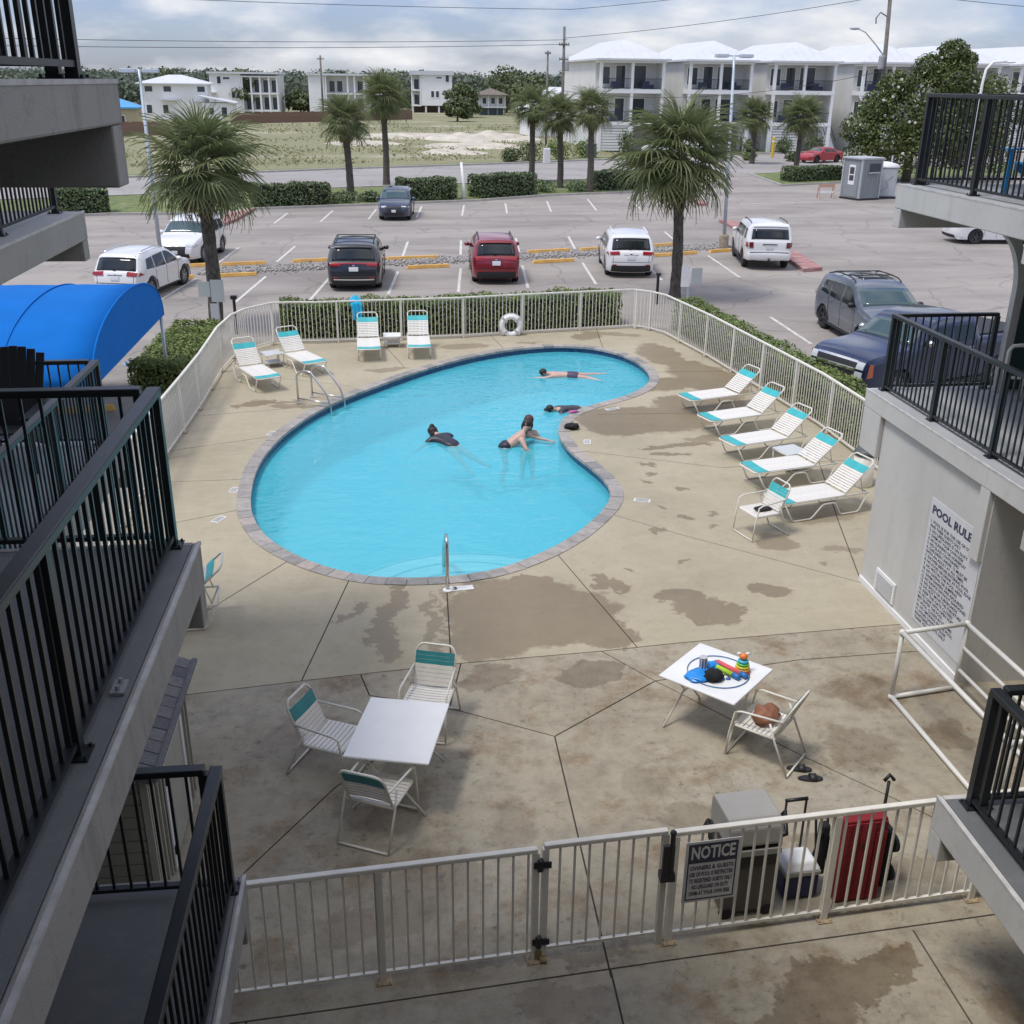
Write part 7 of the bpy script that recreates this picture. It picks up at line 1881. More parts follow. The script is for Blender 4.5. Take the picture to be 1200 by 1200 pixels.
def strap_chair(label, x, y, head, teal=STRAPD, group='white strap armchairs', arms=True):
    """origin on the ground under the seat, faces +x"""
    t = thing('strap_chair', label, 'chair', (x, y, 0.003), R(head), group)
    W_ = 0.52; zs = 0.42
    bt = Vector((-0.40, 0, 0.90)); bb = Vector((-0.20, 0, zs))
    f = MB(); f.tube([(bb.x, -W_ / 2 + .02, zs), (bt.x + 0.05, -W_ / 2 + .02, 0.78)] + [(bt.x + 0.05 - 0.05 * math.sin(a_), -(W_ / 2 - .02 - 0.10) * (1 if a_ <= PI / 2 else -1) - 0.10 * math.cos(a_), 0.78 + 0.12 * math.sin(a_)) for a_ in [PI * q / 12 for q in range(1, 12)]] + [(bt.x + 0.05, W_ / 2 - .02, 0.78), (bb.x, W_ / 2 - .02, zs)], 0.014, 8)
    obj('back_frame', f, CREAM, t, True)
    f = MB()
    f.tube([(-0.22, -W_ / 2, zs), (0.24, -W_ / 2, zs), (0.26, -W_ / 2 + .04, zs), (0.26, W_ / 2 - .04, zs), (0.24, W_ / 2, zs), (-0.22, W_ / 2, zs)], 0.014, 8); f.tube([(-0.22, -W_ / 2, zs), (-0.22, W_ / 2, zs)], 0.014, 8)
    obj('seat_frame', f, CREAM, t, True)
    for sg in (1, -1):
        a = MB(); yy = sg * (W_ / 2 + 0.02)
        a.tube([(-0.30, yy - sg * .03, 0.66), (0.18, yy, 0.63), (0.25, yy, 0.60), (0.30, yy, 0.30), (0.32, yy, 0.03)], 0.013, 8); obj('arm', a, CREAM, t, True)
        a = MB(); a.tube([(-0.16, yy - sg * .01, 0.60), (-0.24, yy, 0.40), (-0.42, yy, 0.015)], 0.013, 8); obj('leg', a, CREAM, t, True)
    for x_ in (0.32, -0.42):
        a = MB(); a.tube([(x_, -W_ / 2 - 0.02, 0.016), (x_, W_ / 2 + 0.02, 0.016)], 0.013, 8); obj('ground_bar', a, CREAM, t, True)
    for i in range(9): put('strap', strap_me(0.044, W_, STRAPW, False), t, (-0.20 + i * 0.054, 0, zs + 0.018))
    d = (bt - bb).normalized(); an = math.atan2(d.z, -d.x)
    for i in range(8):
        p = bb + (bt - bb) * (0.10 + i * 0.098); tl = i >= 5
        put('strap', strap_me(0.044 if not tl else 0.048, W_ - .05, teal if tl else STRAPW, ('t' + teal.name) if tl else False), t, (p.x + 0.016 * d.z, 0, p.z + 0.016 * -d.x), (0, PI - (PI - an) if False else an + PI, 0))
    return t
strap_chair('strap chair with teal back band left of the bare white table', -0.86, 9.80, -26)
strap_chair('strap chair in front of the bare white table, its back to the viewer', -0.32, 8.80, 65)
strap_chair('strap chair with teal back band behind the bare white table', 0.24, 10.50, 253)
strap_chair('strap chair holding a brown bag beside the toy-covered table', 4.02, 9.62, 137)
strap_chair('strap chair with a dark cloth on its seat at the foot of the nearest lounger', 6.05, 15.75, 197, STRAPT)

def pool_table(label, x, y, rz, sx, sy):
    t = thing('patio_table', label, 'table', (x, y, 0.003), R(rz))
    mb = MB(); mb.prism([(sx / 2 * a * (1 - (0.05 if k % 2 else 0)), sy / 2 * b * (1 - (0 if k % 2 else 0.05))) for k, (a, b) in enumerate([(1, 1), (1, 1), (-1, 1), (-1, 1), (-1, -1), (-1, -1), (1, -1), (1, -1)])], 0.695, 0.725) if False else mb.box(-sx / 2, sx / 2, -sy / 2, sy / 2, 0.695, 0.725)
    obj('tabletop', mb, WHITE, t, bevel=0.012)
    ap = MB()
    for sg in (1, -1): ap.box(-sx / 2 + .08, sx / 2 - .08, sg * (sy / 2 - .1) - .01, sg * (sy / 2 - .1) + .01, 0.655, 0.694)
    obj('apron', ap, CREAM, t)
    for a in (1, -1):
        for b in (1, -1):
            lg = MB(); lg.tube([(a * (sx / 2 - .12), b * (sy / 2 - .16), 0.69), (a * (sx / 2 - .12) * 0.25, b * (sy / 2 - .14), 0.40), (a * (sx / 2 - .10) * 0.35, b * (sy / 2 - .12), 0.30), (a * (sx / 2 - .06), b * (sy / 2 - .08), 0.012)], 0.014, 8)
            obj('leg', lg, CREAM, t, True)
    for b in (1, -1): obj('stretcher', MB().tube([(-(sx / 2 - .13) * 0.28, b * (sy / 2 - .14), 0.37), ((sx / 2 - .13) * 0.28, b * (sy / 2 - .14), 0.37)], 0.012, 8), CREAM, t, True)
    return t
pool_table('bare square white table with three strap chairs around it', -0.115, 9.43, -14, 0.90, 1.12)
pool_table('square white table covered with pool toys', 3.61, 10.24, 45, 0.98, 0.98)
tz = 0.731
# things on the table
hoop = tag(obj('toy_hoop', MB().tube([(0.36 * math.cos(2 * PI * k / 48), 0.36 * math.sin(2 * PI * k / 48), 0) for k in range(48)], 0.006, 6, closed=True), M('blue_hoop', (0.05, 0.16, 0.36), 0.4), None, True, (3.63, 10.23, tz + 0.007)), 'thin blue hoop lying around the toys on the white table', 'hoop')
BL = M('azure_inflatable_vinyl', (0.015, 0.26, 0.72), 0.3); BKC = M('black_cloth', (0.012, 0.012, 0.014), 0.9, var=0.3, vscale=30, bmp=0.5, bscale=40)
def blob(name, label, cat, loc, r, m, seed, rz=0, amp=0.25, nu=20, nv=12):
    from mathutils import noise as mn
    mb = MB().ell((0, 0, 0), (1, 1, 1), nu, nv)
    vs = []
    for p in mb.v:
        k = 1 + amp * mn.noise(Vector(p) * 2.1 + Vector((seed, 0, 0)))
        z = p[2] * k
        vs.append((p[0] * k * r[0], p[1] * k * r[1], max(-0.72, z) * r[2] + 0.72 * r[2]))
    mb.v = vs
    return tag(obj(name, mb, m, None, True, loc, (0, 0, rz)), label, cat)
blob('inflatable_toy', 'folded azure inflatable on the left side of the toy table', 'inflatable', (3.40, 10.16, tz), (0.20, 0.13, 0.03), BL, 2, 0.5, 0.35)
blob('inflatable_toy', 'crumpled azure inflatable behind the striped tumbler', 'inflatable', (3.56, 10.33, tz), (0.11, 0.08, 0.045), BL, 5, 0.2, 0.4)
blob('swim_bag', 'black cloth swim bag on the near edge of the toy table', 'bag', (3.53, 10.08, tz), (0.115, 0.10, 0.075), BKC, 9, 0.3, 0.3)
tb = thing('tumbler', 'pink and grey striped tumbler standing among the pool toys', 'tumbler', (3.45, 10.27, tz)); obj('cup', MB().lathe([(0.035, 0), (0.045, 0.17), (0.046, 0.175)], 16), M('pink_grey_plastic', (0.42, 0.30, 0.33), 0.4), tb, True); obj('lid', MB().lathe([(0.048, 0.176), (0.048, 0.19), (0.02, 0.195)], 16), M('clear_grey_lid', (0.5, 0.5, 0.52), 0.3), tb)
sp_ = MB()
for k in range(8):
    a = 2 * PI * k / 8; sp_.bar((0.041 * math.cos(a), 0.041 * math.sin(a), 0.02), (0.0465 * math.cos(a), 0.0465 * math.sin(a), 0.165), 0.010, 0.004, (math.cos(a), math.sin(a), 0))
obj('stripe', sp_, WHITE, tb)
def shooter(label, c, tip, col, x, y, rz):
    t = thing('water_shooter', label, 'water shooter', (x, y, tz + 0.032), rz)
    obj('tube', MB().cyl((-0.2, 0, 0), (0.14, 0, 0), 0.030, 12), col, t, True); obj('handle', MB().cyl((0.141, 0, 0), (0.24, 0, 0), 0.034, 12), tip, t, True); obj('nozzle', MB().cyl((-0.23, 0, 0), (-0.2, 0, 0), 0.015, 10), tip, t, True)
shooter('lime green foam water shooter on the toy table', 0, M('blue_plastic', (0.03, 0.16, 0.42), 0.4), M('lime_foam', (0.38, 0.62, 0.04), 0.8), 3.68, 10.22, -0.95)
shooter('coral red foam water shooter next to the lime one', 0, M('blue_plastic', (0.03, 0.16, 0.42), 0.4), M('coral_foam', (0.72, 0.12, 0.13), 0.8), 3.78, 10.24, -0.98)
dk_ = thing('stacking_toy', 'rainbow stacking toy duck on the right of the toy table', 'toy', (3.91, 10.21, tz))
for k, (c, r_) in enumerate([((0.75, 0.10, 0.04), 0.095), ((0.85, 0.42, 0.03), 0.088), ((0.80, 0.72, 0.05), 0.08), ((0.12, 0.55, 0.12), 0.072), ((0.05, 0.45, 0.62), 0.062)]):
    obj('ring', MB().lathe([(r_ * .6, 0.0), (r_, 0.008), (r_, 0.024), (r_ * .6, 0.032)], 18, (0, 0, 0.033 * k)), M('toy_ring_%s' % ['red', 'orange', 'yellow', 'green', 'blue'][k], c, 0.4), dk_, True)
obj('head', MB().ell((0, 0, 0.205), (0.05, 0.045, 0.042), 12, 8), M('toy_orange', (0.85, 0.22, 0.05), 0.4), dk_, True); obj('bow', MB().ell((0.05, 0, 0.24), (0.03, 0.02, 0.02), 8, 6).ell((-0.05, 0.02, 0.235), (0.03, 0.02, 0.02), 8, 6), WHITE, dk_, True)
g_ = thing('swim_goggles', 'blue swim goggles on the front of the toy table', 'goggles', (3.66, 10.06, tz + 0.012)); obj('lens', MB().ell((-0.03, 0, 0), (0.03, 0.02, 0.018), 10, 6).ell((0.035, 0, 0), (0.03, 0.02, 0.018), 10, 6), M('goggle_blue', (0.06, 0.17, 0.42), 0.15), g_, True); obj('strap', MB().tube([(-0.06, 0, 0), (-0.05, 0.07, 0), (0.04, 0.09, 0), (0.065, 0, 0)], 0.006, 5), BLACKP, g_, True)
# things on chairs and on the ground
bg = blob('tote_bag', 'crumpled brown leather bag lying on the strap chair', 'bag', (4.02, 9.62, 0.435), (0.17, 0.14, 0.11), M('tan_brown_leather', (0.25, 0.105, 0.055), 0.65, var=0.25, vscale=9, bmp=0.4, bscale=18), 21, 0.6, 0.35)
blob('dark_cloth', 'dark wet cloth on the seat of the chair by the loungers', 'cloth', (6.10, 15.77, 0.435), (0.16, 0.10, 0.022), BKC, 31, 0.4, 0.5)
for i, (lab, x, y, rz) in enumerate([('black slide sandal nearer the strap chair', 4.34, 9.27, -0.25), ('black slide sandal nearer the fence', 4.40, 9.09, -0.12)]):
    t = thing('slide_sandal', lab, 'sandal', (x, y, 0.003), rz)
    out = [(0.14 * math.cos(a), 0.05 * math.sin(a) * (1 + 0.15 * math.cos(a))) for a in [2 * PI * k / 20 for k in range(20)]]
    obj('sole', MB().prism(out, 0, 0.025), BLACKP, t, bevel=0.004)
    st = MB(); vs = []
    for xx in (-0.01, 0.06):
        vs += [(xx, 0.056 * math.cos(PI * k / 8), 0.02 + 0.05 * math.sin(PI * k / 8)) for k in range(9)]
    st.add(vs, [(k, k + 1, 10 + k, 9 + k) for k in range(8)]); o = obj('strap', st, M('black_sandal_strap', (0.03, 0.03, 0.033), 0.5), t, True); o.modifiers.new('thickness', 'SOLIDIFY').thickness = 0.006
def side_table(label, x, y, rz, s, h, glass=True):
    t = thing('side_table', label, 'side table', (x, y, 0.003), R(rz))
    obj('tabletop', MB().box(-s / 2, s / 2, -s / 2, s / 2, h - 0.02, h), M('frosted_table_top', (0.55, 0.57, 0.56), 0.25) if glass else WHITE, t, bevel=0.006)
    obj('rim', MB().tube([(a * s / 2, b * s / 2, h - 0.025) for a, b in ((1, 1), (-1, 1), (-1, -1), (1, -1))], 0.014, 8, closed=True), CREAM, t, True)
    for a, b in ((1, 1), (-1, 1), (-1, -1), (1, -1)): obj('leg', MB().tube([(a * s * .46, b * s * .46, h - 0.03), (a * s * .42, b * s * .42, 0.01)], 0.013, 8), CREAM, t, True)
    obj('lower_shelf', MB().box(-s * .4, s * .4, -s * .4, s * .4, h * .3, h * .3 + .012), WHITE if not glass else M('frosted_table_top', (0.55, 0.57, 0.56), 0.25), t)
side_table('low frosted side table between the right-hand loungers', 7.72, 18.85, 16, 0.52, 0.40)
side_table('low frosted side table between the two left-corner loungers', -3.30, 27.75, 28, 0.50, 0.36)
side_table('small white side table between the two far loungers', -0.12, 29.75, 0, 0.50, 0.34, False)
# litter bin behind the nearest lounger
t = thing('litter_bin', 'small cream litter bin with dark lid behind the nearest lounger', 'bin', (8.80, 17.85, 0.003)); obj('drum', MB().lathe([(0.19, 0), (0.2, 0.02), (0.2, 0.62)], 18), CREAM, t, True); obj('lid', MB().lathe([(0.215, 0.621), (0.215, 0.68), (0.16, 0.74)], 18), M('dark_grey_lid', (0.09, 0.095, 0.09), 0.5), t, True)
# life ring on the far fence
t = thing('life_ring', 'white life ring hung on the far pool fence', 'life ring', (3.44, 30.93, 0.30))
obj('ring', MB().tube([(0.27 * math.cos(2 * PI * k / 32), -0.04, 0.27 * math.sin(2 * PI * k / 32)) for k in range(32)], 0.085, 12, closed=True), WHITE, t, True)
obj('grab_rope', MB().tube([(0.37 * math.cos(2 * PI * k / 32), -0.05, 0.37 * math.sin(2 * PI * k / 32)) for k in range(32)], 0.012, 6, closed=True), CREAM, t, True)
for k in range(4):
    a = PI / 4 + k * PI / 2; obj('band', MB().bar((0.17 * math.cos(a), -0.04, 0.17 * math.sin(a)), (0.37 * math.cos(a), -0.04, 0.37 * math.sin(a)), 0.05, 0.19, (0, 1, 0)), M('grey_band', (0.5, 0.5, 0.5), 0.6), t)
# turquoise towel over the far fence
TW = M('turquoise_towel', (0.02, 0.42, 0.66), 0.9, var=0.12, vscale=6, bmp=0.4, bscale=60)
mb = MB(); vs = []; nx, nz = 10, 16
for j in range(nz + 1):
    v_ = j / nz
    for i in range(nx + 1):
        u_ = i / nx - 0.5
        wd = 0.36 * (0.65 + 0.35 * v_)
        yy = -0.06 - 0.03 * math.sin(u_ * 16 + v_ * 2) - 0.05 * (1 - v_) if v_ < 0.8 else -0.06 + (v_ - 0.8) * 0.7
        vs.append((u_ * wd + 0.03 * math.sin(v_ * 4), yy, 0.70 + 0.58 * v_ - (0.10 * abs(u_)) + (0.10 * (1 - abs(u_) * 2) if v_ > 0.9 else 0)))
mb.add(vs, [(j * (nx + 1) + i, j * (nx + 1) + i + 1, (j + 1) * (nx + 1) + i + 1, (j + 1) * (nx + 1) + i) for j in range(nz) for i in range(nx)])
o = obj('towel', mb, TW, None, True, (-1.12, 30.35, 0)); o.modifiers.new('thickness', 'SOLIDIFY').thickness = 0.012; tag(o, 'bright turquoise towel draped over the far fence', 'towel')
# pool ladder and handrail
t = thing('pool_ladder', 'stainless pool ladder with two hooped rails on the left edge', 'ladder', (-1.85, 24.15, 0), R(-32))
for yy in (0.28, -0.28):
    mb = MB(); pts = [(-0.42, yy, 0.0), (-0.42, yy, 0.62)] + [(-0.42 + 0.30 * (1 - math.cos(a)), yy, 0.62 + 0.20 * math.sin(a)) for a in [PI * k / 10 * 0.62 for k in range(1, 11)]] + [(0.40, yy, 0.35), (0.50, yy, 0.05), (0.52, yy, -1.0)]
    mb.tube(pts, 0.024, 10); obj('rail', mb, STEEL, t, True)
    obj('foot_flange', MB().lathe([(0.06, 0), (0.06, 0.02), (0.03, 0.03)], 12, (-0.42, yy, 0.002)), STEEL, t)
    obj('cross_brace', MB().cyl((-0.42, yy, 0.13), (0.48, yy, 0.13), 0.016, 8), STEEL, t, True)
for z in (-0.22, -0.48, -0.74): obj('tread', MB().box(0.46, 0.56, -0.26, 0.26, z - 0.02, z), M('white_tread', (0.65, 0.67, 0.68), 0.5), t)
t = thing('handrail', 'single stainless grab rail at the steps of the near pool edge', 'handrail', (0.645, 14.06, 0))
mb = MB(); mb.tube([(0, 0, 0), (0, 0, 0.72), (0, 0.03, 0.80), (0, 0.10, 0.84), (0, 0.22, 0.82), (0, 0.85, 0.42), (0, 1.12, 0.22), (0, 1.20, 0.10), (0, 1.22, -0.50)], 0.026, 12); obj('rail', mb, STEEL, t, True); obj('foot_flange', MB().lathe([(0.075, 0), (0.075, 0.018), (0.035, 0.03)], 16, (0, 0, 0.002)), WHITE, t)
# small things on the coping
blob('swim_goggles', 'pink swim goggles on the tip of the coping', 'goggles', (4.02, 22.9, 0.016), (0.13, 0.06, 0.03), M('pink_plastic', (0.42, 0.10, 0.30), 0.4), 41, 0.3, 0.5)
blob('black_pouch', 'small black pouch on the coping of the inward bend', 'pouch', (3.80, 21.72, 0.016), (0.16, 0.14, 0.07), BKC, 45, 0.2, 0.4)
# white pipe frame by the POOL RULES wall
t = thing('pipe_frame', 'white pipe towel frame in front of the POOL RULES wall', 'frame', (6.0, 9.2, 0.003))
PV = M('white_plastic_pipe', (0.66, 0.645, 0.59), 0.4, var=0.06, vscale=5)
A = [(0.02, 1.36), (0.93, 1.50), (0.98, -0.85), (0.07, -0.95)]
for z, nm in ((0.035, 'bottom_pipe'), (0.95, 'top_pipe')):
    for i in range(4):
        a, b = A[i], A[(i + 1) % 4]; obj(nm, MB().cyl((a[0], a[1], z), (b[0], b[1], z), 0.030, 10), PV, t, True)
for a in A: obj('upright', MB().cyl((a[0], a[1], 0.0), (a[0], a[1], 0.98), 0.028, 10), PV, t, True)
for z in (0.30, 0.62): obj('side_pipe', MB().cyl((A[1][0], A[1][1], z), (A[2][0], A[2][1], z), 0.024, 10), PV, t, True)
el = MB()
for a in A:
    for z in (0.035, 0.95): el.ell((a[0], a[1], z), (0.045, 0.045, 0.045), 10, 8)
obj('elbow', el, PV, t, True)

# ------------------------------------------------------------------ luggage behind the front fence
GB = M('grey_lid_plastic', (0.34, 0.325, 0.295), 0.6, var=0.06, vscale=5); GBD = M('dark_taupe_plastic', (0.12, 0.105, 0.09), 0.7)
t = thing('grill_cart', 'grey lidded grill cart with black side handles behind the NOTICE sign', 'grill', (3.02, 7.38, 0.003), R(4))
obj('cabinet', MB().box(-0.24, 0.24, -0.21, 0.21, 0.06, 0.58), GBD, t, bevel=0.012)
obj('firebox', MB().box(-0.26, 0.26, -0.23, 0.23, 0.581, 0.80), BLACKP, t, bevel=0.015)
mb = MB(); mb.prism([(-0.24, 0.801), (0.20, 0.801), (0.245, 0.84), (0.23, 1.02), (0.17, 1.10), (-0.20, 1.10), (-0.24, 1.05)], -0.25, 0.25)
mb.xf(Matrix(((0, 0, 1, 0), (-1, 0, 0, 0), (0, 1, 0, 0), (0, 0, 0, 1)))); obj('lid', mb, GB, t, bevel=0.02)
for sg in (-1, 1): obj('side_handle', MB().tube([(sg * 0.26, -0.1, 0.78), (sg * 0.36, -0.1, 0.80), (sg * 0.37, 0.0, 0.98), (sg * 0.36, 0.1, 0.80), (sg * 0.26, 0.1, 0.78)], 0.02, 8), BLACKP, t, True)
obj('control_strip', MB().box(-0.255, 0.255, -0.25, -0.231, 0.73, 0.79), GB, t)
for sx in (-0.2, 0.2): obj('wheel', MB().cyl((sx, -0.22, 0.06), (sx, -0.18, 0.06), 0.06, 14), RUBBER, t)
t = thing('cooler', 'navy cooler with white lid and extended black pull handle', 'cooler', (3.60, 7.46, 0.003), R(4))
obj('body', MB().box(-0.17, 0.17, -0.14, 0.14, 0.03, 0.28), M('navy_plastic', (0.015, 0.022, 0.075), 0.5), t, bevel=0.02); obj('band', MB().box(-0.178, 0.178, -0.148, 0.148, 0.281, 0.33), GB, t, bevel=0.008)
obj('lid', MB().add([(-0.18, -0.15, 0.331), (0.18, -0.15, 0.331), (0.18, 0.15, 0.331), (-0.18, 0.15, 0.331), (-0.13, -0.10, 0.42), (0.13, -0.10, 0.42), (0.13, 0.10, 0.42), (-0.13, 0.10, 0.42)], [(3, 2, 1, 0), (4, 5, 6, 7), (0, 1, 5, 4), (1, 2, 6, 5), (2, 3, 7, 6), (3, 0, 4, 7)]), WHITE, t, bevel=0.02)
obj('pull_handle', MB().tube([(-0.10, 0.165, 0.2), (-0.10, 0.165, 0.92), (0.10, 0.165, 0.92), (0.10, 0.165, 0.2)], 0.012, 8), BLACKP, t, True); obj('grip', MB().cyl((-0.11, 0.165, 0.925), (0.11, 0.165, 0.925), 0.018, 10), BLACKP, t, True)
for sx in (-0.16, 0.16): obj('wheel', MB().cyl((sx - .015, 0.12, 0.045), (sx + .015, 0.12, 0.045), 0.045, 12), RUBBER, t)
RED = M('dark_red_canvas', (0.21, 0.010, 0.015), 0.8, var=0.1, vscale=6, bmp=0.3, bscale=40)
t = thing('folding_wagon', 'folded dark red canvas wagon standing on end with black wheels', 'wagon', (4.12, 7.36, 0.003), R(4))
mb = MB()
for k in range(5):
    x0 = -0.21 + k * 0.084; mb.prism([(x0, -0.08 - 0.018), (x0 + 0.042, -0.08 - 0.028), (x0 + 0.084, -0.08 - 0.018), (x0 + 0.084, 0.05), (x0, 0.05)], 0.02, 0.90)
obj('canvas_cover', mb, RED, t); obj('canvas_top', MB().box(-0.21, 0.21, -0.09, 0.05, 0.901, 0.93), RED, t, bevel=0.01)
obj('pocket', MB().box(0.10, 0.205, -0.118, -0.112, 0.02, 0.80), RED, t)
obj('emblem', MB().ell((-0.02, -0.112, 0.66), (0.03, 0.006, 0.04), 10, 6), M('dark_emblem', (0.10, 0.008, 0.012), 0.7), t)
fm = MB()
for x in (-0.225, 0.225): fm.tube([(x, 0.06, 0.03), (x, 0.06, 0.95)], 0.014, 8)
fm.tube([(-0.225, 0.06, 0.93), (0.225, 0.06, 0.93)], 0.014, 8); fm.tube([(-0.225, 0.06, 0.2), (0.225, 0.06, 0.7)], 0.012, 8); obj('frame', fm, BLACKP, t, True)
obj('side_bag', MB().box(0.22, 0.36, -0.06, 0.16, 0.06, 0.72), BKC, t, bevel=0.05)
for z in (0.16, 0.50):
    wl = put('wheel', mesh_of('wheel', MB().lathe([(0.05, -0.022), (0.085, -0.022), (0.085, 0.022), (0.05, 0.022)], 18, M=Matrix.Rotation(PI / 2, 3, 'Y')), RUBBER, True), t, (0.40, 0.05, z)); put('rim', mesh_of('rim', MB().lathe([(0.05, -0.012), (0.05, 0.012)], 14, M=Matrix.Rotation(PI / 2, 3, 'Y')), M('grey_hub', (0.3, 0.3, 0.31), 0.5)), wl)
obj('tow_handle', MB().tube([(0.27, 0.10, 0.5), (0.30, 0.14, 1.15)], 0.015, 8), BLACKP, t, True); obj('grip', MB().tube([(0.25, 0.14, 1.16), (0.30, 0.145, 1.22), (0.35, 0.14, 1.16)], 0.018, 8), BLACKP, t, True)
t = thing('folded_chair', 'black folded beach chair leaning beside the red wagon', 'folding chair', (3.86, 7.50, 0.003), R(6))
fm = MB()
for x in (-0.09, 0.03):
    fm.tube([(x, -0.12, 0.02), (x - 0.02, 0.02, 0.78), (x, 0.06, 0.82)], 0.013, 8); fm.tube([(x, 0.10, 0.02), (x + 0.01, -0.06, 0.70)], 0.013, 8)
obj('frame', fm, BLACKP, t, True); obj('fabric', MB().box(-0.07, 0.02, -0.05, 0.04, 0.16, 0.74), BKC, t, bevel=0.02)
t = thing('drink_bottle', 'pale blue drink bottle tucked between the folded chair and wagon', 'bottle', (3.93, 7.40, 0.003)); obj('bottle', MB().lathe([(0.04, 0.58), (0.05, 0.6), (0.05, 0.76), (0.025, 0.80)], 14), M('pale_blue_bottle', (0.25, 0.50, 0.62), 0.3), t, True); obj('cap', MB().lathe([(0.024, 0.801), (0.024, 0.84)], 12), WHITE, t); obj('holder', MB().lathe([(0.055, 0.0), (0.055, 0.62)], 12), BKC, t)

# chairs on the walkways
def adirondack(label, x, y, z, rz, m, s=1.0):
    t = thing('adirondack_chair', label, 'chair', (x, y, z), R(rz)); t.scale = (s, s, s)
    for k in range(7):
        yy = (k - 3) * 0.085; top = 1.06 - 0.008 * (k - 3) ** 2
        mb = MB(); mb.bar((-0.28 - 0.0, yy * 0.8, 0.30), (-0.55, yy, top), 0.082, 0.02, (1, 0, 0.35)); obj('back_slat', mb, m, t, bevel=0.006)
    for k in range(6): obj('seat_slat', MB().box(-0.24 + k * 0.095, -0.16 + k * 0.095, -0.27, 0.27, 0.30 + k * 0.018, 0.32 + k * 0.018), m, t)
    for sg in (1, -1):
        obj('arm', MB().box(-0.40, 0.38, sg * 0.34 - 0.07, sg * 0.34 + 0.07, 0.55, 0.575), m, t, bevel=0.01); obj('front_leg', MB().box(0.26, 0.34, sg * 0.32 - 0.02, sg * 0.32 + 0.02, 0, 0.549), m, t); obj('rear_leg', MB().bar((0.2, sg * 0.28, 0.36), (-0.52, sg * 0.28, 0.03), 0.03, 0.10), m, t)
    obj('back_rail', MB().bar((-0.45, -0.3, 0.62), (-0.45, 0.3, 0.62), 0.05, 0.03), m, t)
adirondack('black slatted deck chair on the left walkway before the blue awning', -4.55, 12.15, 2.885, 90 + 180, BLACKP, 1.18)
adirondack('bright blue plastic deck chair behind the right third-floor railing', 8.15, 12.9, 5.855, 205, M('azure_plastic', (0.03, 0.30, 0.62), 0.4), 0.95)

# ------------------------------------------------------------------ people in the water
def SKIN(n, c): return M(n, c, 0.5, var=0.06, vscale=12)
SK1 = SKIN('fair_skin', (0.52, 0.33, 0.25)); SK2 = SKIN('pink_skin', (0.55, 0.35, 0.28)); HAIRD = M('dark_brown_hair', (0.018, 0.012, 0.010), 0.5, bmp=0.4, bscale=90); HAIRR = M('auburn_hair', (0.075, 0.028, 0.02), 0.5, bmp=0.4, bscale=90)
NAVYS = M('wet_navy_fabric', (0.022, 0.024, 0.038), 0.45, var=0.2, vscale=12); SHORT = M('plum_swim_shorts', (0.075, 0.055, 0.105), 0.6, var=0.25, vscale=14); GREYS = M('wet_charcoal_fabric', (0.04, 0.042, 0.048), 0.5, var=0.2, vscale=12)

def skin_mesh(name, verts, edges, radii, m, parent, root=0, sub=2):
    me = bpy.data.meshes.new(name); me.from_pydata([tuple(v_) for v_ in verts], edges, []); me.update()
    o = bpy.data.objects.new(name, me); COL.objects.link(o)
    o.modifiers.new('skin', 'SKIN').use_smooth_shade = True
    if not me.skin_vertices: pass
    sv = me.skin_vertices[0].data
    for i, r_ in enumerate(radii): sv[i].radius = (r_, r_) if not isinstance(r_, tuple) else r_; sv[i].use_root = (i == root)
    s_ = o.modifiers.new('sub', 'SUBSURF'); s_.levels = sub; s_.render_levels = sub
    dg = bpy.context.evaluated_depsgraph_get(); dg.update()
    me2 = bpy.data.meshes.new_from_object(o.evaluated_get(dg)); bpy.data.objects.remove(o)
    me2.materials.clear(); me2.materials.append(m); me2.name = name
    me2.polygons.foreach_set('use_smooth', [True] * len(me2.polygons))
    return put(name, me2, parent)

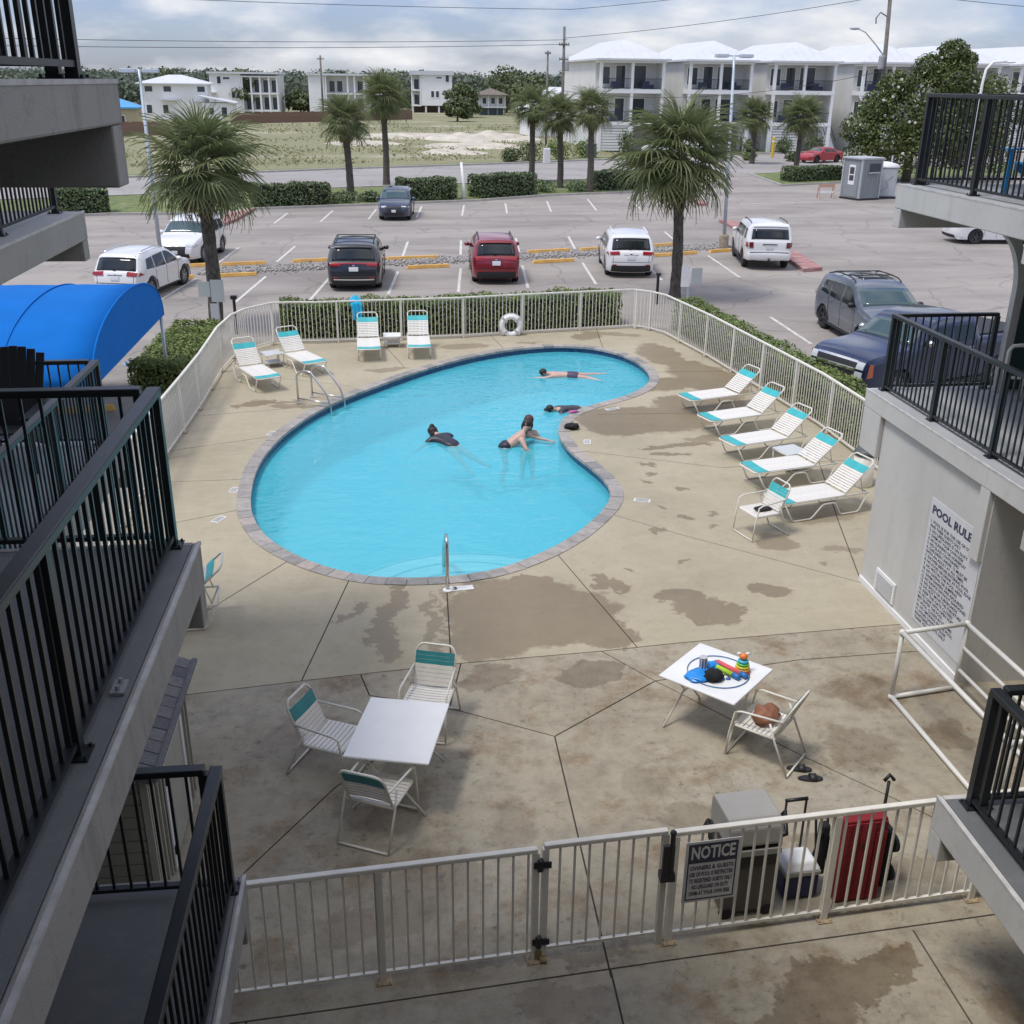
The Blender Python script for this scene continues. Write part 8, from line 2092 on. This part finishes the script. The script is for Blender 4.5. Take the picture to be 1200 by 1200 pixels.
def person(label, loc, rz, J, skin, hair, hair_m, clothes, scale=1.0, face=True):
    """J: joint name -> position (metres, local). One continuous skinned body with hands and feet."""
    t = thing('person', label, 'person', loc, R(rz)); t.scale = (scale,) * 3
    V = {k: Vector(p) for k, p in J.items()}
    vs = []; es = []; rs = []; ix = {}
    def add(k, p, r_, par):
        ix[k] = len(vs); vs.append(Vector(p)); rs.append(r_)
        if par is not None: es.append((ix[par], ix[k]))
    add('pelvis', V['pelvis'], (0.145, 0.115), None)
    add('waist', V['pelvis'].lerp(V['chest'], 0.45), (0.125, 0.10), 'pelvis')
    add('chest', V['chest'], (0.150, 0.115), 'waist')
    add('neck0', V['chest'].lerp(V['head'], 0.42), 0.062, 'chest')
    add('neck', V['chest'].lerp(V['head'], 0.62), 0.052, 'neck0')
    hv = (V['head'] - V['chest']).normalized()
    add('jaw', V['head'] - hv * 0.045, 0.078, 'neck'); add('skull', V['head'] + hv * 0.04, 0.094, 'jaw'); add('crown', V['head'] + hv * 0.085, 0.06, 'skull')
    for s_ in 'lr':
        add('sh' + s_, V['shoulder_' + s_], 0.062, 'chest'); add('el' + s_, V['elbow_' + s_], 0.041, 'sh' + s_)
        add('wr' + s_, V['wrist_' + s_], 0.028, 'el' + s_)
        d = (V['wrist_' + s_] - V['elbow_' + s_]).normalized(); q = d.cross(Vector((0, 0, 1))); q = q.normalized() if q.length > .1 else Vector((1, 0, 0))
        add('pa' + s_, V['wrist_' + s_] + d * 0.075, (0.036, 0.020), 'wr' + s_)
        for f_ in range(4):
            o = (f_ - 1.5) * 0.019; b = V['wrist_' + s_] + d * 0.105 + q * o; ln = (0.058, 0.070, 0.066, 0.05)[f_]
            add('f%d' % f_ + s_, b, 0.0095, 'pa' + s_); add('g%d' % f_ + s_, b + d * ln * .55 + Vector((0, 0, -0.006)) + q * o * .2, 0.0085, 'f%d' % f_ + s_); add('h%d' % f_ + s_, b + d * ln + Vector((0, 0, -0.02)) + q * o * .3, 0.007, 'g%d' % f_ + s_)
        add('t0' + s_, V['wrist_' + s_] + d * 0.045 + q * 0.036, 0.011, 'pa' + s_); add('t1' + s_, V['wrist_' + s_] + d * 0.085 + q * 0.058, 0.009, 't0' + s_)
        add('hi' + s_, V['hip_' + s_], 0.098, 'pelvis'); add('th' + s_, V['hip_' + s_].lerp(V['knee_' + s_], 0.4), 0.082, 'hi' + s_); add('kn' + s_, V['knee_' + s_], 0.056, 'th' + s_); add('ca' + s_, V['knee_' + s_].lerp(V['ankle_' + s_], 0.35), 0.055, 'kn' + s_); add('an' + s_, V['ankle_' + s_], 0.035, 'ca' + s_); add('to' + s_, V['toe_' + s_], 0.030, 'an' + s_)
    skin_mesh('body', vs, es, rs, skin, t)
    for nm, m, seg in clothes:
        cv = []; ce = []; cr = []; ci = {}
        for a, b, ra, rb_ in seg:
            for k, r_ in ((a, ra), (b, rb_)):
                if k not in ci:
                    ci[k] = len(cv); cr.append(r_)
                    cv.append(vs[ix[k]] if k in ix else V[k])
            ce.append((ci[a], ci[b]))
        skin_mesh(nm, cv, ce, cr, m, t)
    hm = MB()
    for c, r_ in hair:
        p = V['head'] + Vector(c); hm.ell(p, r_ if isinstance(r_, tuple) else (r_, r_, r_), 14, 10)
    obj('hair', hm, hair_m, t, True)
    if face:
        fd = V['face'].normalized(); up_ = hv; sd = fd.cross(up_).normalized(); c = V['head'] + fd * 0.078
        fm = MB(); fm.ell(c + fd * 0.018 - up_ * 0.012, (0.013, 0.013, 0.018), 8, 6)
        for sg in (1, -1): fm.ell(V['head'] + sd * sg * 0.092 - up_ * 0.01, (0.014, 0.014, 0.028), 8, 6)
        obj('nose_and_ears', fm, skin, t, True)
        em = MB()
        for sg in (1, -1): em.ell(c + sd * sg * 0.033 + up_ * 0.018, (0.011, 0.011, 0.008), 8, 6)
        em.ell(c + fd * 0.004 - up_ * 0.052, (0.02, 0.02, 0.006), 8, 6)
        obj('eyes_and_mouth', em, M('dark_features', (0.09, 0.035, 0.03), 0.4), t, True)
    return t
def prone(spread=0.30, bend=0.0, drop=0.0, arms='fore', zoff=0.0):
    """floating face down, head at -x"""
    z = zoff
    J = dict(pelvis=(0.10, 0, z - drop * .4), chest=(-0.34, 0, z), head=(-0.68, 0.0, z + 0.05), face=(-0.4, 0, -0.9), shoulder_l=(-0.40, -0.18, z), shoulder_r=(-0.40, 0.18, z),
             hip_l=(0.20, -0.10, z - drop * .5), hip_r=(0.20, 0.10, z - drop * .5), knee_l=(0.60, -0.14 - bend * .2, z - drop * .9), knee_r=(0.62, 0.12 + spread * .2, z - drop * .8),
             ankle_l=(0.98, -0.16 - spread * .5, z - drop * 1.3), ankle_r=(1.02, 0.10 + spread * .6, z - drop), toe_l=(1.14, -0.18 - spread * .5, z - drop * 1.35), toe_r=(1.19, 0.10 + spread * .7, z - drop))
    if arms == 'fore': J.update(elbow_l=(-0.66, -0.26, z - .04), elbow_r=(-0.60, 0.34, z - .05), wrist_l=(-0.92, -0.20, z - .05), wrist_r=(-0.80, 0.40, z - .06))
    else: J.update(elbow_l=(-0.46, -0.36, z - .12), elbow_r=(-0.44, 0.38, z - .10), wrist_l=(-0.60, -0.44, z - .24), wrist_r=(-0.66, 0.40, z - .20))
    return J
WZ = -0.165
person('shirtless swimmer in plum shorts floating face down at the far end of the pool', (4.50, 26.75, WZ + 0.03), -8, prone(0.45, 0, 0.05, 'fore'), SK2, [((-0.02, 0, 0.03), (0.115, 0.105, 0.10))], HAIRD,
       [('swim_shorts', SHORT, [('pelvis', 'hil', (0.165, 0.135), 0.118), ('pelvis', 'hir', (0.165, 0.135), 0.118), ('hil', 'thl', 0.118, 0.10), ('hir', 'thr', 0.118, 0.10), ('pelvis', 'waist', (0.165, 0.135), (0.136, 0.11))])], 0.92)
person('person in charcoal shirt lying in the water against the inward bend of the coping', (4.12, 23.72, WZ + 0.02), 14, prone(0.15, 0, 0.12, 'side'), SK1, [((-0.02, 0, 0.03), (0.12, 0.11, 0.105)), ((-0.10, 0.03, -0.01), (0.10, 0.08, 0.05))], HAIRD,
       [('shirt', GREYS, [('chest', 'waist', (0.175, 0.145), (0.155, 0.13)), ('waist', 'pelvis', (0.155, 0.13), (0.175, 0.14)), ('chest', 'shl', (0.175, 0.145), 0.085), ('chest', 'shr', (0.175, 0.145), 0.085), ('shl', 'ell', 0.085, 0.062), ('shr', 'elr', 0.085, 0.062), ('pelvis', 'hil', (0.175, 0.14), 0.12), ('pelvis', 'hir', (0.175, 0.14), 0.12), ('hil', 'thl', 0.12, 0.105), ('hir', 'thr', 0.12, 0.105)])], 0.80)
person('swimmer in a navy shirt with a hair bun, drifting in the middle of the pool', (1.10, 21.40, WZ + 0.05), -56, prone(0.12, 0.1, 0.30, 'side'), SK1, [((0, 0, 0.03), (0.12, 0.115, 0.11)), ((-0.02, 0.0, 0.13), (0.06, 0.06, 0.055)), ((0.05, 0, -0.02), (0.10, 0.11, 0.10))], HAIRD,
       [('shirt', NAVYS, [('chest', 'waist', (0.195, 0.15), (0.175, 0.14)), ('waist', 'pelvis', (0.175, 0.14), (0.19, 0.14)), ('chest', 'shl', (0.195, 0.15), 0.095), ('chest', 'shr', (0.195, 0.15), 0.095), ('shl', 'ell', 0.095, 0.075), ('shr', 'elr', 0.095, 0.075), ('pelvis', 'hil', (0.19, 0.14), 0.125), ('pelvis', 'hir', (0.19, 0.14), 0.125)])], 0.98)
lean = dict(pelvis=(-0.36, 0, -0.06), chest=(-0.02, 0.02, 0.10), head=(0.16, 0.10, 0.36), face=(0.55, -0.7, -0.35), shoulder_l=(-0.02, -0.18, 0.12), shoulder_r=(0.08, 0.18, 0.16), elbow_l=(0.06, -0.34, -0.06), elbow_r=(0.34, 0.12, 0.06), wrist_l=(0.22, -0.30, -0.14), wrist_r=(0.60, 0.04, 0.01),
            hip_l=(-0.42, -0.10, -0.13), hip_r=(-0.42, 0.10, -0.13), knee_l=(-0.34, -0.14, -0.52), knee_r=(-0.30, 0.10, -0.52), ankle_l=(-0.48, -0.12, -0.88), ankle_r=(-0.44, 0.12, -0.88), toe_l=(-0.36, -0.2, -0.93), toe_r=(-0.32, 0.04, -0.93))
person('woman in a black swimsuit bending forward in the pool, one arm reaching right', (2.60, 21.15, WZ + 0.07), 4, lean, SK2, [((0, 0.03, 0.03), (0.112, 0.115, 0.112)), ((-0.03, 0.08, -0.05), (0.10, 0.08, 0.13)), ((-0.06, 0.05, -0.16), (0.07, 0.06, 0.09))], HAIRD,
       [('swimsuit_bottom', NAVYS, [('waist', 'pelvis', (0.15, 0.122), (0.185, 0.155)), ('pelvis', 'hil', (0.185, 0.155), 0.125), ('pelvis', 'hir', (0.185, 0.155), 0.125)]), ('swimsuit_top', NAVYS, [('chest', 'neck0', (0.166, 0.131), 0.075)])], 0.98)
behind = dict(pelvis=(0, 0, -0.42), chest=(0, 0, 0.02), head=(0.02, 0.0, 0.36), face=(0.1, 0.9, 0.0), shoulder_l=(-0.18, 0, 0.09), shoulder_r=(0.18, 0, 0.09), elbow_l=(-0.30, -0.06, -0.12), elbow_r=(0.30, -0.02, -0.12), wrist_l=(-0.20, -0.24, -0.18), wrist_r=(0.44, -0.14, -0.16),
              hip_l=(-0.10, 0, -0.5), hip_r=(0.10, 0, -0.5), knee_l=(-0.12, -0.05, -0.88), knee_r=(0.12, -0.05, -0.88), ankle_l=(-0.13, 0.02, -1.25), ankle_r=(0.13, 0.02, -1.25), toe_l=(-0.14, -0.14, -1.28), toe_r=(0.14, -0.14, -1.28))
person('auburn-haired bather standing right behind the bending woman', (2.82, 21.75, WZ + 0.02), 0, behind, SK1, [((0, -0.01, 0.04), (0.115, 0.118, 0.118)), ((0, -0.06, -0.08), (0.10, 0.06, 0.13))], HAIRR,
       [('swim_shirt', NAVYS, [('pelvis', 'waist', (0.16, 0.13), (0.145, 0.118)), ('waist', 'chest', (0.145, 0.118), (0.17, 0.135)), ('chest', 'shl', (0.17, 0.135), 0.08), ('chest', 'shr', (0.17, 0.135), 0.08)])], 0.95)
